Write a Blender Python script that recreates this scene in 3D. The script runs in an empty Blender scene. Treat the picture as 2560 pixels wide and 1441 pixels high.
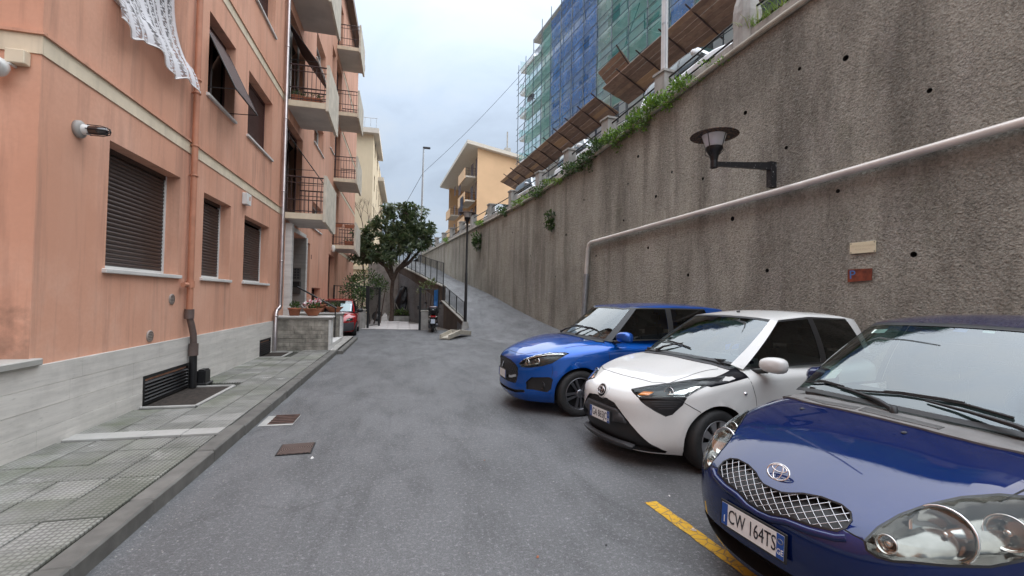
import bpy, bmesh, math, random
from math import sin, cos, pi, radians, sqrt, atan2
from mathutils import Vector, Matrix, Euler
from mathutils.bvhtree import BVHTree
from mathutils.geometry import tessellate_polygon
random.seed(7)
S = bpy.context.scene
COL = S.collection
# ------------------------------------------------------------------ camera
cam = bpy.data.cameras.new('camera'); cam.sensor_width = 36; cam.lens = 36*1100/2560
cam.clip_start = .05; cam.clip_end = 2000
camo = bpy.data.objects.new('camera', cam); COL.objects.link(camo)
camo.matrix_world = Matrix.Translation((0, 0, 1.55)) @ Matrix.Rotation(radians(-13.9), 4, 'Z') @ Matrix.Rotation(radians(91.33), 4, 'X') @ Matrix.Rotation(radians(1.03), 4, 'Z')
S.camera = camo
# ------------------------------------------------------------------ sky, sun, exposure
TO_SUN = Vector((.52, .04, .82)).normalized()
SUN_EL, SUN_ROT = math.asin(TO_SUN.z), atan2(TO_SUN.x, TO_SUN.y)
W = bpy.data.worlds.new('World'); S.world = W; W.use_nodes = True
def sky_world():
    nt = W.node_tree; N = nt.nodes; L = nt.links; N.clear()
    out = N.new('ShaderNodeOutputWorld'); bg = N.new('ShaderNodeBackground'); L.new(bg.outputs[0], out.inputs[0])
    sky = N.new('ShaderNodeTexSky'); sky.sky_type = 'NISHITA'; sky.sun_disc = False
    sky.sun_elevation = SUN_EL; sky.sun_rotation = SUN_ROT; sky.air_density = 1.0; sky.dust_density = 3.0
    tc = N.new('ShaderNodeTexCoord'); mp = N.new('ShaderNodeMapping'); L.new(tc.outputs['Generated'], mp.inputs[0]); mp.inputs['Scale'].default_value = (1, 1, 2.2); mp.inputs['Location'].default_value = (.35, .2, .1)
    n1 = N.new('ShaderNodeTexNoise'); n1.inputs['Scale'].default_value = 2.1; n1.inputs['Detail'].default_value = 7; n1.inputs['Roughness'].default_value = .55; n1.inputs['Distortion'].default_value = .5
    L.new(mp.outputs[0], n1.inputs['Vector'])
    r = N.new('ShaderNodeValToRGB'); L.new(n1.outputs['Fac'], r.inputs[0])
    e = r.color_ramp.elements; e[0].position = .36; e[0].color = (2.9, 3.4, 4.1, 1); e[1].position = .62; e[1].color = (3.8, 4.25, 4.8, 1)
    x = e.new(.49); x.color = (3.4, 4.0, 4.8, 1)
    # overcast sky: zenith brighter than the horizon
    sp = N.new('ShaderNodeSeparateXYZ'); L.new(tc.outputs['Generated'], sp.inputs[0])
    pw = N.new('ShaderNodeMath'); pw.operation = 'POWER'; pw.use_clamp = True; L.new(sp.outputs['Z'], pw.inputs[0]); pw.inputs[1].default_value = 2.4
    mr = N.new('ShaderNodeMapRange'); L.new(pw.outputs[0], mr.inputs[0]); mr.inputs[3].default_value = .52; mr.inputs[4].default_value = 2.3
    mx = N.new('ShaderNodeMix'); mx.data_type = 'RGBA'; mx.inputs['Factor'].default_value = .9
    L.new(sky.outputs[0], mx.inputs[6]); L.new(r.outputs[0], mx.inputs[7])
    ml = N.new('ShaderNodeVectorMath'); ml.operation = 'SCALE'; L.new(mx.outputs[2], ml.inputs[0]); L.new(mr.outputs[0], ml.inputs['Scale'])
    L.new(ml.outputs[0], bg.inputs['Color']); bg.inputs['Strength'].default_value = .1
sky_world()
sun = bpy.data.lights.new('sun', 'SUN'); sun.energy = 1.5; sun.angle = radians(140); sun.color = (1, .97, .93)
suno = bpy.data.objects.new('sun', sun); COL.objects.link(suno)
suno.rotation_euler = TO_SUN.to_track_quat('Z', 'Y').to_euler()
S.view_settings.view_transform = 'Standard'; S.view_settings.look = 'None'; S.view_settings.gamma = 1; S.view_settings.exposure = 1.55
S.view_settings.use_curve_mapping = False
S.cycles.max_bounces = 7; S.cycles.transparent_max_bounces = 16

# ------------------------------------------------------------------ materials
MATS = {}
class NT:
    def __init__(s, name):
        s.m = bpy.data.materials.new(name); s.m.use_nodes = True; s.t = s.m.node_tree; s.n = s.t.nodes; s.l = s.t.links
        s.b = s.n['Principled BSDF']; s.out = s.n['Material Output']
    def new(s, k, **kw):
        x = s.n.new('ShaderNode'+k)
        for a, v in kw.items(): setattr(x, a, v)
        return x
    def link(s, a, b): s.l.new(a, b)
    def pos(s, scale=(1, 1, 1), obj=False):
        if obj:
            g = s.new('TexCoord').outputs['Object']
        else:
            g = s.new('NewGeometry').outputs['Position']
        m = s.new('Mapping'); m.inputs['Scale'].default_value = scale; s.link(g, m.inputs[0]); return m.outputs[0]
    def noise(s, vec, scale, detail=4, rough=.55, dist=0):
        x = s.new('TexNoise'); x.inputs['Scale'].default_value = scale; x.inputs['Detail'].default_value = detail; x.inputs['Roughness'].default_value = rough; x.inputs['Distortion'].default_value = dist
        s.link(vec, x.inputs['Vector']); return x.outputs['Fac']
    def rng(s, v, a, b, c=0, d=1):
        x = s.new('MapRange'); s.link(v, x.inputs[0])
        for i, q in enumerate((a, b, c, d)): x.inputs[i+1].default_value = q
        return x.outputs[0]
    def mix(s, f, a, b, blend='MIX'):
        x = s.new('Mix'); x.data_type = 'RGBA'; x.blend_type = blend
        for v, i in ((f, 0), (a, 6), (b, 7)):
            if isinstance(v, bpy.types.NodeSocket): s.link(v, x.inputs[i])
            elif i == 0: x.inputs[0].default_value = v
            else: x.inputs[i].default_value = (*v[:3], 1)
        return x.outputs[2]
    def math(s, op, a, b=0):
        x = s.new('Math'); x.operation = op
        for i, v in enumerate((a, b)):
            if isinstance(v, bpy.types.NodeSocket): s.link(v, x.inputs[i])
            else: x.inputs[i].default_value = v
        return x.outputs[0]
    def col(s, c):
        if isinstance(c, bpy.types.NodeSocket): s.link(c, s.b.inputs['Base Color'])
        else: s.b.inputs['Base Color'].default_value = (*c[:3], 1)
    def bump(s, h, strength=.5, dist=.01, base=None):
        x = s.new('Bump'); x.inputs['Strength'].default_value = strength; x.inputs['Distance'].default_value = dist; s.link(h, x.inputs['Height'])
        if base: s.link(base, x.inputs['Normal'])
        s.link(x.outputs[0], s.b.inputs['Normal']); return x.outputs[0]
    def set(s, **kw):
        for k, v in kw.items():
            i = s.b.inputs[k.replace('_', ' ')]
            if isinstance(v, bpy.types.NodeSocket): s.link(v, i)
            else: i.default_value = v
        return s
def M(name, base=(.5, .5, .5), rough=.6, metal=0, var=.12, vs=3., bump=0, bs=60, coat=0, bd=.004, streak=0, obj=False, spec=.5, rnd=0, emis=None):
    if name in MATS: return MATS[name]
    n = NT(name); c = base
    if var:
        v = n.noise(n.pos(obj=obj), vs, 5)
        lo = tuple(x*(1-var*1.6) for x in base); hi = tuple(min(1, x*(1+var*1.3)) for x in base)
        c = n.mix(n.rng(v, .25, .75), lo, hi)
    if streak:
        v = n.noise(n.pos((5, 5, .35)), 1.6, 5, .6); c = n.mix(n.rng(v, .5, .78, 0, streak), c, tuple(x*.35 for x in base))
    if rnd:
        r = n.new('ObjectInfo').outputs['Random']; c = n.mix(n.rng(r, 0, 1, 0, rnd), c, tuple(x*.45 for x in base))
    n.col(c); n.set(Roughness=rough, Metallic=metal)
    n.b.inputs['Specular IOR Level'].default_value = spec
    if coat: n.set(Coat_Weight=coat, Coat_Roughness=.03)
    if bump:
        n.bump(n.noise(n.pos(obj=obj), bs, 4), bump, bd)
    if emis: n.set(Emission_Color=(*emis[0], 1), Emission_Strength=emis[1])
    MATS[name] = n.m; return n.m
# ------------------------------------------------------------------ mesh helpers
class B:
    """collects geometry of ONE mesh"""
    def __init__(s): s.v = []; s.f = []; s.mi = []; s.sm = []
    def add(s, vs, fs, mi=0, smooth=False):
        o = len(s.v); s.v += [tuple(p) for p in vs]
        for f in fs: s.f.append(tuple(i+o for i in f)); s.mi.append(mi); s.sm.append(smooth)
        return s
    def quad(s, a, b, c, d, mi=0): return s.add((a, b, c, d), ((0, 1, 2, 3),), mi)
    def box(s, x0, x1, y0, y1, z0, z1, mi=0, bev=0):
        if bev:
            bm = bmesh.new(); bmesh.ops.create_cube(bm, size=1)
            for q in bm.verts: q.co = ((x0+x1)/2+q.co.x*(x1-x0), (y0+y1)/2+q.co.y*(y1-y0), (z0+z1)/2+q.co.z*(z1-z0))
            bmesh.ops.bevel(bm, geom=bm.edges[:], offset=bev, segments=1 if bev < .012 else 2, affect='EDGES')
            bm.verts.index_update(); s.add([q.co for q in bm.verts], [[q.index for q in f.verts] for f in bm.faces], mi); bm.free(); return s
        v = [(x, y, z) for x in (x0, x1) for y in (y0, y1) for z in (z0, z1)]
        return s.add(v, ((0, 1, 3, 2), (4, 6, 7, 5), (0, 4, 5, 1), (2, 3, 7, 6), (0, 2, 6, 4), (1, 5, 7, 3)), mi)
    def obox(s, c, u, v, w, mi=0):
        """box: centre c, half-axis vectors u,v,w"""
        c, u, v, w = map(Vector, (c, u, v, w))
        p = [c+a*u+b*v+d*w for a in (-1, 1) for b in (-1, 1) for d in (-1, 1)]
        return s.add(p, ((0, 1, 3, 2), (4, 6, 7, 5), (0, 4, 5, 1), (2, 3, 7, 6), (0, 2, 6, 4), (1, 5, 7, 3)), mi)
    def tube(s, pts, r, n=10, mi=0, cap=True, rr=None):
        pts = [Vector(p) for p in pts]; rings = []; up = None
        for i, p in enumerate(pts):
            d = (pts[min(i+1, len(pts)-1)]-pts[max(i-1, 0)]).normalized()
            if up is None: up = Vector((0, 0, 1)) if abs(d.z) < .9 else Vector((1, 0, 0))
            a = d.cross(up).normalized(); b = a.cross(d).normalized(); up = b
            q = rr[i] if rr else r
            rings.append([p+a*q*cos(2*pi*k/n)+b*q*sin(2*pi*k/n) for k in range(n)])
        vs = [q for ring in rings for q in ring]; fs = []
        for i in range(len(pts)-1):
            for k in range(n): fs.append((i*n+k, i*n+(k+1) % n, (i+1)*n+(k+1) % n, (i+1)*n+k))
        s.add(vs, fs, mi, True)
        if cap:
            m = len(pts); s.add(rings[0], (tuple(range(n))[::-1],), mi); s.add(rings[-1], (tuple(range(n)),), mi)
        return s
    def lathe(s, prof, c=(0, 0, 0), n=24, mi=0, axis=None, smooth=True):
        """prof: (r,z) list around z through c; axis: matrix applied about c"""
        vs = []; fs = []; c = Vector(c)
        for r, z in prof:
            for k in range(n):
                p = Vector((r*cos(2*pi*k/n), r*sin(2*pi*k/n), z))
                vs.append(c+(axis @ p if axis else p))
        for i in range(len(prof)-1):
            for k in range(n): fs.append((i*n+k, i*n+(k+1) % n, (i+1)*n+(k+1) % n, (i+1)*n+k))
        return s.add(vs, fs, mi, smooth)
    def poly(s, pts, off, mi=0):
        """prism: planar polygon pts extruded by vector off"""
        pts = [Vector(p) for p in pts]; off = Vector(off); n = len(pts)
        tri = tessellate_polygon([pts])
        vs = pts+[p+off for p in pts]
        fs = [tuple(t) for t in tri]+[tuple(i+n for i in t[::-1]) for t in tri]+[(i, (i+1) % n, (i+1) % n+n, i+n) for i in range(n)]
        return s.add(vs, fs, mi)
    def mesh(s, name, mats):
        me = bpy.data.meshes.new(name); me.from_pydata(s.v, [], s.f)
        for m in (mats if isinstance(mats, (list, tuple)) else [mats]): me.materials.append(m)
        me.polygons.foreach_set('material_index', s.mi); me.polygons.foreach_set('use_smooth', s.sm)
        bm = bmesh.new(); bm.from_mesh(me); bmesh.ops.recalc_face_normals(bm, faces=bm.faces[:]); bm.to_mesh(me); bm.free()
        return me
    def build(s, name, mats, parent=None, world=True, **kw): return obj(name, s.mesh(name, mats), parent, world=world, **kw)
def obj(name, me, parent=None, loc=None, rot=None, scale=None, world=False, label=None, cat=None, group=None, kind=None):
    o = bpy.data.objects.new(name, me); COL.objects.link(o)
    if loc is not None: o.location = loc
    if rot is not None: o.rotation_euler = rot
    if scale is not None: o.scale = scale
    if parent:
        o.parent = parent
        if world: o.matrix_parent_inverse = PM(parent).inverted()
    return tag(o, label, cat, group, kind)
def PM(o):
    m = o.matrix_basis
    return (PM(o.parent) @ o.matrix_parent_inverse @ m) if o.parent else m.copy()
def tag(o, label=None, cat=None, group=None, kind=None):
    for k, v in (('label', label), ('category', cat), ('group', group), ('kind', kind)):
        if v: o[k] = v
    return o
def thing(name, label, cat, loc=(0, 0, 0), rz=0, group=None):
    o = bpy.data.objects.new(name, None); COL.objects.link(o); o.location = loc; o.rotation_euler = (0, 0, rz); o.empty_display_size = .1
    return tag(o, label, cat, group)
def copy_tree(o, parent=None, **kw):
    c = o.copy(); COL.objects.link(c); c.parent = parent
    for k, v in kw.items(): c[k] = v
    for ch in list(o.children): copy_tree(ch, c)
    return c
def holes_wall(b, y0, y1, z0, z1, holes, place, depth, mi=0, mr=0):
    """flat wall in (y,z) with rectangular holes and reveals; place(y,z,d)->point, d = depth into the wall"""
    ys = sorted({y0, y1, *[q for h in holes for q in h[:2]]}); zs = sorted({z0, z1, *[q for h in holes for q in h[2:4]]})
    ys = [y for y in ys if y0 <= y <= y1]; zs = [z for z in zs if z0 <= z <= z1]
    for i in range(len(ys)-1):
        for j in range(len(zs)-1):
            cy, cz = (ys[i]+ys[i+1])/2, (zs[j]+zs[j+1])/2
            if any(h[0] < cy < h[1] and h[2] < cz < h[3] for h in holes): continue
            b.quad(place(ys[i], zs[j], 0), place(ys[i+1], zs[j], 0), place(ys[i+1], zs[j+1], 0), place(ys[i], zs[j+1], 0), mi)
    for h in holes:
        a, c, d, e = h[:4]; dp = h[4] if len(h) > 4 else depth
        for (p, q) in (((a, d), (c, d)), ((c, d), (c, e)), ((c, e), (a, e)), ((a, e), (a, d))):
            b.quad(place(*p, 0), place(*q, 0), place(*q, dp), place(*p, dp), mr)
def text_mesh(txt, size, extrude=.001, font_scale=1.0):
    cu = bpy.data.curves.new('t', 'FONT'); cu.body = txt; cu.size = size; cu.extrude = extrude; cu.align_x = 'CENTER'; cu.align_y = 'CENTER'; cu.resolution_u = 3
    o = bpy.data.objects.new('t', cu); COL.objects.link(o)
    dg = bpy.context.evaluated_depsgraph_get(); me = bpy.data.meshes.new_from_object(o.evaluated_get(dg))
    bpy.data.objects.remove(o); return me
def lerp_tab(tab, x):
    if x <= tab[0][0]: return tab[0][1]
    for (a, p), (b, q) in zip(tab, tab[1:]):
        if x <= b:
            t = (x-a)/(b-a); return p+(q-p)*t
    return tab[-1][1]
def smooth_tab(tab, x):
    """monotone-ish catmull-rom through tab"""
    n = len(tab)
    if x <= tab[0][0]: return tab[0][1]
    if x >= tab[-1][0]: return tab[-1][1]
    for i in range(n-1):
        if x <= tab[i+1][0]: break
    x0, y0 = tab[i]; x1, y1 = tab[i+1]; h = x1-x0; t = (x-x0)/h
    def sl(k):
        if k <= 0 or k >= n-1: 
            k = min(max(k, 0), n-2) if k <= 0 else n-2
            return (tab[k+1][1]-tab[k][1])/(tab[k+1][0]-tab[k][0])
        a = (tab[k][1]-tab[k-1][1])/(tab[k][0]-tab[k-1][0]); c = (tab[k+1][1]-tab[k][1])/(tab[k+1][0]-tab[k][0])
        return 0 if a*c <= 0 else 2*a*c/(a+c)
    m0, m1 = sl(i)*h, sl(i+1)*h
    return (2*t**3-3*t*t+1)*y0+(t**3-2*t*t+t)*m0+(-2*t**3+3*t*t)*y1+(t**3-t*t)*m1
# ------------------------------------------------------------------ cars
def paint(name, c, rough=.32, metal=.55, coat=1.):
    if name in MATS: return MATS[name]
    n = NT(name); v = n.noise(n.pos(), 900, 2); dirt = n.noise(n.pos(), 4, 6, .65)
    cc = n.mix(n.rng(v, .3, .7), tuple(x*.82 for x in c), tuple(min(1, x*1.15) for x in c))
    cc = n.mix(n.rng(dirt, .5, .8, 0, .035), cc, (.25, .24, .22)); n.col(cc)
    n.set(Roughness=rough, Metallic=metal, Coat_Weight=coat, Coat_Roughness=n.rng(dirt, .4, .8, .008, .05), Coat_IOR=1.55); n.b.inputs['Specular IOR Level'].default_value = 0.0
    MATS[name] = n.m; return n.m
def glass(name, tint, refl=1.95, rough=.0):
    """thin pane: tinted see-through plus mirror reflection by fresnel"""
    if name in MATS: return MATS[name]
    n = NT(name); n.n.remove(n.b)
    t = n.new('BsdfTransparent'); t.inputs[0].default_value = (*tint, 1)
    g = n.new('BsdfGlossy'); g.inputs['Roughness'].default_value = rough; g.inputs[0].default_value = (.93, .98, 1, 1)
    f = n.new('Fresnel'); f.inputs[0].default_value = refl
    geo = n.new('NewGeometry')
    x = n.new('MixShader'); n.link(n.math('MULTIPLY', f.outputs[0], n.math('SUBTRACT', 1, geo.outputs['Backfacing'])), x.inputs[0]); n.link(t.outputs[0], x.inputs[1]); n.link(g.outputs[0], x.inputs[2]); n.link(x.outputs[0], n.out.inputs[0])
    MATS[name] = n.m; return n.m
BLK = M('black_plastic', (.012, .012, .013), .45, var=.2, vs=20)
DGR = M('dark_grey_plastic', (.045, .045, .048), .55, var=.15, vs=15)
GRY = M('grey_cowl_plastic', (.16, .155, .15), .6, var=.12, vs=12)
RUB = M('tyre_rubber', (.018, .018, .018), .75, var=.2, vs=30)
GRC = M('grille_chrome', (.42, .42, .44), .22, 1, var=0)
CHR = M('chrome', (.82, .82, .84), .12, 1, var=0)
REF = M('reflector_chrome', (.50, .48, .46), .08, 1, var=.15, vs=14)
HOUS = M('lamp_housing', (.22, .21, .20), .14, .9, var=.2, vs=18)
ALLOY = M('alloy_grey', (.30, .30, .32), .3, .9, var=.1)
WELL = M('wheel_well', (.008, .008, .008), .9, var=0)
PLW = M('plate_white', (.72, .72, .70), .4, var=.06, vs=40)
PLB = M('plate_blue', (.015, .07, .30), .4, var=.05, vs=40)
TXT = M('plate_text', (.012, .012, .02), .5, var=0)
AMB = M('amber_lens', (.75, .22, .03), .15, var=0, coat=1)
REDL = M('red_lens', (.45, .01, .012), .12, var=0, coat=1)
GLS = glass('car_glass', (.42, .50, .48)); DGLS = glass('dark_car_glass', (.10, .11, .11), 1.45); LENS = glass('lamp_lens', (.93, .94, .92), 1.32)
SEAM = M('panel_gap', (.006, .006, .007), .8, var=0)
STKW = M('sticker_pale', (.62, .74, .68), .5, var=.1, vs=60)

class Car:
    def __init__(c, P, root):
        c.P = P; c.root = root; c.b = P['W']/2
        c.body_surface()
    # plan: capsule of super-ellipses.  local x = -u (u measured back from the nose), y = left, z up
    def rho_to_uv(c, phi, rho, dl=0):
        """phi 0..1 : nose centre -> side front -> side rear -> rear centre (left half)"""
        P = c.P; b = c.b; uc, ur, m, mr = P['uc'], P['ur'], P['m'], P['mr']; L = P['L']
        if phi < .4:
            t = phi/.4*pi/2; a = uc; s = rho*(1+dl/a); return uc-a*s*cos(t)**(2/m), b*rho*(1+dl/b)*sin(t)**(2/m)
        if phi < .75:
            f = (phi-.4)/.35; return uc+(ur-uc)*f, b*rho*(1+dl/b)
        t = (phi-.75)/.25*pi/2; a = L-ur; return ur+a*rho*(1+dl/a)*sin(t)**(2/mr), b*rho*(1+dl/b)*cos(t)**(2/mr)
    def top(c, u, v):
        P = c.P; z = smooth_tab(P['hood'], u)-smooth_tab(P['crown'], u)*(v/c.b)**2
        for (bu, bv, su, sv, h) in P.get('bulge', ()): z += h*math.exp(-((u-bu)/su)**2-((abs(v)-bv)/sv)**2)
        return z
    def body_surface(c):
        P = c.P; ph = []
        nn, ns, nr = P.get('res', (34, 46, 16))
        ph += [.4*i/nn for i in range(nn)]; ph += [.4+.35*i/ns for i in range(ns)]; ph += [.75+.25*i/nr for i in range(nr+1)]
        full = [(p, 1) for p in ph]+[(p, -1) for p in ph[-2:0:-1]]
        n = len(full); vs = []; fs = []
        zb = P['zb']; rows_low = 9; rows_cap = 17
        wheels = [(P['fo'], P['wr']), (P['fo']+P['wb'], P['wr'])]
        def flare(u, z):
            d = 0
            for wu, wr in wheels:
                r = sqrt((u-wu)**2+(z-wr)**2); d += P.get('flare', .018)*math.exp(-((r-wr-.05)/.06)**2)
            return d
        for k in range(rows_low):
            f = k/(rows_low-1)
            for p, s in full:
                u, v = c.rho_to_uv(p, 1); zl = smooth_tab(P['zlow'], u); zbb = zb+smooth_tab(P.get('zbu', [(0, 0), (1, 0)]), u); z = zbb+(zl-zbb)*f
                dl = smooth_tab(P['tuck'], z)*min(1, max(0, (u-.1)/.5))+flare(u, z)
                if u < uc_lim(P): dl += smooth_tab(P['nosez'], z)*max(0, 1-u/.75)**1.0
                u, v = c.rho_to_uv(p, 1, dl); vs.append((-u, s*v, z))
        for k in range(1, rows_cap+1):
            a = k/rows_cap*pi/2; e = P['n']; rho = max(cos(a), 0)**(2/e); hh = sin(a)**(2/e)
            if k == rows_cap: rho = 0; hh = 1
            for p, s in full:
                u1, v1 = c.rho_to_uv(p, 1); zl = smooth_tab(P['zlow'], u1)
                dl = smooth_tab(P['tuck'], zl)*min(1, max(0, (u1-.1)/.5))+flare(u1, zl)
                if u1 < uc_lim(P): dl += smooth_tab(P['nosez'], zl)*max(0, 1-u1/.75)
                u, v = c.rho_to_uv(p, rho, dl); z = zl+(c.top(u, s*v)-zl)*hh; vs.append((-u, s*v, z))
        R = rows_low+rows_cap
        for k in range(R-1):
            for i in range(n): fs.append((k*n+i, k*n+(i+1) % n, (k+1)*n+(i+1) % n, (k+1)*n+i))
        bm = bmesh.new(); bv = [bm.verts.new(q) for q in vs]
        for f in fs: bm.faces.new([bv[i] for i in f])
        # bottom: strip between left and right
        lo = bv[:n]; h = len(ph)
        for i in range(h-1):
            l0, l1 = lo[i], lo[i+1]; r0, r1 = lo[(-i) % n], lo[(-i-1) % n]
            q = [l0, l1, r1, r0]; q = list(dict.fromkeys(q))
            if len(q) > 2:
                try: bm.faces.new(q)
                except ValueError: pass
        bmesh.ops.remove_doubles(bm, verts=bm.verts[:], dist=1e-5)
        bmesh.ops.dissolve_degenerate(bm, edges=bm.edges[:], dist=1e-6)
        bmesh.ops.recalc_face_normals(bm, faces=bm.faces[:])
        for f in bm.faces: f.smooth = True
        c.bm = bm; c.bvh = BVHTree.FromBMesh(bm)
    # projection of a 2-D point onto the body
    def hit(c, p, view, off=0, bvh=None):
        if view == 'front': o, d = Vector((1.5, p[0], p[1])), Vector((-1, 0, 0))
        elif view == 'side': o, d = Vector((-p[0], 3, p[1])), Vector((0, -1, 0))
        elif view == 'top': o, d = Vector((-p[0], p[1], 4)), Vector((0, 0, -1))
        else: o, d = view(p)
        h, nm, i, ds = (bvh or c.bvh).ray_cast(o, d)
        if h is None: h, nm, i, ds = (bvh or c.bvh).find_nearest(o+d*1.6 if view == 'front' else o+d*2.2)
        if nm.dot(d) > 0: nm = -nm
        nm = (nm*.55-d*.45).normalized() if view == 'front' else nm
        return h+nm*off, nm
    def grid2d(c, outline, step=.03):
        bm = bmesh.new(); vv = [bm.verts.new((a, b, 0)) for a, b in outline]; bm.faces.new(vv)
        xs = [p[0] for p in outline]; ys = [p[1] for p in outline]
        for ax, lo, hi in ((0, min(xs), max(xs)), (1, min(ys), max(ys))):
            k = lo+step*.53
            while k < hi:
                co = [0, 0, 0]; co[ax] = k; no = [0, 0, 0]; no[ax] = 1
                bmesh.ops.bisect_plane(bm, geom=bm.verts[:]+bm.edges[:]+bm.faces[:], plane_co=co, plane_no=no); k += step
        bmesh.ops.triangulate(bm, faces=bm.faces[:]); bm.verts.index_update(); return bm
    def sheet(c, outline, view, off, thick, mi_front=0, mi_back=0, step=.03, bulge=0, bvh=None, back_flat=None):
        """closed slab between offsets off and off-thick over a 2-D outline"""
        bm = c.grid2d(outline, step); bm.verts.ensure_lookup_table()
        pts = [(q.co.x, q.co.y) for q in bm.verts]; n = len(pts)
        bd = {q.index for e in bm.edges if e.is_boundary for q in e.verts}
        fr, bk = [], []
        bpts = [pts[i] for i in bd]
        for i, p in enumerate(pts):
            h, nm = c.hit(p, view, 0, bvh); g = 0
            if bulge and i not in bd:
                d = min(sqrt((p[0]-q[0])**2+(p[1]-q[1])**2) for q in bpts); g = bulge*min(1, sqrt(d/.06))
            fr.append(h+nm*(off+g)); bk.append(h+nm*(off-thick))
        fs = [tuple(q.index for q in f.verts) for f in bm.faces]; be = [tuple(q.index for q in e.verts) for e in bm.edges if e.is_boundary]; bm.free()
        b = B(); b.add(fr+bk, fs, mi_front, True)
        o = len(b.v)
        b.v = b.v; 
        for f in fs: b.f.append(tuple(i+n for i in f[::-1])); b.mi.append(mi_back); b.sm.append(True)
        for i, j in be: b.f.append((i, j, j+n, i+n)); b.mi.append(mi_back); b.sm.append(False)
        return b
    def ribbon(c, pts, view, w=.006, off=.0012, b=None, bvh=None, sub=.03, mirror=False):
        b = b or B()
        for sg in ((1, -1) if mirror else (1,)):
            pp = []
            for (p, q) in zip(pts, pts[1:]):
                k = max(1, int(sqrt((p[0]-q[0])**2+(p[1]-q[1])**2)/sub))
                for i in range(k): pp.append((p[0]+(q[0]-p[0])*i/k, p[1]+(q[1]-p[1])*i/k))
            pp.append(pts[-1])
            if sg < 0:
                pp = [(-p[0], p[1]) if view == 'front' else ((p[0], -p[1]) if view == 'top' else p) for p in pp]
            hs = [c.hit(p, view, off, bvh) for p in pp]
            vs = []
            for i, (h, nm) in enumerate(hs):
                t = (hs[min(i+1, len(hs)-1)][0]-hs[max(i-1, 0)][0]).normalized(); s = t.cross(nm).normalized()*w/2; vs += [h+s, h-s]
            b.add(vs, [(2*i, 2*i+1, 2*i+3, 2*i+2) for i in range(len(hs)-1)], 0, True)
        return b
    def finish_body(c, cutters, mats):
        """subtract cutters (list of B, material index into mats) and the wheel wells"""
        P = c.P; cut = B()
        for q in cutters:
            o = len(cut.v); cut.v += q.v; cut.f += [tuple(i+o for i in f) for f in q.f]; cut.mi += q.mi; cut.sm += q.sm
        ra = P['wr']+P.get('gap', .045)
        for wu in (P['fo'], P['fo']+P['wb']):
            for s in (1, -1):
                y0, y1 = s*(c.b-.30), s*(c.b+.2)
                prof = [(0, 0), (ra, 0), (ra, abs(y1-y0)), (0, abs(y1-y0))]
                ax = Matrix.Rotation(-s*pi/2, 3, 'X')
                bb = B(); nseg = 44; vs = []
                for y in (y0, y1):
                    for k in range(nseg): vs.append((-wu+ra*cos(2*pi*k/nseg), y, P['wr']*.98+ra*sin(2*pi*k/nseg)))
                fs = [tuple(range(nseg)), tuple(range(nseg, 2*nseg))[::-1]]+[(k, (k+1) % nseg, (k+1) % nseg+nseg, k+nseg) for k in range(nseg)]
                bb.add(vs, fs, 1); o = len(cut.v); cut.v += bb.v; cut.f += [tuple(i+o for i in f) for f in bb.f]; cut.mi += bb.mi; cut.sm += bb.sm
        me = bpy.data.meshes.new('body'); c.bm.to_mesh(me)
        for m in mats: me.materials.append(m)
        cm = cut.mesh('cutter', mats)
        o = bpy.data.objects.new('body', me); COL.objects.link(o); q = bpy.data.objects.new('cutter', cm); COL.objects.link(q)
        md = o.modifiers.new('b', 'BOOLEAN'); md.operation = 'DIFFERENCE'; md.solver = 'EXACT'; md.object = q; md.material_mode = 'TRANSFER' if hasattr(md, 'material_mode') else md.material_mode
        dg = bpy.context.evaluated_depsgraph_get(); nm = bpy.data.meshes.new_from_object(o.evaluated_get(dg))
        bpy.data.objects.remove(o); bpy.data.objects.remove(q)
        nm.name = 'body'; nm.set_sharp_from_angle(angle=radians(38))
        return obj('body', nm, c.root)
    # greenhouse -----------------------------------------------------
    def cabin(c, G, mp, glass_mats, black=None):
        """G: list of columns for the left half, nose to tail: (u,v,z bottom)(u,v,z top), kind of segment to the next column"""
        black = black or BLK
        cols = G['cols']; seg = []
        for i in range(len(cols)-1):
            k = cols[i][2][1]; seg += [(i, f/k, cols[i][2][0]) for f in range(k)]
        def at(i, f):
            (b0, t0, _), (b1, t1, _) = cols[i], cols[i+1] if i+1 < len(cols) else cols[i]
            sm = lambda a, q: tuple(x+(y-x)*f for x, y in zip(a, q))
            return Vector(sm(b0, b1)), Vector(sm(t0, t1))
        half = [(*at(i, f), kd) for i, f, kd in seg]+[(Vector(cols[-1][0]), Vector(cols[-1][1]), cols[-2][2][0])]
        # curve the front and rear edges in plan (columns interpolated straight otherwise)
        loop = [(b, t, kd, 1) for b, t, kd in half]+[(b, t, kd, -1) for b, t, kd in half[-2:0:-1]]
        n = len(loop); ts = [0, .04, .09, .2, .35, .5, .65, .8, .90, .955, 1]; glo, ghi = G.get('grow', (1, 9))
        bow = G.get('bow', .03); rows = []
        cen = (sum(b.x for b, *_ in half)/len(half))
        for t in ts:
            r = []
            for b, tp, kd, s in loop:
                p = b.lerp(tp, t); k = 4*t*(1-t)*bow; out = Vector((0, 1, 0)) if kd not in ('ws', 'rw') else Vector((-1 if kd == 'ws' else 1, 0, 0))
                p = p+Vector((out.x*k, out.y*k, 0)); 
                if kd in ('ws', 'rw'): p.z += k*.6
                r.append(Vector((-p.x, s*p.y, p.z)))
            rows.append(r)
        nt = len(rows)
        # roof cap
        us = [t.x for b, t, *_ in half]; u0, u1 = min(us), max(us); sp0, sp1 = u0+.42*(u1-u0), u1-.35*(u1-u0)
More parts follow.
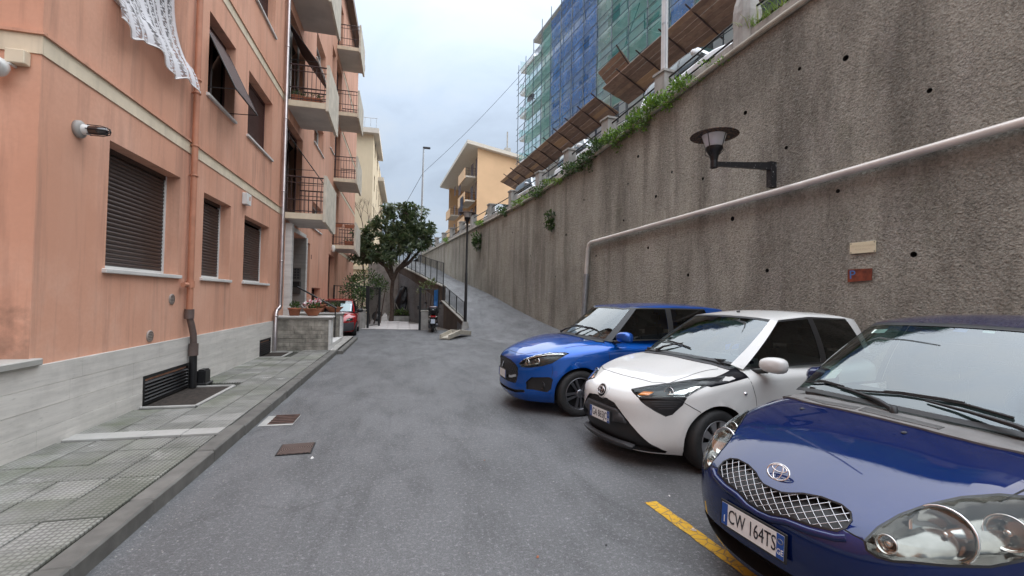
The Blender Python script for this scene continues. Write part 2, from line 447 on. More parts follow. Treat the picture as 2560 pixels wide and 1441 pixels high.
        for k in range(1, 8):
            a = k/7*pi/2; rho = cos(a); hh = sin(a)
            if k == 7: rho = 0
            r = []
            for b, t, kd, s in loop:
                cu = min(max(t.x, sp0), sp1); u = cu+(t.x-cu)*rho; v = t.y*rho
                # crown: circular rise away from the rail, with less rise at the ends
                zr = t.z; w = max(0, 1-abs((u-(u0+u1)/2)/((u1-u0)/2))**2.5)
                r.append(Vector((-u, s*v, zr+(smooth_tab(G['roof'], u)-zr)*hh)))
            rows.append(r)
        vs = [p for r in rows for p in r]; kinds = [kd for *_, kd, s in loop]
        c.cab = (rows, loop)
        body, win = B(), {}
        for k in range(len(rows)-1):
            for i in range(n):
                j = (i+1) % n; q = (rows[k][i], rows[k][j], rows[k+1][j], rows[k+1][i])
                kd = loop[i][2] if loop[i][3] > 0 and not (i == 0 and False) else loop[j][2] if loop[j][3] < 0 or True else None
                if loop[i][3] < 0 or (loop[i][3] > 0 and loop[j][3] < 0 and j != 0): kd = loop[j][2]
                if loop[i][3] < 0 and j == 0: kd = loop[0][2]
                side = 1 if (loop[i][3] > 0 and loop[j][3] > 0) or (j != 0 and loop[i][3] > 0) else -1
                if k < nt-1 and kd in glass_mats and glo <= k < ghi:
                    key = (kd, 0 if kd in ('ws', 'rw') else side); win.setdefault(key, []).append(q)
                else:
                    mi = 0
                    if k < nt-1 and kd in G.get('blackcols', ('b', )): mi = 1
                    if k < nt-1 and kd in glass_mats and not (glo <= k < ghi): mi = 1
                    if k >= nt-1: mi = 0
                    body.add(q, ((0, 1, 2, 3),), mi, True)
        def welded(b_, name, mats, recess=0):
            bm = bmesh.new(); 
            for vv, f in ((b_.v, b_.f),):
                bv = [bm.verts.new(p) for p in vv]
                for f_, mi, sm in zip(b_.f, b_.mi, b_.sm):
                    try:
                        ff = bm.faces.new([bv[i] for i in f_]); ff.material_index = mi; ff.smooth = True
                    except ValueError: pass
            bmesh.ops.remove_doubles(bm, verts=bm.verts[:], dist=1e-4); bmesh.ops.dissolve_degenerate(bm, edges=bm.edges[:], dist=1e-5)
            bmesh.ops.recalc_face_normals(bm, faces=bm.faces[:])
            ce = Vector((-(u0+u1)/2, 0, .9))
            s = sum((f.normal.dot(f.calc_center_median()-ce)) for f in bm.faces)
            if s < 0: bmesh.ops.reverse_faces(bm, faces=bm.faces[:])
            if recess:
                bm.normal_update()
                mv = [(q, q.normal.copy()) for q in bm.verts]
                for q, nn in mv: q.co -= nn*recess
            me = bpy.data.meshes.new(name); bm.to_mesh(me); c_bvh = BVHTree.FromBMesh(bm); bm.free()
            for m in mats: me.materials.append(m)
            return me, c_bvh
        me, c.rbvh = welded(body, 'roof', [mp, black]); me.set_sharp_from_angle(angle=radians(50)); roof = obj('roof', me, c.root)
        c.win = {}
        nmz = dict(ws='windscreen', rw='rear_window')
        for (kd, sd), qs in win.items():
            b_ = B()
            for q in qs: b_.add(q, ((0, 1, 2, 3),), 0, True)
            me, bv = welded(b_, 'g', [glass_mats[kd]], .004); nm = nmz.get(kd, 'side_window'); me.name = nm
            c.win[(kd, sd)] = (obj(nm, me, c.root), bv)
        return roof
    def wheels(c, style, spokes=5, hubmat=None):
        P = c.P; r = P['wr']; w = P.get('tw', .185); rr = P.get('rr', r*.66)
        prof = [(rr*.97, -w*.44), (rr*1.03, -w*.5), (r*.86, -w*.53), (r*.95, -w*.5), (r*.992, -w*.40), (r, -w*.3), (r, w*.3), (r*.992, w*.40), (r*.95, w*.5), (r*.86, w*.53), (rr*1.03, w*.5), (rr*.97, w*.44)]
        tb = B().lathe(prof, n=56)
        for k in range(4): tb.lathe([(r*1.0015, -w*.24+k*w*.16-.004), (r*1.0015, -w*.24+k*w*.16+.004)], n=40)
        tm = tb.mesh('tyre', RUB)
        rim = B(); mats = [hubmat or ALLOY, BLK]
        rim.lathe([(rr*.99, -w*.4), (rr*.99, w*.46), (rr*.94, w*.47), (rr*.93, w*.40), (rr*.91, w*.2), (rr*.90, -w*.3)], n=48)
        rim.lathe([(rr*.9, w*.05), (.001, w*.05)], n=40, mi=1)
        rim.lathe([(.055, w*.1), (.055, w*.40), (.045, w*.43), (.001, w*.44)], n=24, mi=0 if style != 'dark' else 1)
        for k in range(spokes):
            a = 2*pi*k/spokes+.2
            if style == 'cover':
                k_ = 2.3/spokes*rr; pts = [(.05, -.02), (rr*.55, -k_*.55), (rr*.95, -k_*.95), (rr*.95, k_*.55), (rr*.5, k_*.30), (.05, .02)]
                q = [Vector((x*cos(a)-y*sin(a), x*sin(a)+y*cos(a), w*.36)) for x, y in pts]; rim.poly(q, (0, 0, .016))
            else:
                for da in (-.10, .10):
                    x0, x1 = .05, rr*.95; aa = a+da
                    def pt(x, y, z): return (x*cos(a)-y*sin(a), x*sin(a)+y*cos(a), z)
                    y1 = (1 if da > 0 else -1)*rr*.17; y0 = (1 if da > 0 else -1)*.018
                    q = [pt(x0, y0-.012, w*.40), pt(x1, y1-.018, w*.42), pt(x1, y1+.018, w*.42), pt(x0, y0+.012, w*.40)]; rim.poly(q, (0, 0, -.03), 0)
        for k in range(5): a = 2*pi*k/5; rim.lathe([(.009, w*.36), (.009, w*.41), (.001, w*.41)], (.03*0+.075*cos(a)*.55, .075*sin(a)*.55, 0), 6, 1)
        rm = rim.mesh('rim', mats)
        for wu in (P['fo'], P['fo']+P['wb']):
            for s in (1, -1):
                e = thing_part('wheel', c.root, (-wu, s*(c.b-w*.53-P.get('winset', .012)), r*.985), (-s*pi/2, 0, 0))
                ty = obj('tyre', tm, e); rm_ = obj('rim', rm, e)
    def plate(c, txt, at, tilt=.06, prov=True, w=.36, h=.11, side_cut=None):
        x, y, z = at; e = B().box(-.004, .004, -w/2-.012, w/2+.012, -h/2-.01, h/2+.012, bev=.003).mesh('plate_holder', BLK)
        e = obj('number_plate', e, c.root, loc=(x, y, z), rot=(0, -tilt, 0))
        obj('plate_face', B().box(.0042, .0052, -w/2, w/2, -h/2, h/2).mesh('plate_face', PLW), e)
        for s in (-1, 1):
            obj('plate_band', B().box(.0054, .0062, s*w/2-s*.038, s*w/2, -h/2+.001, h/2-.001).mesh('plate_band', PLB), e)
        if txt:
            m = text_mesh(txt, .098, .0006); m.materials.append(TXT)
            m.transform(Matrix.Diagonal((.62, 1, 1, 1)))
            o = obj('plate_lettering', m, e, loc=(.0066, .002, -.002), rot=(pi/2, 0, pi/2))
            m = text_mesh('I', .05, .0006); m.materials.append(PLW); obj('plate_lettering', m, e, loc=(.0066, -w/2+.019, -.025), rot=(pi/2, 0, pi/2))
            if prov:
                m = text_mesh('GE', .036, .0006); m.materials.append(PLW); m.transform(Matrix.Diagonal((.8, 1, 1, 1))); obj('plate_lettering', m, e, loc=(.0066, w/2-.019, -.025), rot=(pi/2, 0, pi/2))
                g = B(); ring(g, .0135, .0105, .0022, n=18); obj('plate_seal', g.mesh('plate_seal', ALLOY), e, loc=(.0066, w/2-.019, .022), rot=(pi/2, 0, pi/2))
        return e
    def mirror(c, at, mat, s=1, size=(.075, .12, .075)):
        x, y, z = at; b = B()
        prof = [(0.02, -1), (.62, -.92), (.9, -.6), (1, -.1), (.97, .35), (.8, .75), (.5, .95), (.001, 1)]
        n = 20; vs = []; 
        for r, t in prof:
            for k in range(n):
                a = 2*pi*k/n; ca, sa = cos(a), sin(a); e = 2/2.6
                vs.append((t*size[0]*1.0, abs(ca)**e*(1 if ca > 0 else -1)*r*size[1], abs(sa)**e*(1 if sa > 0 else -1)*r*size[2]*(1+.12*ca*s)))
        b.add(vs, [(i*n+k, i*n+(k+1) % n, (i+1)*n+(k+1) % n, (i+1)*n+k) for i in range(len(prof)-1) for k in range(n)], 0, True)
        o = obj('mirror', b.mesh('mirror', mat), c.root, loc=(x, s*y, z), rot=(0, 0, s*.25))
        obj('mirror_arm', B().tube([(.01, -s*.05, -.06), (.0, -s*.16, -.08), (-.02, -s*.24, -.08)], .022, 8).mesh('mirror_arm', BLK), o)
        obj('mirror_glass', B().lathe([(.001, 0), (.9, 0)], n=20).mesh('mirror_glass', CHR), o, loc=(-size[0]*.93, 0, 0), rot=(0, pi/2, 0), scale=(size[2]*.62, size[1]*.62, 1))
        return o
    def interior(c, u_seats=(1.75, 2.6), belt=.97, hw=.58, seatmat=None):
        m = seatmat or M('seat_fabric', (.035, .035, .038), .9, var=.2, vs=20)
        P = c.P; b = B(); u0, u1 = P['dash']
        obj('dashboard', B().box(-u1, -u0, -hw, hw, belt-.06, belt+.035, bev=.03).mesh('dashboard', M('dashboard_plastic', (.03, .031, .033), .65, var=.1)), c.root)
        obj('cabin_floor', B().box(-P['L']+.45, -u1+.02, -hw-.02, hw+.02, belt-.12, belt-.045).mesh('cabin_floor', WELL), c.root)
        for us in u_seats:
            for v in ((.33, -.33)):
                s = B(); s.box(-us-.14, -us-.02, v-.23, v+.23, belt-.15, belt+.17, bev=.05); s.box(-us-.15, -us-.06, v-.11, v+.11, belt+.19, belt+.36, bev=.04)
                s.tube([(-us-.1, v-.05, belt+.15), (-us-.1, v-.05, belt+.22)], .008, 6); s.tube([(-us-.1, v+.05, belt+.15), (-us-.1, v+.05, belt+.22)], .008, 6)
                obj('seat', s.mesh('seat', m), c.root)
        st = B(); ring(st, .17, .17, .014, n=28); obj('steering_wheel', st.mesh('steering_wheel', BLK), c.root, loc=(-(u1+.13), .34, belt+.02), rot=(0, -radians(62), 0))
        obj('rear_view_mirror', B().box(-.012, .012, -.11, .11, -.03, .03, bev=.012).mesh('rear_view_mirror', BLK), c.root, loc=P.get('rvm', (-1.55, 0, 1.27)))
def uc_lim(P): return .75
def thing_part(name, parent, loc, rot=(0, 0, 0)):
    o = bpy.data.objects.new(name, None); COL.objects.link(o); o.parent = parent; o.location = loc; o.rotation_euler = rot; o.empty_display_size = .05; return o
def ring(b, rx, ry, t, c=(0, 0, 0), n=32, mi=0, rot=0, m=6, flat=.6):
    """elliptic ring lying in xy plane about c"""
    vs = []; fs = []
    for k in range(n):
        a = 2*pi*k/n; x, y = rx*cos(a), ry*sin(a); nx, ny = cos(a)*ry, sin(a)*rx; l = sqrt(nx*nx+ny*ny); nx /= l; ny /= l
        for j in range(m):
            q = 2*pi*j/m; px, py, pz = x+nx*t*cos(q), y+ny*t*cos(q), t*flat*sin(q)
            vs.append((c[0]+px*cos(rot)-py*sin(rot), c[1]+px*sin(rot)+py*cos(rot), c[2]+pz))
    for k in range(n):
        for j in range(m): fs.append((k*m+j, k*m+(j+1) % m, ((k+1) % n)*m+(j+1) % m, ((k+1) % n)*m+j))
    return b.add(vs, fs, mi, True)
def oval_badge(c, at, nm, s=1.0):
    b = B(); ring(b, .056*s, .039*s, .0045*s, n=40); ring(b, .021*s, .036*s, .0034*s, (0, 0, .001), n=32); ring(b, .038*s, .0155*s, .0034*s, (0, .017*s, .002), n=32)
    o = obj('emblem', b.mesh('emblem', CHR), c.root, loc=at)
    z = Vector(nm).normalized(); x = Vector((0, 1, 0)); x = (x-z*x.dot(z)).normalized(); y = z.cross(x)
    o.rotation_euler = Matrix((x, y, z)).transposed().to_euler(); return o
def mir(half):
    """outline given for v>=0 from top centre clockwise to bottom centre -> full outline"""
    return half+[(-p[0], p[1]) for p in half[::-1] if abs(p[0]) > 1e-6]
def flip(o): return [(-p[0], p[1]) for p in o][::-1]
def pip(p, poly):
    x, y = p; r = False; n = len(poly)
    for i in range(n):
        x1, y1 = poly[i]; x2, y2 = poly[(i+1) % n]
        if (y1 > y) != (y2 > y) and x < (x2-x1)*(y-y1)/(y2-y1)+x1: r = not r
    return r
def wires(c, outline, pitch, slope, r, off, amp=.0):
    b = B(); xs = [p[0] for p in outline]; ys = [p[1] for p in outline]; H = max(ys)-min(ys); Wd = H/slope
    for fam in (1, -1):
        k = min(xs)-Wd-.05
        while k < max(xs)+Wd+.05:
            run = []
            for i in range(41):
                t = i/40; z = min(ys)+H*t; v = k+fam*Wd*(t-.5) + amp*sin(t*H/pitch*2*pi)
                if pip((v, z), outline): run.append((v, z))
                else:
                    if len(run) > 1: b.tube([c.hit(p, 'front', off)[0] for p in run], r, 5)
                    run = []
            if len(run) > 1: b.tube([c.hit(p, 'front', off)[0] for p in run], r, 5)
            k += pitch
    return b
def bowl(c, p, r, depth, sink, mats, bulb=True, tilt=None):
    """chrome reflector bowl with bulb, sunk under the lamp lens at front point p"""
    h, nm = c.hit(p, 'front'); z = (nm*.5+Vector((1, 0, -.05))*.5).normalized(); o = h-nm*sink
    q = z.to_track_quat('Z', 'Y').to_matrix(); b = B()
    b.lathe([(r, 0), (r*.93, -.002), (r*.85, -depth*.25), (r*.6, -depth*.62), (r*.3, -depth*.9), (.012, -depth)], o, 28, 0, q)
    b.lathe([(r*1.07, -.004), (r*1.05, .004), (r, 0)], o, 28, 1, q)
    if bulb: b.lathe([(.013, -depth), (.013, -depth*.45), (.008, -depth*.32), (.001, -depth*.3)], o, 12, 1, q)
    return b.mesh('reflector', mats)
def rectlamp(c, outline, off, bulge=.006): return c.sheet(outline, 'front', off, .004, step=.025, bulge=bulge)
def on_cab(c, key, u, v):
    """point on a glass pane seen from above-front"""
    bv = c.win[key][1]; h, nm, i, d = bv.ray_cast(Vector((-u, v, 4)), Vector((0, 0, -1)))
    if h is None: h, nm, i, d = bv.find_nearest(Vector((-u, v, 1.2)))
    return h, (nm if nm.z > 0 else -nm)
def wiper(c, pivot, tip, b0, b1, root, lift=.02):
    pw, pn = on_cab(c, ('ws', 0), *tip)
    pv = Vector((-pivot[0], pivot[1], pivot[2])); e = pw+pn*lift
    a = obj('wiper', B().tube([pv, pv.lerp(e, .25)+Vector((0, 0, .018)), pv.lerp(e, .6)+Vector((0, 0, .014)), e], .009, 6, rr=[.016, .013, .009, .006]).lathe([(.001, .022), (.017, .02), (.02, -.02)], pv, 12).mesh('wiper', BLK), root)
    n = 9; pts = []
    for i in range(n):
        u = b0[0]+(b1[0]-b0[0])*i/(n-1); v = b0[1]+(b1[1]-b0[1])*i/(n-1); h, nm = on_cab(c, ('ws', 0), u, v); pts.append(h+nm*.012)
    bl = B().tube(pts, .007, 6); bl.tube([p+Vector((0, 0, .008)) for p in pts[2:-2]], .005, 5); obj('wiper_blade', bl.mesh('wiper_blade', RUB), a)
def car_root(name, label, pose, group='parked cars in the yard'):
    return thing(name, label, 'car', (pose[0], pose[1], pose[3] if len(pose) > 3 else 0), radians(pose[2]), group)

# ---- dark blue hatchback in the foreground ---------------------------------
def dark_blue_car():
    root = car_root('parked_car', 'dark blue hatchback in the foreground with diamond mesh grille and big clear headlamps', (1.72, 1.80, 184.7))
    pm = paint('navy_paint', (.0015, .011, .075), .45, .45)
    P = dict(L=3.62, W=1.66, fo=.73, wb=2.37, wr=.285, tw=.175, rr=.185, uc=1.25, ur=2.75, m=2.75, mr=2.9, zb=.17, n=3.7, flare=.012,
             hood=[(-.1, .685), (0, .70), (.1, .735), (.2, .77), (.4, .84), (.7, .915), (.95, .955), (1.2, .965), (2, .955), (3.7, .98)],
             crown=[(0, .03), (.5, .05), (1, .06), (1.4, .03), (3.6, .03)], bulge=[(.62, .60, .45, .16, .022)],
             zlow=[(0, .47), (.3, .5), (.8, .66), (1.3, .74), (3.7, .74)], tuck=[(.15, -.07), (.28, -.02), (.5, .0), (.75, -.005), (.95, -.02)],
             nosez=[(.15, -.07), (.24, -.01), (.32, .02), (.45, .035), (.52, .03), (.62, .0), (.75, -.01)], dash=(1.0, 1.5), rvm=(-1.58, 0, 1.30))
    c = Car(P, root)
    hl = [(.415, .60), (.425, .65), (.45, .70), (.49, .745), (.545, .785), (.61, .81), (.68, .815), (.735, .795), (.755, .76), (.75, .70), (.73, .645), (.68, .61), (.61, .592), (.54, .578), (.50, .565), (.46, .563), (.43, .575)]
    gr = mir([(0, .640), (.05, .641), (.085, .650), (.13, .665), (.2, .676), (.28, .676), (.325, .665), (.345, .645), (.345, .62), (.325, .60), (.24, .586), (.14, .578), (.09, .566), (.05, .556), (0, .552)])
    inl = mir([(0, .335), (.25, .335), (.46, .33), (.50, .29), (.46, .235), (.25, .215), (0, .212)])
    cut = [c.sheet(hl, 'front', .06, .15, 2, 2, .04), c.sheet(flip(hl), 'front', .06, .15, 2, 2, .04), c.sheet(gr, 'front', .05, .085, 3, 3, .05), c.sheet(inl, 'front', .06, .14, 3, 3, .06)]
    fog = [(.50, .26), (.52, .33), (.60, .335), (.62, .28), (.58, .24)]
    cut += [c.sheet(fog, 'front', .05, .08, 3, 3, .05), c.sheet(flip(fog), 'front', .05, .08, 3, 3, .05)]
    body = c.finish_body(cut, [pm, WELL, HOUS, BLK])
    for s, o in ((1, hl), (-1, flip(hl))):
        e = obj('headlamp', rectlamp(c, o, .002, .012).mesh('headlamp', LENS), root)
        obj('reflector', bowl(c, (s*.56, .685), .100, .06, .05, [REF, CHR]), e); obj('reflector', bowl(c, (s*.465, .612), .034, .03, .018, [REF, CHR]), e); obj('reflector', bowl(c, (s*.675, .72), .062, .045, .05, [REF, CHR]), e)
        obj('lamp_gasket', c.ribbon(o+[o[0]], 'front', .009, .003).mesh('lamp_gasket', BLK), e)
    g = obj('grille', wires(c, gr, .050, .56, .0023, -.004).mesh('grille', GRC), root)
    obj('grille_frame', c.ribbon(gr+[gr[0]], 'front', .008, .004).mesh('grille_frame', BLK), g)
    h, nm = c.hit((0.0, .705), 'front'); h, nm = c.hit((.15, -.025), 'top'); oval_badge(c, h+nm*.010+Vector((.018, 0, 0)), (nm*.4+Vector((.65, 0, .2))).normalized(), 1.05)
    lp = [(-.37, .592), (-.33, .576), (-.24, .563), (-.14, .555), (-.07, .535), (0, .528), (.07, .535), (.14, .555), (.24, .563), (.33, .576), (.37, .592)]; pts = [c.hit(p, 'front', -.006)[0] for q in range(len(lp)-1) for p in [(lp[q][0]+(lp[q+1][0]-lp[q][0])*k/4, lp[q][1]+(lp[q+1][1]-lp[q][1])*k/4) for k in range(4)]]; obj('bumper_ledge', B().tube(pts, .017, 12).mesh('bumper_ledge', pm), root)
    c.plate('CW 164TS', (.045, -.025, .448), .05)
    sm = c.ribbon([(.58, .63), (.63, .70), (.66, .80), (.67, .90), (.675, .99)][::1] and [(.50, .625), (.62, .64), (.75, .65), (.88, .655), (1.0, .66)], 'top', .006, mirror=True)
    c.ribbon([(.345, .612), (.38, .606), (.415, .60)], 'front', .006, b=sm, mirror=True)
    c.ribbon([(.33, .60), (.24, .583), (.14, .575), (.05, .552), (0, .549)], 'front', .005, b=sm, mirror=True)
    for s in (1, -1):
        vw = lambda p, s=s: (Vector((-p[0], 3*s, p[1])), Vector((0, -s, 0)))
        c.ribbon([(1.17, .95), (1.16, .80), (1.17, .55), (1.20, .25)], vw, .006, b=sm); c.ribbon([(2.12, .95), (2.13, .6), (2.10, .25)], vw, .006, b=sm); c.ribbon([(.48, .60), (.46, .50)], vw, .006, b=sm)
    obj('panel_gap', sm.mesh('panel_gap', SEAM), root)
    G = dict(cols=[((.935, 0, .972), (1.53, 0, 1.445), ('ws', 3)), ((.945, .25, .97), (1.54, .22, 1.44), ('ws', 3)), ((.985, .46, .963), (1.565, .40, 1.432), ('ws', 3)), ((1.05, .665, .940), (1.63, .525, 1.415), ('a', 2)),
        ((1.14, .735, .92), (1.72, .565, 1.415), ('sw', 8)), ((2.02, .765, .925), (2.12, .59, 1.445), ('b', 1)), ((2.10, .765, .93), (2.19, .59, 1.445), ('sr', 6)), ((2.95, .75, .97), (2.85, .57, 1.43), ('c', 3)),
        ((3.38, .64, .96), (3.2, .51, 1.42), ('rw', 3)), ((3.46, .35, .97), (3.28, .28, 1.43), ('rw', 3)), ((3.48, 0, .97), (3.3, 0, 1.435), ('rw', 1))], roof=[(1.53, 1.445), (1.8, 1.482), (2.2, 1.50), (2.8, 1.49), (3.3, 1.435)], bow=.025, blackcols=('b',))
    c.cabin(G, pm, dict(ws=GLS, sw=GLS, sr=DGLS, rw=DGLS))
    # cowl with vents
    cw = mir([(0, 0)])  # placeholder replaced below
    def tp(o, off, th, step=.05): return c.sheet(o, 'top', off, th, step=step)
    cowl = [(.80, 0), (.805, .25), (.83, .45), (.885, .60), (.945, .68), (1.04, .70), (1.10, .64), (1.02, .46), (.975, .25), (.965, 0)]
    cowl = cowl+[(p[0], -p[1]) for p in cowl[::-1] if p[1]]
    co = obj('cowl', tp(cowl, .010, .02).mesh('cowl', GRY), root)
    for a, b_ in ((-.47, -.13), (-.11, .26)):
        v = [(.83+.05*(abs(a)/.47)**2, a), (.825, (a+b_)/2), (.83+.03*(abs(b_)/.47)**2, b_), (.885, b_), (.88, (a+b_)/2), (.90, a)]
        obj('cowl_vent', tp(v, .0125, .006).mesh('cowl_vent', mesh_vent()), co)
    obj('cowl_vent', tp([(.93, -.60), (.90, -.64), (.955, -.672), (.98, -.635)], .0125, .006).mesh('cowl_vent', mesh_vent()), co)
    wiper(c, (.955, .60, .975), (1.005, .12), (.995, -.25), (1.045, .44), root, .016); wiper(c, (.915, .02, .972), (1.015, -.34), (1.09, -.61), (.985, -.20), root, .016)
    for v in (-.36, .18):
        h, nm = c.hit((.72, v), 'top'); obj('washer_nozzle', B().box(-.014, .014, -.009, .009, -.004, .008, bev=.004).mesh('washer_nozzle', DGR), root, loc=h)
    # papers and stickers behind the windscreen
    def stick(u, v, w, h, mat, nm='sticker', sink=.006, lst=()):
        p, n = on_cab(c, ('ws', 0), u, v); x = Vector((0, 1, 0)); x = (x-n*x.dot(n)).normalized(); y = n.cross(x)
        o = obj(nm, B().box(-w/2, w/2, -h/2, h/2, -.0006, .0006).mesh(nm, mat), root, loc=p-n*sink); o.rotation_euler = Matrix((x, y, n)).transposed().to_euler(); return o
    e = stick(1.14, -.50, .125, .085, STKW, 'parking_permit', .02); obj('permit_band', B().box(-.0625, -.022, -.0425, .0425, .0008, .0014).mesh('permit_band', PLB), e)
    stick(1.48, -.40, .085, .045, STKW); stick(1.49, .03, .06, .04, PLB); stick(1.50, .15, .05, .03, STKW)
    c.wheels('cover', 7); c.mirror((-1.36, .86, .99), pm, 1); c.mirror((-1.52, .82, .98), pm, -1); c.interior((1.75, 2.62), .95)
    for s in (1, -1):
        vw = lambda p, s=s: (Vector((-p[0], 3*s, p[1])), Vector((0, -s, 0)))
        obj('door_handle', c.sheet([(1.86, .80), (2.02, .80), (2.02, .835), (1.86, .835)], vw, .025, .03, step=.04).mesh('door_handle', pm), root)
def mesh_vent():
    if 'vent_mesh' in MATS: return MATS['vent_mesh']
    n = NT('vent_mesh'); w1 = n.new('TexWave'); w1.inputs['Scale'].default_value = 32; w1.bands_direction = 'X'; n.link(n.pos(), w1.inputs[0])
    w2 = n.new('TexWave'); w2.inputs['Scale'].default_value = 32; w2.bands_direction = 'Y'; n.link(n.pos(), w2.inputs[0])
    f = n.math('MULTIPLY', w1.outputs['Fac'], w2.outputs['Fac']); n.col(n.mix(n.rng(f, .2, .35), (.13, .125, .12), (.008, .008, .008))); n.set(Roughness=.6); MATS['vent_mesh'] = n.m; return n.m

# ---- white small hatchback -------------------------------------------------
def white_car():
    root = car_root('parked_car', 'white small hatchback with black X-shaped front mask, between the two blue cars', (1.97, 4.11, 188.4))
    pm = paint('white_paint', (.60, .595, .575), .35, 0, .9)
    P = dict(L=3.46, W=1.615, fo=.72, wb=2.34, wr=.285, tw=.17, rr=.195, uc=1.2, ur=2.7, m=2.7, mr=3, zb=.16, n=3.7, flare=.022,
             hood=[(-.1, .73), (0, .745), (.1, .775), (.2, .805), (.4, .87), (.7, .93), (.95, .965), (1.2, .97), (2, .95), (3.5, 1.0)],
             crown=[(0, .02), (.5, .05), (1, .07), (1.4, .03), (3.6, .03)], bulge=[(.65, .58, .4, .14, .028)],
             zlow=[(0, .52), (.3, .55), (.8, .68), (1.3, .74), (3.7, .78)], tuck=[(.15, -.06), (.28, -.02), (.5, .0), (.75, -.005), (.95, -.02)],
             nosez=[(.15, -.03), (.24, .03), (.32, .03), (.45, .02), (.55, .02), (.65, .01), (.75, -.01)], dash=(.98, 1.45), rvm=(-1.62, 0, 1.28))
    c = Car(P, root)
    mouth = mir([(0, .585), (.10, .585), (.22, .565), (.30, .50), (.44, .37), (.56, .25), (.62, .195), (.60, .172), (.30, .165), (0, .165)])
    hl = [(.32, .70), (.42, .742), (.55, .785), (.66, .835), (.72, .85), (.745, .82), (.72, .74), (.70, .69), (.58, .67), (.45, .652)]
    tri = [(.445, .645), (.58, .662), (.71, .682), (.70, .62), (.66, .53), (.63, .51)]
    cut = [c.sheet(mouth, 'front', .06, .11, 3, 3, .06)]
    for f in (lambda o: o, flip): cut += [c.sheet(f(hl), 'front', .06, .10, 2, 2, .05), c.sheet(f(tri), 'front', .05, .075, 3, 3, .05)]
    c.finish_body(cut, [pm, WELL, M('lamp_housing_dark', (.03, .03, .033), .3, .3, var=.1), BLK])
    bar = mir([(0, .515), (.25, .51), (.33, .45), (.36, .40), (0, .36)]); obj('grille_bar', c.sheet(bar, 'front', .0, .05, step=.05).mesh('grille_bar', DGR), root)
    lip = mir([(0, .215), (.34, .215), (.42, .20), (.40, .17), (0, .16)]); obj('bumper_lip', c.sheet(lip, 'front', .02, .05, step=.06).mesh('bumper_lip', DGR), root)
    gl = B()
    for z in (.56, .545, .53): c.ribbon([(-.26, z-.005), (0, z), (.26, z-.005)], 'front', .006, -.02, b=gl)
    obj('grille_slat', gl.mesh('grille_slat', DGR), root)
    for f, s in ((lambda o: o, 1), (flip, -1)):
        e = obj('headlamp', rectlamp(c, f(hl), .001, .006).mesh('headlamp', LENS), root)
        obj('reflector', bowl(c, (s*.60, .725), .045, .03, .02, [DGR, CHR]), e); obj('lamp_gasket', c.ribbon(f(hl)+[f(hl)[0]], 'front', .016, .003).mesh('lamp_gasket', BLK), e)
        ch = [(.60, .70), (.70, .71), (.735, .80), (.70, .80)]; obj('lamp_chrome', c.sheet(f(ch), 'front', -.012, .006).mesh('lamp_chrome', CHR), e)
        am = [(.40, .672), (.49, .684), (.50, .715), (.42, .708)]; obj('turn_signal', c.sheet(f(am), 'front', -.015, .006).mesh('turn_signal', AMB), e)
        ch2 = [(.335, .695), (.35, .688), (.45, .662), (.58, .68), (.70, .70), (.70, .692), (.58, .671), (.45, .653)]; obj('lamp_chrome', c.sheet(f(ch2), 'front', -.004, .004).mesh('lamp_chrome', CHR), e)
        sl = B()
        for z, a, b_ in ((.655, .50, .69), (.635, .53, .69), (.615, .55, .68), (.595, .57, .675), (.575, .59, .665)): c.ribbon([(s*a, z), (s*b_, z+.012)], 'front', .005, -.008, b=sl)
        obj('vent_slat', sl.mesh('vent_slat', DGR), root)
    h, nm = c.hit((0.01, .64), 'front'); nn = Vector((.96, 0, .28)); e = obj('emblem_disc', B().lathe([(.001, .006), (.066, .006), (.074, .002), (.080, -.02)], n=32).mesh('emblem_disc', pm), root, loc=h+nn*.012); e.rotation_euler = nn.to_track_quat('Z', 'Y').to_euler()
    q = obj('emblem_disc', B().lathe([(.001, .0085), (.061, .0085), (.066, .004)], n=32).mesh('emblem_disc', BLK), root, loc=h+nn*.012); q.rotation_euler = e.rotation_euler
    oval_badge(c, h+nn*.030, nn, 1.0).name = 'emblem'
    c.plate('GA 865JC', (.035, .02, .415), .0, w=.34)
    sm = c.ribbon([(.245, 0), (.25, .15), (.285, .40), (.36, .545), (.55, .585), (.75, .60), (.90, .615)], 'top', .006, mirror=True)
    for s in (1, -1):
        vw = lambda p, s=s: (Vector((-p[0], 3*s, p[1])), Vector((0, -s, 0)))
        c.ribbon([(1.10, .90), (1.12, .80), (1.17, .66), (1.20, .4), (1.20, .25)], vw, .006, b=sm); c.ribbon([(2.22, .95), (2.25, .7), (2.2, .25)], vw, .006, b=sm); c.ribbon([(.30, .70), (.40, .64), (.53, .56)], vw, .006, b=sm)
        wd = [(.62, .82), (.56, .80), (.66, .775), (1.12, .84), (1.12, .915), (.95, .885)]
        obj('pillar_wedge', c.sheet(wd, vw, .003, .006, step=.06).mesh('pillar_wedge', M('gloss_black', (.006, .006, .010), .3, var=0)), root)
        h, nm = c.hit((1.04, .70), vw); e = obj('side_repeater', B().lathe([(.001, .012), (.012, .010), (.018, .0)], n=14).mesh('side_repeater', CHR), root, loc=h); e.rotation_euler = nm.to_track_quat('Z', 'Y').to_euler()
        obj('door_handle', c.sheet([(1.98, .84), (2.14, .845), (2.14, .875), (1.98, .87)], vw, .022, .026, step=.04).mesh('door_handle', pm), root)
    obj('panel_gap', sm.mesh('panel_gap', SEAM), root)
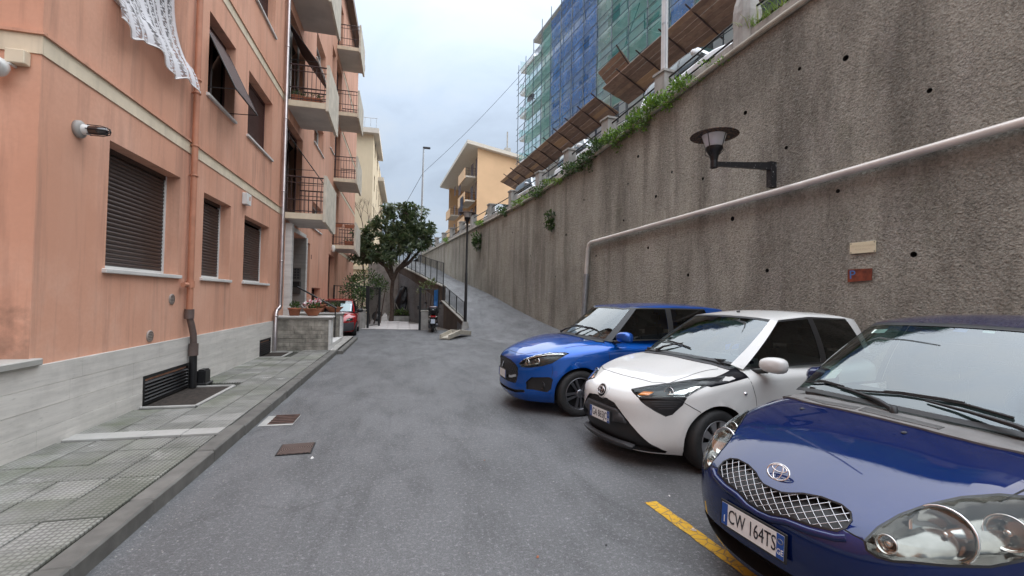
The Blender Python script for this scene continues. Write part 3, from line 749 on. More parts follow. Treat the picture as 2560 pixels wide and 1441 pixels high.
    G = dict(cols=[((.93, 0, .975), (1.66, 0, 1.40), ('ws', 3)), ((.94, .25, .972), (1.67, .22, 1.397), ('ws', 3)), ((.975, .45, .965), (1.69, .40, 1.39), ('ws', 3)), ((1.06, .615, .945), (1.74, .515, 1.375), ('a', 2)),
        ((1.13, .695, .905), (1.80, .56, 1.37), ('sw', 9)), ((2.20, .745, .925), (2.22, .575, 1.405), ('b', 1)), ((2.29, .745, .935), (2.30, .575, 1.405), ('sr', 6)), ((2.95, .735, 1.02), (2.90, .56, 1.385), ('c', 3)),
        ((3.22, .64, .99), (3.16, .50, 1.37), ('rw', 3)), ((3.32, .35, .99), (3.28, .28, 1.385), ('rw', 3)), ((3.34, 0, .99), (3.30, 0, 1.39), ('rw', 1))], roof=[(1.66, 1.40), (1.9, 1.435), (2.3, 1.46), (2.8, 1.45), (3.3, 1.385)], bow=.02, blackcols=('b',))
    c.cabin(G, pm, dict(ws=GLS, sw=DGLS, sr=DGLS, rw=DGLS))
    cowl = [(.86, 0), (.865, .25), (.89, .45), (.945, .60), (1.0, .65), (1.09, .64), (1.0, .45), (.965, .25), (.955, 0)]; cowl = cowl+[(p[0], -p[1]) for p in cowl[::-1] if p[1]]
    obj('cowl', c.sheet(cowl, 'top', .008, .02, step=.05).mesh('cowl', DGR), root)
    wiper(c, (.95, -.30, .985), (1.08, -.02), (1.12, -.42), (1.04, .12), root)
    c.wheels('cover', 9, M('wheel_cover_silver', (.42, .42, .43), .35, .7, var=.08)); c.mirror((-1.30, .885, .965), pm, 1, (.08, .125, .075)); c.mirror((-1.62, .87, .965), pm, -1, (.08, .125, .075)); c.interior((1.70, 2.5), .95)
    b = B().box(-1.90, -1.86, -.012, .012, 1.432, 1.45, bev=.004); b.tube([(-1.88, 0, 1.445), (-2.07, 0, 1.53)], .003, 6); obj('aerial', b.mesh('aerial', BLK), root)

# ---- bright blue hatchback --------------------------------------------------
def bright_blue_car():
    root = car_root('parked_car', 'bright blue hatchback with alloy wheels, farthest of the three cars facing left', (1.47, 6.26, 183.))
    pm = paint('bright_blue_paint', (.001, .075, .36), .36, .6)
    P = dict(L=3.84, W=1.735, fo=.80, wb=2.45, wr=.305, tw=.185, rr=.215, uc=1.3, ur=3.0, m=2.8, mr=3, zb=.17, n=3.9, flare=.026,
             hood=[(-.1, .80), (0, .815), (.1, .845), (.2, .875), (.4, .925), (.7, .975), (1.0, 1.005), (1.3, 1.01), (2, 1.0), (3.9, 1.03)],
             crown=[(0, .02), (.5, .05), (1, .06), (1.4, .03), (3.6, .03)], bulge=[(.80, .66, .5, .12, .03)],
             zlow=[(0, .58), (.3, .60), (.8, .72), (1.3, .80), (3.9, .80)], tuck=[(.15, -.07), (.28, -.02), (.5, .0), (.75, .0), (.95, -.02)],
             nosez=[(.15, -.06), (.22, .0), (.30, .03), (.40, .02), (.55, .025), (.68, .02), (.8, -.0)], dash=(1.2, 1.6), rvm=(-1.72, 0, 1.30))
    c = Car(P, root)
    gr = mir([(0, .70), (.25, .69), (.38, .655), (.445, .61), (.45, .52), (.42, .42), (.40, .39), (.2, .385), (0, .385)])
    hl = [(.455, .665), (.50, .73), (.58, .79), (.67, .83), (.76, .845), (.80, .83), (.79, .77), (.76, .70), (.70, .655), (.60, .625), (.50, .62)]
    fog = [(.56, .43), (.62, .50), (.75, .52), (.78, .49), (.775, .37), (.74, .32), (.64, .34), (.57, .335)]
    low = mir([(0, .30), (.4, .305), (.55, .325), (.55, .29), (.4, .265), (0, .255)])
    cut = [c.sheet(gr, 'front', .05, .09, 3, 3, .06), c.sheet(low, 'front', .05, .08, 3, 3, .06)]
    for f in (lambda o: o, flip): cut += [c.sheet(f(hl), 'front', .06, .10, 2, 2, .05), c.sheet(f(fog), 'front', .05, .085, 3, 3, .05)]
    c.finish_body(cut, [pm, WELL, M('lamp_housing_dark', (.03, .03, .033), .3, .3, var=.1), BLK])
    obj('grille', wires(c, gr, .05, 1.2, .004, -.012).mesh('grille', DGR), root)
    bar = B(); c.ribbon([(-.42, .50), (-.3, .465), (0, .45), (.3, .465), (.42, .50)], 'front', .034, .004, b=bar); obj('grille_bar', bar.mesh('grille_bar', CHR), root)
    h, nm = c.hit((0, .60), 'front'); sb = B()
    for pts in ([(.05, .055), (.05, .02), (-.005, -.02), (-.05, -.02), (.0, .02)], [(-.05, -.055), (-.05, -.02), (.005, .02), (.05, .02), (0, -.02)]): sb.poly([(.0, p[0], p[1]) for p in pts], (.008, 0, 0))
    obj('emblem', sb.mesh('emblem', CHR), root, loc=h+Vector((.006, 0, 0)))
    for f, s in ((lambda o: o, 1), (flip, -1)):
        e = obj('headlamp', rectlamp(c, f(hl), .001, .006).mesh('headlamp', LENS), root)
        obj('reflector', bowl(c, (s*.555, .69), .042, .03, .02, [REF, CHR]), e); obj('reflector', bowl(c, (s*.65, .715), .045, .03, .022, [REF, CHR]), e)
        ch = [(.50, .728), (.58, .785), (.67, .823), (.76, .836), (.78, .82), (.67, .80), (.58, .762), (.52, .72)]; obj('lamp_chrome', c.sheet(f(ch), 'front', -.010, .006).mesh('lamp_chrome', CHR), e)
        ch = [(.50, .632), (.55, .632), (.66, .665), (.67, .70), (.60, .68), (.52, .665)]; obj('lamp_chrome', c.sheet(f(ch), 'front', -.012, .006).mesh('lamp_chrome', HOUS), e)
        obj('fog_lamp', bowl(c, (s*.70, .40), .045, .03, .02, [REF, DGR]), root)
    c.plate('', (.038, 0, .475), .0)
    sm = c.ribbon([(.10, 0), (.11, .25), (.16, .42), (.30, .54)], 'top', .006, mirror=True); c.ribbon([(.62, .70), (.90, .74), (1.15, .76)], 'top', .006, b=sm, mirror=True)
    for s in (1, -1):
        vw = lambda p, s=s: (Vector((-p[0], 3*s, p[1])), Vector((0, -s, 0)))
        c.ribbon([(1.20, .985), (1.20, .85), (1.22, .70), (1.24, .4), (1.24, .25)], vw, .006, b=sm); c.ribbon([(2.25, .98), (2.27, .6), (2.2, .25)], vw, .006, b=sm); c.ribbon([(.42, .66), (.43, .60), (.40, .45)], vw, .005, b=sm)
        obj('door_handle', c.sheet([(1.95, .86), (2.12, .86), (2.12, .89), (1.95, .89)], vw, .022, .026, step=.04).mesh('door_handle', pm), root)
    obj('panel_gap', sm.mesh('panel_gap', SEAM), root)
    G = dict(cols=[((1.12, 0, 1.005), (1.66, 0, 1.445), ('ws', 3)), ((1.125, .28, 1.003), (1.665, .25, 1.442), ('ws', 3)), ((1.15, .50, 1.0), (1.68, .44, 1.435), ('ws', 3)), ((1.22, .675, .985), (1.72, .565, 1.45), ('a', 2)),
        ((1.29, .75, .975), (1.79, .61, 1.45), ('sw', 8)), ((2.20, .80, .995), (2.24, .635, 1.45), ('b', 1)), ((2.29, .80, 1.0), (2.33, .635, 1.45), ('sr', 6)), ((3.0, .79, 1.04), (2.95, .62, 1.44), ('c', 3)),
        ((3.50, .68, 1.03), (3.32, .56, 1.43), ('rw', 3)), ((3.62, .38, 1.03), (3.44, .3, 1.44), ('rw', 3)), ((3.65, 0, 1.03), (3.47, 0, 1.445), ('rw', 1))], roof=[(1.66, 1.445), (1.9, 1.485), (2.4, 1.515), (3.0, 1.50), (3.47, 1.44)], bow=.015, blackcols=('b', 'a'))
    c.cabin(G, pm, dict(ws=GLS, sw=DGLS, sr=DGLS, rw=DGLS))
    cowl = [(1.02, 0), (1.025, .3), (1.05, .52), (1.10, .68), (1.2, .72), (1.24, .68), (1.17, .5), (1.14, .28), (1.135, 0)]; cowl = cowl+[(p[0], -p[1]) for p in cowl[::-1] if p[1]]
    obj('cowl', c.sheet(cowl, 'top', .008, .02, step=.05).mesh('cowl', BLK), root)
    wiper(c, (1.11, -.55, 1.02), (1.26, -.15), (1.27, -.50), (1.25, .15), root); wiper(c, (1.10, .05, 1.02), (1.26, .30), (1.26, .05), (1.25, .58), root)
    c.wheels('alloy', 5); c.mirror((-1.38, .955, 1.05), pm, 1, (.08, .125, .075)); c.mirror((-1.72, .93, 1.04), pm, -1, (.08, .125, .075)); c.interior((1.8, 2.65), .99, .6)
    obj('aerial', B().tube([(-3.0, .1, 1.50), (-3.2, .1, 1.58)], .004, 6).mesh('aerial', BLK), root)

# ---- simpler cars: red city car, cars up on the street ------------------------
def small_car(root, pm, kind='hatch', lamps=True):
    """red city car and street cars"""
    tall = dict(hatch=1.0, suv=1.1)[kind]; L = 3.35 if kind == 'hatch' else 3.95; Wd = 1.51 if kind == 'hatch' else 1.74; k = tall
    P = dict(L=L, W=Wd, fo=.66 if kind == 'hatch' else .8, wb=2.2 if kind == 'hatch' else 2.5, wr=.27 if kind == 'hatch' else .31, tw=.16, uc=1.1, ur=L-.8, m=2.9, mr=3, zb=.18*k, n=3.6, res=(20, 26, 10),
             hood=[(-.1, .70*k), (0, .72*k), (.2, .79*k), (.5, .86*k), (.9, .91*k), (2, .90*k), (4, .93*k)], crown=[(0, .03), (1, .05), (4, .03)], zlow=[(0, .5*k), (.8, .68*k), (4, .72*k)],
             tuck=[(.15, -.06), (.3, -.02), (.5, 0), (.95, -.02)], nosez=[(.15, -.04), (.3, .02), (.5, .02), (.7, -.01)], dash=(.95, 1.35), rvm=(-1.45, 0, 1.22*k))
    c = Car(P, root); b = Wd/2
    hl = [(b*.50, .60*k), (b*.54, .66*k), (b*.66, .70*k), (b*.80, .69*k), (b*.82, .62*k), (b*.72, .575*k), (b*.56, .57*k)]
    inl = mir([(0, .36*k), (b*.55, .36*k), (b*.58, .29*k), (0, .29*k)])
    bp = mir([(0, .52*k), (b*.5, .52*k), (b*.86, .54*k), (b*.88, .40*k), (b*.86, .24*k), (b*.5, .20*k), (0, .20*k)])
    cut = [c.sheet(inl, 'front', .05, .08, 3, 3, .1)]
    for f in (lambda o: o, flip): cut.append(c.sheet(f(hl), 'front', .05, .08, 2, 2, .08))
    c.finish_body(cut, [pm, WELL, HOUS, BLK])
    if kind == 'hatch': obj('bumper', c.sheet([(p[0], p[1]) for p in bp], 'front', .014, .03, step=.07).mesh('bumper', M('grey_bumper', (.06, .06, .065), .6, var=.1)), root)
    for f, s in ((lambda o: o, 1), (flip, -1)):
        e = obj('headlamp', rectlamp(c, f(hl), .003, .012).mesh('headlamp', LENS), root); obj('reflector', bowl(c, (s*b*.66, .63*k), .05, .03, .02, [REF, CHR]), e)
    hb = .90*k; e1 = L-.15
    G = dict(cols=[((.86, 0, hb+.01), (1.36, 0, 1.34*k), ('ws', 3)), ((.89, .4*b/.75, hb), (1.38, .36*b/.75, 1.335*k), ('ws', 3)), ((.99, .57*b/.75, hb-.01), (1.44, .49*b/.75, 1.325*k), ('a', 1)), ((1.05, .63*b/.75, hb-.02), (1.5, .52*b/.75, 1.325*k), ('sw', 6)),
        ((1.95, .68*b/.75, hb-.02), (2.0, .55*b/.75, 1.35*k), ('b', 1)), ((2.03, .68*b/.75, hb-.02), (2.08, .55*b/.75, 1.35*k), ('sr', 5)), ((e1-.45, .67*b/.75, hb), (e1-.5, .53*b/.75, 1.34*k), ('c', 2)), ((e1-.1, .58*b/.75, hb), (e1-.25, .48*b/.75, 1.33*k), ('rw', 3)), ((e1, 0, hb), (e1-.15, 0, 1.34*k), ('rw', 1))],
        roof=[(1.36, 1.34*k), (1.7, 1.39*k), (2.4, 1.42*k), (e1-.15, 1.34*k)], bow=.02, blackcols=('b',))
    c.cabin(G, pm, dict(ws=GLS, sw=DGLS, sr=DGLS, rw=DGLS))
    c.wheels('cover', 6); c.mirror((-1.18, b+.075, .95*k), BLK if kind == 'hatch' else pm, 1); c.mirror((-1.18, b+.075, .95*k), BLK if kind == 'hatch' else pm, -1); c.interior((1.6, 2.4), .88*k, .5)
    return c
# ------------------------------------------------------------------ materials of the place
def asphalt(name, base=(.162, .163, .167)):
    n = NT(name); p = n.pos()
    fine = n.noise(p, 95, 4, .8); vo = n.new('TexVoronoi'); vo.inputs['Scale'].default_value = 130; n.link(p, vo.inputs['Vector'])
    big = n.noise(p, .55, 6, .6, .4); mid = n.noise(n.pos((1, .35, 1)), 2.2, 5, .65); dark = n.noise(n.pos((1.2, .5, 1)), 1.1, 6, .7, .8)
    c = n.mix(n.rng(big, .3, .7), tuple(x*.74 for x in base), tuple(x*1.28 for x in base))
    c = n.mix(n.rng(mid, .48, .68, 0, .7), c, tuple(x*.55 for x in base))
    c = n.mix(n.rng(dark, .52, .64, 0, .6), c, tuple(x*.45 for x in base))
    c = n.mix(n.rng(fine, .35, .7), n.mix(.6, c, (.0, .0, .0)), c); g2 = n.noise(p, 34, 5, .85); c = n.mix(n.rng(g2, .54, .66, 0, .6), c, tuple(min(1, x*2.1) for x in base)); c = n.mix(n.rng(g2, .46, .34, 0, .65), c, tuple(x*.45 for x in base))
    wh = n.math('MULTIPLY', n.rng(vo.outputs['Color'], .86, .9), n.rng(fine, .5, .62))
    c = n.mix(n.math('MULTIPLY', wh, .5), c, (.42, .41, .40))
    # fine cracks
    cr = n.new('TexVoronoi'); cr.feature = 'DISTANCE_TO_EDGE'; cr.inputs['Scale'].default_value = .45; n.link(n.pos((1, 1, 0)), cr.inputs['Vector'])
    ds = n.noise(p, 3, 4); crk = n.math('MULTIPLY', n.rng(n.math('ADD', cr.outputs['Distance'], n.rng(ds, 0, 1, -.012, .012)), .002, .006, 1, 0), n.rng(big, .5, .6))
    c = n.mix(n.math('MULTIPLY', crk, .35), c, (.03, .03, .03))
    n.col(c); n.set(Roughness=n.rng(mid, .3, .7, .58, .75)); n.b.inputs['Specular IOR Level'].default_value = .6
    n.bump(n.math('ADD', fine, vo.outputs['Distance']), .55, .006); return n.m
ASPH = asphalt('asphalt')
def plaster():
    n = NT('salmon_plaster'); p = n.pos(); a = n.noise(p, .7, 5, .6); st = n.noise(n.pos((2.5, 2.5, .22)), 1.5, 6, .62, .3); f = n.noise(p, 28, 4, .6)
    c = n.mix(n.rng(a, .3, .7), (.62, .32, .215), (.74, .41, .29)); c = n.mix(n.rng(f, .35, .65, 0, .35), c, (.58, .305, .21))
    c = n.mix(n.rng(st, .50, .74, 0, .65), c, (.33, .18, .13)); s2 = n.noise(n.pos((7, 7, .30)), 1.3, 5, .65); c = n.mix(n.rng(s2, .55, .75, 0, .40), c, (.30, .17, .13)); s3 = n.noise(n.pos((1, 1, .6)), .45, 5, .6, .6); c = n.mix(n.rng(s3, .50, .66, 0, .35), c, (.72, .44, .33)); g = n.new('NewGeometry'); sp = n.new('SeparateXYZ'); n.link(g.outputs['Position'], sp.inputs[0])
    pale = n.noise(p, 1.4, 5, .7); c = n.mix(n.math('MULTIPLY', n.rng(pale, .5, .72, 0, .5), n.rng(sp.outputs['Z'], .9, 2.2, 1, .25)), c, (.66, .43, .33))
    # damp, mouldy patch at the foot of the end wall
    dm = n.math('MULTIPLY', n.rng(sp.outputs['Y'], 4.735, 4.745, 1, 0), n.rng(n.math('ADD', sp.outputs['Z'], n.rng(n.noise(p, 3, 5, .7), .3, .7, -.45, .45)), 1.0, 1.45, 1, 0)); c = n.mix(n.math('MULTIPLY', dm, .8), c, (.07, .055, .04))
    n.col(c); n.set(Roughness=.88); n.b.inputs['Specular IOR Level'].default_value = .25; n.bump(n.noise(p, 170, 3, .7), .22, .004); return n.m
SALM = plaster()
def roughcast():
    n = NT('roughcast_wall'); p = n.pos(); st = n.noise(n.pos((1.3, 1.3, .18)), 1.2, 7, .62, .4); a = n.noise(p, .45, 6, .6, .5); f = n.noise(p, 21, 4, .8, .3); f2 = n.noise(p, 8, 5, .7); vo = n.new('TexVoronoi'); vo.inputs['Scale'].default_value = 34; n.link(p, vo.inputs['Vector'])
    c = n.mix(n.rng(a, .3, .7), (.35, .322, .27), (.50, .465, .39)); c = n.mix(n.rng(st, .46, .70, 0, .78), c, (.16, .145, .12))
    pale = n.noise(n.pos((.9, .9, .25)), 1.7, 6, .65); c = n.mix(n.rng(pale, .54, .72, 0, .6), c, (.52, .475, .42))
    bl = n.noise(n.pos((1, 1, .45)), .5, 6, .65, .3); c = n.mix(n.rng(bl, .47, .68, 0, .5), c, (.12, .108, .09)); gr = n.noise(p, .9, 5, .7); c = n.mix(n.rng(gr, .60, .74, 0, .30), c, (.16, .165, .10))
    c = n.mix(n.rng(f, .34, .52, .52, 0), c, (.06, .052, .044)); c = n.mix(n.rng(f, .56, .70, 0, .42), c, (.60, .56, .50)); n.col(c)
    n.set(Roughness=.93); n.b.inputs['Specular IOR Level'].default_value = .2
    h = n.math('ADD', n.math('MULTIPLY', f, 1.0), n.math('ADD', n.math('MULTIPLY', f2, .7), n.math('MULTIPLY', vo.outputs['Distance'], .5))); n.bump(h, 1.0, .05); return n.m
ROUGH = roughcast()
def travertine(name, base=(.66, .63, .585), dirt=.28):
    n = NT(name); p = n.pos((.6, .6, 9)); v = n.noise(p, 1.6, 7, .65, .6); a = n.noise(n.pos(), 2.2, 6, .65); h = n.noise(n.pos((2, 2, 14)), 5, 4, .6)
    c = n.mix(n.rng(v, .3, .7), tuple(x*.80 for x in base), tuple(min(1, x*1.10) for x in base)); c = n.mix(n.rng(h, .60, .72, 0, .5), c, tuple(x*.55 for x in base))
    c = n.mix(n.rng(a, .48, .74, 0, dirt), c, (.16, .155, .145)); oi = n.new('ObjectInfo').outputs['Random']; c = n.mix(n.rng(oi, 0, 1, 0, .16), c, tuple(x*.6 for x in base))
    g = n.new('NewGeometry'); sp = n.new('SeparateXYZ'); n.link(g.outputs['Position'], sp.inputs[0]); ed = n.noise(n.pos(), 5, 5, .7)
    n.col(c); n.set(Roughness=.7); n.bump(h, .25, .004); return n.m
TRAV = travertine('travertine'); TRAVD = travertine('weathered_travertine', (.25, .235, .205), 1.3); MARB = travertine('marble_sill', (.66, .64, .61), .2)
CREAM = M('cream_paint', (.70, .60, .45), .85, var=.10, vs=3, streak=.3); CREAMD = M('weathered_concrete_panel', (.62, .56, .46), .9, var=.14, vs=4, streak=.35, bump=.15)
CONC = M('concrete', (.36, .345, .32), .9, var=.2, vs=3, streak=.45, bump=.3, bs=40); SOFF = M('balcony_soffit', (.55, .53, .49), .9, var=.1, vs=2)
SHUT = M('brown_shutter', (.045, .028, .023), .45, var=.12, vs=8); SHUTR = M('red_brown_shutter', (.075, .032, .028), .55, var=.12, vs=8); WHT = M('white_aluminium', (.68, .68, .66), .4, var=.05)
IRON = M('black_iron', (.014, .014, .015), .45, .2, var=.2, vs=20); RAIL = M('dark_rail', (.045, .022, .022), .5, var=.15, vs=20); GREYM = M('galvanised', (.42, .43, .44), .38, .75, var=.15, vs=6)
ZINC = M('zinc_pipe', (.52, .47, .47), .28, .9, var=.15, vs=4); SALP = M('salmon_pipe', (.46, .20, .12), .6, var=.12, vs=5); BRNP = M('brown_ceramic_pipe', (.12, .085, .075), .45, var=.2, vs=8); RUST = M('rusty_iron', (.10, .055, .042), .8, .2, var=.35, vs=14, bump=.3, bs=50)
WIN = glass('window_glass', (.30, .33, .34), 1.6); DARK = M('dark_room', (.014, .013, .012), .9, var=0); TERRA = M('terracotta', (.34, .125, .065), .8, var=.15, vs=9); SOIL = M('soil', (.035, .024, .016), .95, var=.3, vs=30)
YELP = M('yellow_paint', (.60, .33, .02), .75, var=.25, vs=9, bump=.2, bs=80)
# ------------------------------------------------------------------ ground
tag(B().quad((-400, -400, -.03), (400, -400, -.03), (400, 400, -.03), (-400, 400, -.03)).build('ground', M('earth', (.10, .09, .075), .95, var=.2, vs=.4)), kind='structure')
P0 = Vector((7.96, -1.97, 0)); WA = radians(7.45); WD = Vector((-sin(WA), cos(WA), 0)); WN = Vector((cos(WA), sin(WA), 0))
def wp(s, d, z): q = P0+WD*s+WN*d; return Vector((q.x, q.y, z))
TOPZ = [(-14, 8.2), (5.6, 7.18), (8.4, 6.98), (9.7, 6.87), (12.3, 6.58), (15.5, 6.27), (19.9, 5.96), (23.1, 5.87), (33.7, 5.84), (48.9, 5.77), (70, 5.7)]
RAMPR = [(0, .0), (12.5, 0.0), (15, .1), (17.6, .38), (20, .72), (22.5, 1.13), (25.1, 1.62), (29, 2.2), (33.5, 2.8), (41, 4.1), (50, 5.3), (70, 5.65)]
# ramp: left edge polyline (x,y,z) against the wall foot on the right
RL = [(3.4, 13.6, -.03), (3.0, 16.0, -.02), (2.7, 18.0, .0), (2.56, 19.0, .22), (2.2, 21, .80), (1.88, 22.4, 1.30), (1.36, 24.3, 1.75), (.86, 26.2, 2.2), (.3, 28.6, 2.7), (-.3, 30.8, 3.1), (-1.6, 36, 4.2), (-2.3, 46, 5.35), (-2.6, 70, 5.6)]
RS = [14.2, 16.6, 19.0, 20.2, 22.4, 24.4, 26.6, 28.6, 31.0, 33.4, 39, 48.5, 70]
def ramp_mesh():
    b = B(); n = 7; vs = []
    for (x, y, z), s in zip(RL, RS):
        r = wp(s, .02, lerp_tab(RAMPR, s)); l = Vector((x, y, z))
        for k in range(n): t = k/(n-1); q = l.lerp(r, t); q.z += .006; vs.append(q)
    b.add(vs, [(i*n+k, i*n+k+1, (i+1)*n+k+1, (i+1)*n+k) for i in range(len(RL)-1) for k in range(n-1)], 0, True)
    for (p, q) in zip(RL, RL[1:]): b.quad((*p[:2], p[2]+.006), (*q[:2], q[2]+.006), (*q[:2], -.05), (*p[:2], -.05))
    return b
yard = B(); ye = [wp(-14, .05, 0), wp(8, .05, 0), wp(21, .05, 0)]
yard.add([(-1.7, -14, 0), *[(p.x, p.y, 0) for p in ye], (3.2, 18.9, 0), (2.62, 18.9, 0), (2.3, 20.6, 0), (.8, 20.8, 0), (-1.6, 21.7, 0), (-3.15, 21.7, 0), (-3.15, 13.1, 0), (-1.7, 12.9, 0)], [tuple(range(12))])
tag(yard.build('yard_road', ASPH), kind='structure')
tag(ramp_mesh().build('ramp_road', asphalt('ramp_asphalt_lit', (.205, .206, .212))), kind='structure')  # lighter copy of the yard asphalt; brighter light here is put into its colour
# ------------------------------------------------------------------ pavement with tiles and kerb
def tilemat():
    n = NT('pavement_tile'); g = n.pos(); sp = n.new('SeparateXYZ'); n.link(g, sp.inputs[0]); K = 1/.0365
    def saw(o, w=.30):
        f = n.math('FRACT', n.math('MULTIPLY', o, K)); d = n.math('ABSOLUTE', n.math('SUBTRACT', f, .5)); return n.rng(d, .28, .42, 1, 0)
    stud = n.math('MULTIPLY', saw(sp.outputs['X']), saw(sp.outputs['Y']))
    big = n.noise(n.pos((1, .55, 1)), 1.1, 6, .65, .6); mid = n.noise(g, 5, 5, .6); moss = n.noise(g, .9, 5, .6); wh = n.noise(g, 1.6, 6, .6)
    c = n.mix(n.rng(big, .3, .72), (.215, .21, .195), (.40, .39, .365)); oi = n.new('ObjectInfo').outputs['Random']; c = n.mix(n.rng(oi, 0, 1, 0, .6), c, (.13, .13, .115))
    c = n.mix(n.rng(mid, .46, .68, 0, .55), c, (.10, .10, .088)); c = n.mix(n.rng(wh, .60, .68, 0, .6), c, (.60, .58, .55))
    fx = n.math('MULTIPLY', n.rng(moss, .46, .60, 0, .7), n.rng(sp.outputs['X'], -3.15, -2.1, 1, .35)); c = n.mix(fx, c, (.095, .12, .045))
    wear = n.rng(n.noise(g, .8, 4), .4, .62, .35, 1); c = n.mix(n.math('MULTIPLY', n.math('SUBTRACT', 1, stud), n.math('MULTIPLY', wear, .72)), c, (.055, .057, .045)); n.col(c)
    n.set(Roughness=.85); n.bump(n.math('MULTIPLY', stud, wear), .5, .006); return n.m
TILE = tilemat(); MARBT = travertine('marble_strip', (.42, .41, .385), .45); KERB = M('kerb_stone', (.145, .138, .125), .85, var=.22, vs=6, bump=.3, bs=60, rnd=.3)
pv = B(); pv.box(-3.16, -1.80, -14, 12.25, -.02, .096); pv.box(-3.16, -1.66, 12.25, 16.4, -.02, .096)
pav = tag(pv.build('pavement', M('mortar_bed', (.045, .046, .036), .95, var=.3, vs=20)), kind='structure')
PITS = [(6.42, 7.72, -3.15, -2.52), (11.05, 12.0, -3.15, -2.66)]
def tiles():
    tx, ty = .334, .338; me = B().box(-tx/2+.005, tx/2-.005, -ty/2+.005, ty/2-.005, 0, .022, bev=.004).mesh('tile', TILE)
    y = -2.9; r = random.Random(3)
    while y < 12.3:
        strip = 5.08 < y < 5.40
        for k in range(4):
            x = -3.135+tx/2+k*tx
            if any(a-.1 < y < b+.1 and c-.1 < x < d+.1 for a, b, c, d in PITS): continue
            o = obj('tile', me, pav, (x, y, .097+r.uniform(0, .004)), (r.uniform(-.006, .006), r.uniform(-.006, .006), r.uniform(-.006, .006)))
            if strip:
                o.scale = (1, .62, 1.05); o.data = MSTRIP
        y += ty*(.64 if strip else 1)
    # worn slabs before the entrance steps
    for j, yy in enumerate((12.66, 13.5, 14.35, 15.2, 16.0)): obj('slab', SLAB, pav, (-1.86, yy-.02, .098), (0, 0, 0))
MSTRIP = B().box(-.164, .164, -.166, .166, 0, .022, bev=.003).mesh('tile', MARBT)
SLAB = B().box(-.19, .19, -.41, .41, 0, .022, bev=.004).mesh('slab', travertine('stone_slab', (.38, .36, .33), .55))
tiles()
km = [B().box(-.078, .078, -l/2+.004, l/2-.004, -.05, .112, bev=.011).mesh('kerb_stone', KERB) for l in (1.0, .8)]
y = -9.0; r = random.Random(5); i = 0
while y < 12.1:
    l = (1.0, .8)[i % 2]; obj('kerb_stone', km[i % 2], pav, (-1.722, y+l/2, r.uniform(-.004, .006)), (0, 0, r.uniform(-.008, .008))); y += l; i += 1
obj('kerb_stone', B().box(-1.645, -1.505, 12.32, 16.3, -.05, .085, bev=.012).mesh('kerb_stone', KERB), pav); obj('kerb_stone', B().box(-1.79, -1.65, 12.18, 12.42, -.05, .09, bev=.012).mesh('kerb_stone', KERB), pav)
# light wells sunk beside the wall, with black louvres
for a, b_, c, d in PITS:
    w = B(); w.box(c+.02, d-.02, a+.015, b_-.015, .099, .104); obj('light_well', w.mesh('light_well', M('well_leaf_litter', (.035, .026, .02), .95, var=.5, vs=25, bump=.6, bs=40)), pav)
    for q in ((c, d, a-.04, a+.015), (c, d, b_-.015, b_+.03), (d-.02, d+.03, a+.015, b_-.015)): obj('well_border', B().box(q[0], q[1], q[2], q[3], .098, .124, bev=.004).mesh('well_border', travertine('pale_border', (.55, .54, .51), .25) if False else MARBT), pav)
# ------------------------------------------------------------------ left apartment building
XF = -3.15
bld = thing('apartment_building', 'long salmon apartment block with brown roller shutters and stacked balconies', 'building', (XF, 4.74, 0))
pl = lambda y, z, d: (XF-d, y, z)
FL = 2.99
W1 = [(5.70, 7.28, 1.79, 3.20), (8.05, 9.20, 1.79, 3.17), (9.93, 11.60, 1.79, 3.14)]
holes = []
for k in range(5):
    for a, b_, c, d in W1: holes.append((a, b_, c+FL*k, d+FL*k-(.02 if k else 0), .20))
DOOR = (13.32, 15.62, .62, 3.38, .62); holes.append(DOOR)
NARROW = (15.92, 16.42, 1.45, 3.30, .22); LOWW = (16.85, 18.5, .75, 1.80, .24); DOOR2 = (20.3, 22.0, .12, 3.32, .25); holes += [NARROW, LOWW, DOOR2]
SMALL = [(16.55, 18.35, 3.93+3.0*k, 4.85+3.0*k, .22) for k in range(4)]; holes += SMALL
BDOOR = [(13.0, 14.85, 3.75+3.05*k, 6.35+3.0*k, .2) for k in range(4)]; holes += BDOOR
TALL = [(19.9, 20.85, 4.8+3.03*k, 6.2+3.03*k, .22) for k in range(4)]; BD2 = [(21.15, 22.8, 3.8+3.03*k, 6.3+3.03*k, .2) for k in range(4)]; holes += TALL+BD2
ZR = 16.5
w = B(); holes_wall(w, 4.74, 30.0, .12, ZR, holes, pl, .2)
# rest of the block: end wall, far wall, back, roof, and the part behind the camera
w.quad((XF, 4.74, 0), (-11, 4.74, 0), (-11, 4.74, ZR), (XF, 4.74, ZR)); w.quad((XF, 30, 0), (-11, 30, 0), (-11, 30, ZR), (XF, 30, ZR)); w.quad((-11, 4.74, 0), (-11, 30, 0), (-11, 30, ZR), (-11, 4.74, ZR)); w.quad((XF, 4.74, ZR), (-11, 4.74, ZR), (-11, 30, ZR), (XF, 30, ZR))
w.quad((-7.5, -14, 0), (-7.5, 4.74, 0), (-7.5, 4.74, ZR), (-7.5, -14, ZR))
obj('wall', w.mesh('wall', SALM), bld, world=True)
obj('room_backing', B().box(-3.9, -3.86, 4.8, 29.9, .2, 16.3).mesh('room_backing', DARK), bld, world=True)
rb = B(); rb.box(-11.3, -2.80, 4.4, 30.35, ZR+.004, ZR+.22); rb.box(-2.82, -2.78, 4.35, 30.4, ZR-.1, ZR+.25); obj('eaves', rb.mesh('eaves', M('eaves_brown', (.20, .15, .12), .8, var=.1)), bld, world=True)
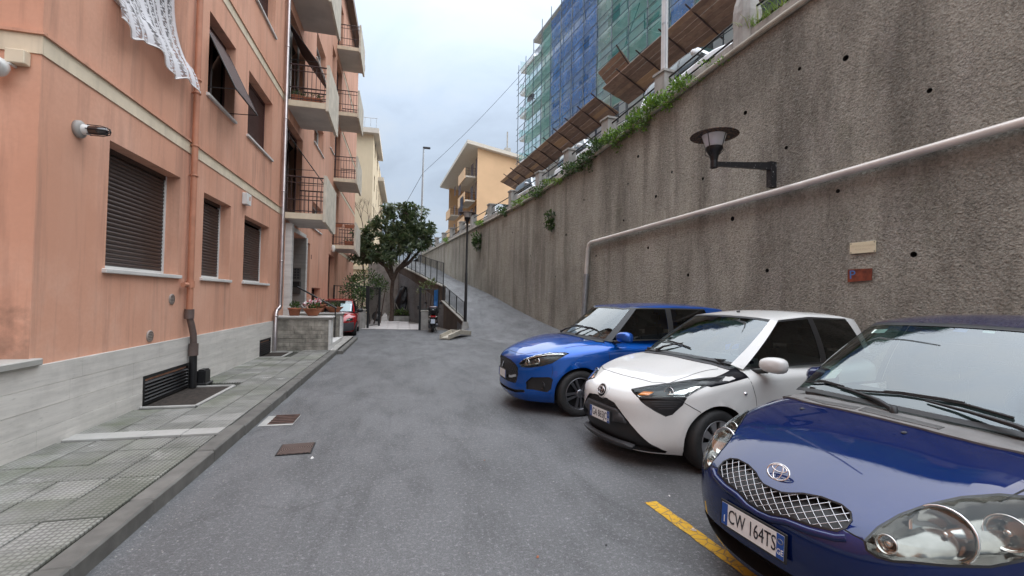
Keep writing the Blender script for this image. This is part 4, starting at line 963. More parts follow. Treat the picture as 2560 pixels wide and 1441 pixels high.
for k, z in enumerate((3.63, 6.62, 9.61, 12.60)):
    for q, e in (((XF+.002, XF+.012, 4.742, 12.75), (XF+.002, XF+.034, 4.742, 12.75)), ((XF+.002, XF+.012, 23.2, 29.99), (XF+.002, XF+.034, 23.2, 29.99)), ((-10.9, XF+.012, 4.728, 4.738), (-10.9, XF+.034, 4.705, 4.738))):
        o = obj('string_course', B().box(*q, z, z+.165).mesh('string_course', CREAM), bld, world=True); obj('drip_edge', B().box(*e, z+.167, z+.195).mesh('drip_edge', SALM), o, world=True)
# travertine base of separate slabs
r = random.Random(9); base = thing_part('base_course', bld, (0, 0, 0)); base.matrix_parent_inverse = PM(bld).inverted()
for row in range(4):
    z0 = .10+row*.195; y = -6+r.uniform(-.5, 0)
    while y < 12.2:
        l = r.uniform(1.0, 1.9); y1 = min(y+l, 12.2)
        segs = [(y, y1)]
        for a, b_ in ((6.45, 7.7), (11.05, 11.95)):
            if row < 2: segs = [q for s in segs for q in ([(s[0], min(s[1], a)), (max(s[0], b_), s[1])]) if q[1]-q[0] > .03]
        for a, b_ in segs: obj('slab', B().box(XF+.004, XF+.03+r.uniform(0, .004), a+.001, b_-.001, z0+.001, z0+.194, bev=.002).mesh('slab', TRAV), base, world=False)
        y = y1
obj('slab_backing', B().box(-3.19, XF+.003, -6.4, 4.735, 0, .88).mesh('slab_backing', CONC), base)
# parapet cap left of the corner
obj('parapet_cap', B().box(-3.40, -3.08, -6.4, 4.80, .885, .945, bev=.008).mesh('parapet_cap', travertine('cap_stone', (.42, .41, .38), .5)), bld, world=True)
def slat_mesh(L, h, mat, t=.012):
    b = B(); n = 5; pr = [(t*math.sin(pi*k/(n-1))**.7, h*(k/(n-1)-.5)*.96) for k in range(n)]
    vs = [(x, y, z) for y in (-L/2, L/2) for x, z in pr]+[(-.004, y, z) for y in (-L/2, L/2) for z in (-h*.5, h*.5)]
    fs = [(k, k+1, n+k+1, n+k) for k in range(n-1)]+[(0, 2*n, 2*n+2, n), (n-1, 2*n-1, 2*n+3, 2*n+1)]
    return b.add(vs, fs, 0, True).mesh('slat', mat)
def window(hole, mode='shutter', mat=SHUT, pitch=.052, frac=1., sill=True, frame=WHT, tilt=False):
    a, b_, c, d = hole[:4]; dp = hole[4]; x = XF-dp+.02
    f = B(); t = .035
    f.box(x-.03, x+.012, a+.002, a+t, c+.002, d-.002); f.box(x-.03, x+.012, b_-t, b_-.002, c+.002, d-.002); f.box(x-.03, x+.014, a+t, b_-t, c+.002, c+.05); 
    o = obj('window', f.mesh('window', frame), bld, world=True); obj('shutter_box', B().box(x-.03, x+.010, a+t, b_-t, d-.06, d-.002).mesh('shutter_box', mat if mode == 'shutter' else frame), o, world=True)
    if sill: obj('sill', B().box(XF-dp, XF+.045, a-.05, b_+.05, c-.045, c+.004, bev=.006).mesh('sill', MARB), o, world=True)
    z1 = d-.06; z0 = c+.05+(1-frac)*(z1-c-.05)
    if mode == 'shutter':
        n = int((z1-z0)/pitch); me = slat_mesh(b_-a-2*t, pitch, mat)
        for k in range(n): obj('slat', me, o, (x-.012, (a+b_)/2, z0+pitch*(k+.5)), world=True)
    if mode == 'glass' or frac < .95:
        p = B().box(x-.022, x-.016, a+t, b_-t, c+.05, z0 if mode == 'shutter' else z1); obj('pane', p.mesh('pane', WIN), o, world=True)
        obj('mullion', B().box(x-.014, x+.006, (a+b_)/2-.03, (a+b_)/2+.03, c+.05, z1).mesh('mullion', frame), o, world=True)
    return o
wins = [window((*h, .20)) for h in W1]
W2 = [(a, b_, c+FL, d+FL-.02, .20) for a, b_, c, d in W1]
window(W2[0], 'glass'); o2 = window(W2[1], 'glass', frame=SHUTR); window(W2[2], 'shutter', SHUTR, .03, frame=SHUTR)
for k in (2, 3, 4):
    for a, b_, c, d in W1: window((a, b_, c+FL*k, d+FL*k-.02, .20), 'shutter', SHUTR, .06, frame=SHUTR)
# tilted-out shutter over the middle first-floor window
def tilt_shutter(h, drop=.55, out=.62, mat=SHUTR, parent=None, zt=None):
    a, b_, c, d = h[:4]; d = zt or d; z0 = d-(d-c)*.10; z1 = c+(d-c)*(1-drop-.28); x0 = XF-.12; n = 24; L = b_-a-.04
    e = parent; v = Vector((out+.12, 0, z1-z0)); sl = v.length/n; ang = atan2(v.x, -v.z)
    me = slat_mesh(L, sl, mat, .006)
    for k in range(n):
        q = Vector((x0, (a+b_)/2, z0))+v*((k+.5)/n); obj('slat', me, e, q, (0, -ang, 0), world=True)
    s = B()
    for y in (a+.03, b_-.03):
        s.tube([(x0+v.x, y, z0+v.z), (XF-.1, y, z0+v.z-.02)], .008, 6); s.tube([(x0, y, z0), (x0+v.x, y, z0+v.z)], .012, 6)
    s.tube([(x0+v.x, a+.02, z0+v.z), (x0+v.x, b_-.02, z0+v.z)], .014, 6); obj('shutter_arm', s.mesh('shutter_arm', IRON), e, world=True)
tilt_shutter(W2[1], .62, .40, SHUTR, o2)
for h in SMALL: window(h, 'glass')
for h in TALL: window(h, 'glass', frame=SHUTR)
window(LOWW, 'glass', frame=SHUTR, sill=False); window(NARROW, 'glass', frame=SHUTR, sill=False)
for k, h in enumerate(BDOOR):
    o = window(h, 'glass', sill=False, frame=WHT if k else SHUTR)
    if k < 2: tilt_shutter(h, .25, .70, M('grey_shutter', (.30, .25, .23), .6, var=.1) if k == 0 else SHUTR, o)
for h in BD2: window(h, 'shutter', SHUTR, .10, frac=.5, sill=False, frame=SHUTR)
d2 = B().box(XF-.24, XF-.20, 20.32, 21.98, .14, 3.30); obj('side_door', d2.mesh('side_door', M('brown_door', (.07, .035, .025), .5, var=.1)), bld, world=True)
# balconies
def balcony(y0, y1, zf, xo, nb=9, boxes=0):
    s = B(); s.box(XF+.002, xo-.07, y0, y1, zf-.16, zf, bev=.004); o = obj('balcony', s.mesh('balcony', CREAM), bld, world=True)
    obj('soffit', B().box(XF+.002, xo-.075, y0+.02, y1-.02, zf-.168, zf-.161).mesh('soffit', SOFF), o, world=True)
    p = B(); p.poly([(xo-.068, y0-.03, zf-.22), (xo-.068, y1-.25, zf-.34), (xo-.068, y1+.03, zf-.30), (xo-.068, y1+.03, zf+.98), (xo-.068, y0-.03, zf+1.05)], (.075, 0, 0)); obj('parapet_panel', p.mesh('parapet_panel', CREAMD), o, world=True)
    bar = B().tube([(0, 0, 0), (0, 0, .96)], .0075, 5).mesh('baluster', RAIL)
    for ys in (y0+.02, y1-.02):
        for k in range(nb): obj('baluster', bar, o, (XF+.06+(xo-.12-XF-.06)*k/(nb-1), ys, zf+.02), world=True)
        for z, q in ((.06, .012), (.36, .014), (.82, .012), (.98, .020)): obj('rail', B().tube([(XF+.01, ys, zf+z), (xo-.07, ys, zf+z)], q, 6).mesh('rail', RAIL), o, world=True)
    return o
for k in range(4): balcony(12.85, 14.6, 3.75+3.05*k, -2.10)
for k in range(4): balcony(21.0, 23.1, 3.80+3.02*k, -2.14, 8)
# terracotta boxes on balconies
def leafy(name, pts, size, n, mat, seed, up=.3, parent=None, shape=(1, .42), world=True, droop=0):
    """one mesh of small bent leaves around points (p, radius)"""
    r = random.Random(seed); b = B()
    for p, rad in pts:
        p = Vector(p); rad = Vector(rad) if isinstance(rad, (tuple, list)) else Vector((rad, rad, rad))
        for k in range(n):
            d = Vector((r.gauss(0, 1), r.gauss(0, 1), r.gauss(0, 1))).normalized(); q = r.random()**.45
            c = p+Vector((d.x*rad.x, d.y*rad.y, d.z*rad.z))*q
            t = (d*.7+Vector((r.uniform(-1, 1), r.uniform(-1, 1), r.uniform(-.5, .9)+up-droop))).normalized(); sd = t.cross(Vector((r.uniform(-1, 1), r.uniform(-1, 1), r.uniform(-1, 1)))).normalized(); nn = t.cross(sd)
            L = size*r.uniform(.6, 1.25)*shape[0]; w_ = L*shape[1]
            b.add([c, c+t*L*.5+sd*w_*.5+nn*L*.08, c+t*L, c+t*L*.5-sd*w_*.5+nn*L*.08], ((0, 1, 2), (0, 2, 3)), 0 if r.random() < .6 else 1)
    return b
def leafmat(name, c):
    n = NT(name); a = n.noise(n.pos(), 9, 3); n.col(n.mix(n.rng(a, .3, .7), tuple(x*.6 for x in c), tuple(x*1.35 for x in c))); n.set(Roughness=.45)
    tr = n.new('BsdfTranslucent'); tr.inputs[0].default_value = (c[0]*1.5, c[1]*1.6, c[2], 1); mx = n.new('MixShader'); mx.inputs[0].default_value = .22; n.link(n.b.outputs[0], mx.inputs[1]); n.link(tr.outputs[0], mx.inputs[2]); n.link(mx.outputs[0], n.out.inputs[0]); return n.m
LF1 = leafmat('leaf_dark', (.035, .065, .022)); LF2 = leafmat('leaf_mid', (.08, .14, .035)); LF3 = leafmat('leaf_bright', (.17, .28, .045)); LF4 = leafmat('leaf_olive', (.10, .115, .045)); PETAL = M('white_petal', (.75, .66, .66), .6, var=.1, vs=40); PINK = M('pink_petal', (.62, .12, .16), .6, var=.1, vs=40)
def planter_box(loc, l, label, seed, rz=0, leaves=True, hgt=.14):
    t = thing('planter_box', label, 'planter', loc, rz, 'planters on the balconies'); b = B(); b.add([(x*(.5 if z else .46), y*(.075 if z else .06), z*hgt) for z in (0, 1) for x, y in ((-l, -1), (l, -1), (l, 1), (-l, 1))], ((0, 1, 2, 3), (0, 1, 5, 4), (1, 2, 6, 5), (2, 3, 7, 6), (3, 0, 4, 7))); b.box(-l/2-.01, l/2+.01, -.085, -.07, hgt-.03, hgt+.002); b.box(-l/2-.01, l/2+.01, .07, .085, hgt-.03, hgt+.002)
    b.add([(-l/2, -.07, hgt-.02), (l/2, -.07, hgt-.02), (l/2, .07, hgt-.02), (-l/2, .07, hgt-.02)], ((0, 1, 2, 3),), 1); obj('box', b.mesh('box', [TERRA, SOIL]), t)
    if leaves: obj('foliage', leafy('f', [((x, 0, hgt+.04), (.09, .08, .08)) for x in (-l*.35, -l*.1, l*.15, l*.38)], .07, 22, 0, seed, .5).mesh('foliage', [LF1, LF2]), t)
    return t
zb1 = 3.75+3.05
planter_box((-2.95, 12.99, zb1+.0), .22, 'small terracotta pot at the left rail of the middle near balcony', 11, 0, True, .17)
planter_box((-2.55, 12.99, zb1+.0), .5, 'long terracotta trough of plants on the middle near balcony', 12)
planter_box((-2.95, 20.96-.08, 3.80+.78), .5, 'terracotta trough hung on the lowest far balcony, left of two', 13, 0, False); planter_box((-2.40, 20.96-.08, 3.80+.76), .42, 'terracotta trough hung on the lowest far balcony, right of two', 14, 0, False); planter_box((-2.42, 21.16, 3.80), .42, 'terracotta trough standing on the floor of the lowest far balcony', 15, 0, True, .2)
# marble door frame, panel with intercom and letter box
f = B(); f.box(XF-.02, XF+.17, 13.10, 13.31, .62, 3.50, bev=.006); o = obj('door_frame', f.mesh('door_frame', MARB), bld, world=True)
f = B(); f.box(XF-.60, XF+.03, 15.59, 15.622, .62, 3.38); obj('door_panel', f.mesh('door_panel', travertine('grey_marble', (.30, .285, .265), .5)), o, world=True); obj('door_edge', B().box(XF-.02, XF+.05, 15.623, 15.78, .62, 3.42, bev=.006).mesh('door_edge', MARB), o, world=True)
obj('door_lintel', B().box(XF-.02, XF+.04, 13.32, 15.58, 3.385, 3.5, bev=.004).mesh('door_lintel', MARB), o, world=True)
obj('front_door', B().box(XF-.64, XF-.60, 13.33, 15.58, .62, 3.37).mesh('front_door', M('brown_door', (.07, .035, .025), .5, var=.1)), o, world=True)
ic = B(); ic.box(XF-.50, XF-.10, 15.572, 15.588, 2.03, 2.42); it = obj('intercom', ic.mesh('intercom', M('steel_plate', (.20, .20, .20), .35, .8, var=.1)), o, world=True)
for i in range(4):
    for j in range(4): obj('name_plate', B().box(XF-.48+i*.09, XF-.41+i*.09, 15.566, 15.571, 2.06+j*.088, 2.12+j*.088).mesh('name_plate', M('dark_button', (.06, .065, .07), .3, var=0)), it, world=True)
lb = B(); lb.box(XF-.52, XF-.08, 15.45, 15.587, 1.56, 1.98, bev=.02); lo = obj('letter_box', lb.mesh('letter_box', M('letter_box_metal', (.10, .095, .09), .4, .5, var=.15)), o, world=True); obj('letter_slot', B().box(XF-.49, XF-.11, 15.440, 15.449, 1.78, 1.95).mesh('letter_slot', DARK), lo, world=True)
# drain pipes
def downpipe(name, segs, mats, parent):
    o = None
    for nm, pts, rad, mt in segs:
        q = obj(nm, B().tube(pts, rad, 14).mesh(nm, mt), o or parent, world=True); o = o or q
    return o
xp = XF+.07; pz = [("drain_pipe", [(xp, 7.52, 14), (xp, 7.52, 1.70)], .043, SALP), ("pipe_joint", [(xp, 7.52, 1.62), (xp, 7.52, 1.72)], .056, SALP), ("pipe_branch", [(xp, 7.42, 1.66), (xp, 7.30, 1.66)], .035, SALP), ("pipe_length", [(xp, 7.52, 1.62), (xp, 7.52, 1.28)], .043, SALP), ("pipe_joint", [(xp, 7.52, 1.16), (xp, 7.52, 1.30)], .062, BRNP), ("pipe_length", [(xp, 7.52, 1.2), (xp+.02, 7.56, 1.05), (xp+.03, 7.60, .92), (xp+.03, 7.62, .74)], .045, BRNP), ("pipe_joint", [(xp+.03, 7.62, .78), (xp+.03, 7.62, .60)], .064, BRNP), ("pipe_length", [(xp+.03, 7.62, .62), (xp+.03, 7.64, .12)], .05, BLK)]
downpipe('drain_pipe', pz, 0, bld)
for z in (3.3, 3.75, 4.55, 4.75, 6.3, 9.3): obj('pipe_clamp', B().lathe([(.05, -.015), (.055, -.012), (.055, .012), (.05, .015)], (xp, 7.52, z), 14).box(XF, xp, 7.51, 7.53, z-.006, z+.006).mesh('pipe_clamp', SALP), bld, world=True)
bb = B(); bb.box(-3.05, -2.93, 7.74, 7.95, .12, .36, bev=.02); bb.box(-3.07, -2.90, 7.72, 7.98, .12, .16, bev=.01); obj('drain_box', bb.mesh('drain_box', BLK), bld, world=True)
yp = 12.42; xq = XF+.09
obj('downpipe', B().tube([(xq, yp, 16.4), (xq, yp, 1.28), (xq+.0, yp-.03, 1.20), (xq, yp-.30, 1.14), (xq, yp-.36, 1.06), (xq, yp-.36, .12)], .05, 14).mesh('downpipe', ZINC), bld, world=True)
for z in (1.0, 2.4, 4.2, 6.1, 8.0, 9.8): obj('pipe_clamp', B().lathe([(.052, -.02), (.058, -.016), (.058, .016), (.052, .02)], (xq, yp if z > 1.2 else yp-.36, z), 14).mesh('pipe_clamp', ZINC), bld, world=True)
# louvres over the light wells
for a, b_, zt, lean in ((6.46, 7.69, .49, .10), (11.08, 11.92, .485, .02)):
    g = B(); g.box(XF+.0, XF+.03, a, a+.04, .12, zt); g.box(XF, XF+.03, b_-.04, b_, .12, zt); g.box(XF, XF+.03, a+.04, b_-.04, zt-.04, zt); g.box(XF, XF+.03, a+.04, b_-.04, .12, .15); o = obj('louvre', g.mesh('louvre', IRON), bld, world=True)
    obj('louvre_backing', B().box(XF-.03, XF-.01, a+.01, b_-.01, .10, zt-.01).mesh('louvre_backing', DARK), o, world=True)
    n = int((zt-.19)/.045)
    for k in range(n): obj('louvre_blade', B().obox((XF+.018+lean*0, (a+b_)/2, .175+k*.045), (.016, 0, -.014), (0, (b_-a)/2-.04, 0), (.002, 0, .002)).mesh('louvre_blade', IRON), o, world=True)
# wall vents, meter box
for y, z in ((6.62, .98), (7.14, 1.45)):
    o = obj('wall_vent', B().lathe([(.075, 0), (.075, .012), (.062, .016)], (XF, y, z), 24, 0, Matrix.Rotation(pi/2, 3, 'Y')).mesh('wall_vent', M('vent_grey', (.30, .25, .22), .6, var=.1)), bld, world=True)
    obj('vent_backing', B().lathe([(.001, .003), (.063, .003)], (XF, y, z), 24, 0, Matrix.Rotation(pi/2, 3, 'Y')).mesh('vent_backing', DARK), o, world=True)
    for k in range(6):
        dz = -.05+k*.02; hw = sqrt(max(.0, .062**2-dz*dz)); obj('vent_slat', B().box(XF+.004, XF+.012, y-hw, y+hw, z+dz-.006, z+dz+.006).mesh('vent_slat', M('vent_grey', (.30, .25, .22), .6, var=.1)), o, world=True)
o = obj('meter_box', B().box(XF+.002, XF+.10, 9.74, 9.98, 3.33, 3.56, bev=.008).mesh('meter_box', WHT), bld, world=True); obj('meter_label', B().box(XF+.101, XF+.104, 9.86, 9.90, 3.42, 3.5).mesh('meter_label', AMB), o, world=True)
obj('house_number', (lambda m: (m.materials.append(RUST), m)[1])(text_mesh('1', .22, .006)), bld, (XF+.008, 16.62, 2.86), (pi/2, 0, pi/2), world=True)
# end wall bits: flood light, junction box
o = obj('junction_box', B().box(-3.36, -3.22, 4.66, 4.735, 3.50, 3.62, bev=.006).mesh('junction_box', CREAM), bld, world=True)
# ------------------------------------------------------------------ lamp on the facade
t = thing('wall_lamp', 'caged bulkhead lamp sticking out of the salmon wall, left of the first shutter', 'lamp', (XF, 5.21, 3.14)); rx = Matrix.Rotation(pi/2, 3, 'Y')
obj('wall_plate', B().lathe([(.001, 0), (.085, 0), (.085, .03), (.07, .045), (.05, .05)], n=24, axis=rx).mesh('wall_plate', M('lamp_grey', (.33, .31, .29), .6, var=.1)), t); obj('socket', B().lathe([(.05, .04), (.05, .09), (.042, .10)], n=20, axis=rx).mesh('socket', WHT), t); obj('bulb_glass', B().lathe([(.04, .1), (.044, .16), (.036, .24), (.001, .26)], n=18, axis=rx).mesh('bulb_glass', M('smoked_glass', (.03, .02, .02), .1, var=0, coat=1)), t)
for k in range(6):
    a = pi/3*k; obj('cage_bar', B().tube([(.09, .052*cos(a), .052*sin(a)), (.20, .05*cos(a), .05*sin(a)), (.26, .035*cos(a), .035*sin(a)), (.275, 0, 0)], .0045, 5).mesh('cage_bar', IRON), t)
t = thing('flood_light', 'small round white flood light on the shaded end wall', 'lamp', (-3.33, 4.735, 3.46)); obj('head', B().lathe([(.001, .03), (.075, .03), (.085, .0), (.07, -.05), (.03, -.08), (.001, -.085)], (-.05, -.12, -.03), 22, 0, Matrix.Rotation(radians(125), 3, 'X')).mesh('head', WHT), t); obj('bracket', B().tube([(0, 0, .03), (0, -.06, .03), (-.04, -.10, -.01)], .014, 8).mesh('bracket', WHT), t)
t = thing('wall_lamp', 'white oval lamp above the far brown side door', 'lamp', (XF, 20.95, 3.62)); obj('shade', B().lathe([(.001, -.17), (.06, -.15), (.085, -.05), (.085, .08), (.05, .15), (.001, .16)], (.08, 0, 0), 18).mesh('shade', M('opal_glass', (.78, .76, .70), .3, var=0)), t); obj('bracket', B().box(0, .05, -.05, .05, -.06, .06, bev=.01).mesh('bracket', WHT), t)
# ------------------------------------------------------------------ lace curtain hanging out of the window
def lace():
    n = NT('lace'); uv = n.pos(); sp = n.new('SeparateXYZ'); n.link(uv, sp.inputs[0])
    y, z = sp.outputs['Y'], sp.outputs['Z']
    w = n.math('SINE', n.math('MULTIPLY', n.math('ADD', y, n.math('MULTIPLY', n.math('PINGPONG', n.math('MULTIPLY', z, 1.), .07), 1.1)), 62)); w2 = n.math('SINE', n.math('MULTIPLY', z, 88)); w3 = n.math('SINE', n.math('MULTIPLY', y, 36))
    a = n.rng(n.math('MAXIMUM', n.math('MULTIPLY', w, w2), n.math('MULTIPLY', w3, .9)), -.1, .35, .22, .92); n.col((.62, .61, .63)); n.set(Roughness=.9, Alpha=a); n.set(Subsurface_Weight=0); return n.m
LACE = lace(); cu = thing('lace_curtain', 'white lace curtain blowing out of the first-floor window over its sill', 'curtain', (XF, 6.45, 4.8))
b = B(); vs = []; ny, nz = 60, 22; r = random.Random(4)
for j in range(nz+1):
    for i in range(ny+1):
        y = 5.50+(7.32-5.50)*i/ny; t_ = j/nz; fold = .022*sin(i*.55)*(.4+.6*t_)+.025*sin(i*.23+1)
        if t_ < .62:
            q = t_/.62; vs.append((XF-.16+.20*q**3+fold*.6, 5.74+(7.24-5.74)*i/ny, 6.05-(6.05-4.83)*q))
        else:
            q = (t_-.62)/.38; vs.append((XF+.05+.10*sin(q*pi/2)+fold, y, 4.83-(.36+.07*sin(i*.21))*q+.012*sin(i*.55)*q))
b.add(vs, [(j*(ny+1)+i, j*(ny+1)+i+1, (j+1)*(ny+1)+i+1, (j+1)*(ny+1)+i) for j in range(nz) for i in range(ny)], 0, True); obj('cloth', b.mesh('cloth', LACE), cu, world=True)
h = B(); hem = [Vector(v)+Vector((.004, 0, 0)) for v in vs[-(ny+1):]]; h.tube(hem, .009, 5); obj('hem', h.mesh('hem', M('hem_white', (.78, .77, .76), .9, var=0)), cu, world=True)
# ------------------------------------------------------------------ entrance steps with planter walls
st = thing('entrance_steps', 'weathered stone entrance steps between two low capped walls', 'steps', (-2.4, 13.4, .12))
STNS = M('stained_stone', (.30, .275, .235), .85, var=.45, vs=6, streak=.9, bump=.4, bs=30, rnd=.35)
def block_wall(y0, y1, x0, x1, z1, seed):
    r = random.Random(seed); core = B().box(x0+.02, x1-.02, y0+.02, y1-.02, .10, z1-.01).mesh('wall_core', CONC); o = obj('side_wall', core, st, world=True)
    rows = 8; hh = (z1-.11)/rows
    for k in range(rows):
        x = x0
        while x < x1-.02:
            l = r.uniform(.35, .9); xe = min(x+l, x1); xe = x1 if x1-xe < .15 else xe
            obj('stone', B().box(x+.002, xe-.002, y0-r.uniform(.0, .008), y1+r.uniform(0, .008), .11+k*hh+.002, .11+(k+1)*hh-.002, bev=.004).mesh('stone', STNS), o, world=True); x = xe
    obj('end_pier', B().box(x1+.001, x1+.06, y0-.015, y1+.015, .10, z1-.002, bev=.006).mesh('end_pier', MARB), o, world=True)
    obj('cap', B().box(x0, x1+.10, y0-.05, y1+.05, z1+.001, z1+.045, bev=.008).mesh('cap', MARB), o, world=True); obj('cap_mould', B().box(x0, x1+.085, y0-.03, y1+.03, z1-.05, z1, bev=.01).mesh('cap_mould', TRAVD), o, world=True)
block_wall(12.28, 12.62, -3.14, -1.86, .95, 1); block_wall(14.85, 15.2, -3.14, -1.92, .95, 2)
for k in range(4):
    obj('step', B().box(-3.14, -1.84-k*.30, 12.68, 14.79, .10+k*.135, .10+(k+1)*.135-.002, bev=.008).mesh('step', MARB), st, world=True)
hr = B().tube([(-1.98, 14.55, 1.14), (-2.1, 14.55, 1.20), (-3.12, 14.55, 1.78)], .026, 10); o = obj('handrail', hr.mesh('handrail', IRON), st, world=True); obj('handrail_post', B().tube([(-2.02, 14.55, .24), (-2.02, 14.55, 1.17)], .018, 8).mesh('handrail_post', IRON), o, world=True)
# flower pots
def pot(loc, label, kind, seed, r0=.16, h=.2):
    t = thing('flower_pot', label, 'flower pot', loc, 0, 'terracotta pots on the entrance walls')
    if kind == 'bowl': pr = [(.001, 0), (r0*.5, 0), (r0*.52, .02), (r0*.8, h*.55), (r0, h*.9), (r0*1.06, h*.92), (r0*1.06, h), (r0*.95, h), (r0*.9, h*.8)]
    else: pr = [(.001, 0), (r0*.72, 0), (r0*.95, h*.8), (r0*1.05, h*.8), (r0*1.08, h), (r0*.95, h), (r0*.9, h*.85)]
    obj('pot', B().lathe(pr, n=24).mesh('pot', TERRA), t); obj('soil', B().lathe([(.001, h*.84), (r0*.9, h*.82)], n=20).mesh('soil', SOIL), t)
    obj('foliage', leafy('f', [((0, 0, h+.05), (r0*.95, r0*.95, .09))], .085, 70, 0, seed, .6, shape=(1, .6)).mesh('foliage', [LF1, LF2]), t)
    return t
pot((-2.72, 12.45, .998), 'straight terracotta pot of small green leaves, leftmost on the near entrance wall', 'pot', 21, .155, .20)
t = pot((-2.28, 12.45, .998), 'wide terracotta bowl with white and pink cyclamen on the near entrance wall', 'bowl', 22, .235, .19); obj('blossom', leafy('f', [((-.08, 0, .33), (.10, .09, .07)), ((.1, .03, .36), (.09, .09, .08)), ((-.2, 0, .27), (.05, .06, .05))], .06, 45, 0, 23, .8, shape=(1, .9)).mesh('blossom', [PETAL, PINK]), t)
pot((-2.58, 15.02, .998), 'straight terracotta pot at the back, nearest the door panel', 'pot', 24, .20, .25); pot((-2.12, 15.02, .998), 'shallow terracotta bowl at the outer end of the far entrance wall', 'bowl', 25, .27, .18)
# ------------------------------------------------------------------ high retaining wall on the right
rw = thing('retaining_wall', 'tall grey-brown roughcast retaining wall with dark stains and weep holes', 'wall', tuple(wp(9, 0, 0)))
def wall_prism():
    ss = [-12, 0, 5, 9, 12.5, 15, 17.6, 20, 22.5, 25.1, 29, 33.5, 41, 50]; bot = [(s, lerp_tab(RAMPR, s)-.3) for s in ss]; tops = [(s, smooth_tab(TOPZ, s)) for s in ss[::-1]]
    b = B(); n = len(ss); vs = []
    for d in (0, .5):
        for s, z in bot: vs.append(wp(s, d, z))
        for s, z in tops: vs.append(wp(s, d, z))
    fs = []
    for i in range(n-1):
        j = 2*n-1-i; fs.append((i, i+1, j-1, j)); fs.append((i+2*n, j+2*n, j-1+2*n, i+1+2*n)); fs.append((i, i+2*n, i+1+2*n, i+1)); fs.append((j, j-1, j-1+2*n, j+2*n))
    fs.append((0, 2*n-1, 4*n-1, 2*n)); fs.append((n-1, 3*n-1, 3*n, n)); return b.add(vs, fs)
HOLES = [(6.56, 4.57), (7.66, 5.59), (8.44, 5.79), (9.58, 5.43), (8.69, 4.43), (10.7, 4.35), (9.88, 3.3), (7.78, 3.42), (6.75, 2.28), (9.07, 2.17), (11.13, 2.17), (12.3, 4.28), (13.7, 3.87), (13.06, 5.56), (15.96, 4.93), (11.71, 4.77), (13.51, 4.9), (15.16, 2.96), (12.59, 2.96), (17.2, 3.9), (19.1, 4.6), (20.4, 3.4), (18.0, 2.4), (22.6, 4.7), (24.4, 3.8), (5.2, 3.6), (4.1, 5.2), (3.4, 2.6), (1.5, 4.0)]
def holed(b, name, mat):
    o = bpy.data.objects.new('w', b.mesh('w', [mat, DARK])); COL.objects.link(o); cu = B(); r = random.Random(8)
    for s, z in HOLES:
        rad = r.uniform(.030, .048); vs = []; n = 12
        for d in (-.1, .22):
            for k in range(n): vs.append(wp(s+rad*cos(2*pi*k/n), d, z+rad*1.05*sin(2*pi*k/n)))
        cu.add(vs, [tuple(range(n)), tuple(range(n, 2*n))[::-1]]+[(k, (k+1) % n, n+(k+1) % n, n+k) for k in range(n)], 1)
    q = bpy.data.objects.new('c', cu.mesh('c', [mat, DARK])); COL.objects.link(q); md = o.modifiers.new('b', 'BOOLEAN'); md.object = q; md.solver = 'EXACT'; md.material_mode = 'TRANSFER'
    me = bpy.data.meshes.new_from_object(o.evaluated_get(bpy.context.evaluated_depsgraph_get())); bpy.data.objects.remove(o); bpy.data.objects.remove(q); me.name = name; return me
obj('wall_face', holed(wall_prism(), 'wall_face', ROUGH), rw, world=True)
ss = [-12+1.0*i for i in range(63)]
b = B().tube([wp(s, -.035, smooth_tab(TOPZ, s)-.03+.006*sin(s*5)) for s in ss], .062, 10); obj('coping', b.mesh('coping', M('coping_stone', (.38, .36, .30), .85, var=.2, vs=4, bump=.3, bs=50)), rw, world=True)
b = B()
for s0, s1 in zip(ss, ss[1:]):
    q = [wp(s, d, smooth_tab(TOPZ, s)+z) for s in (s0, s1) for d, z in ((.06, -.05), (.06, .26), (.34, .26), (.34, -.05))]; b.add(q, ((0, 1, 5, 4), (1, 2, 6, 5), (2, 3, 7, 6)))
obj('kerb_upstand', b.mesh('kerb_upstand', CONC), rw, world=True)
# parapet pillars, rails
PS = [-.5, 2.05, 4.6, 7.15, 9.72, 12.26, 14.82, 17.37, 19.92, 23.14, 26.48, 29.98, 32.8, 35.68, 38.5, 41.44, 44.4, 47.48]
par = thing('parapet_railing', 'concrete pillars and iron rails along the top of the retaining wall', 'railing', tuple(wp(12, .2, 6.6)))
for i, s in enumerate(PS):
    z = smooth_tab(TOPZ, s); p = B(); h = .92 if i > 4 else 1.0
    if i == 4:
        # weathered pillar with a broken top
        r = random.Random(2); n = 12; rows = 7; vs = []
        for k in range(rows):
            for j in range(n):
                a = 2*pi*j/n; q = .24*(abs(cos(a))**4+abs(sin(a))**4)**-.25*(1+.10*r.uniform(-1, 1)*(k/rows))*(1-.25*max(0, k-4)/2); c_ = wp(s, .2, z+.2); zz = z-.02+k*.19+(r.uniform(-.06, .06) if k > 3 else 0); vs.append((c_.x+q*cos(a), c_.y+q*sin(a), zz))
        p.add(vs, [(k*n+j, k*n+(j+1) % n, (k+1)*n+(j+1) % n, (k+1)*n+j) for k in range(rows-1) for j in range(n)]+[tuple(range((rows-1)*n, rows*n))])
    else:
        c_ = wp(s, .2, z+h/2); p.obox(c_, WD*.19, WN*.16, (0, 0, h/2)); p.obox(wp(s, .2, z+h+.03), WD*.23, WN*.20, (0, 0, .03))
    obj('pillar', p.mesh('pillar', CONC), par, world=True)
for s0, s1 in zip(PS, PS[1:]):
    for h in (.78, .42): obj('rail', B().tube([wp(s0+.15, .2, smooth_tab(TOPZ, s0)+h), wp(s1-.15, .2, smooth_tab(TOPZ, s1)+h)], .024, 7).mesh('rail', IRON), par, world=True)
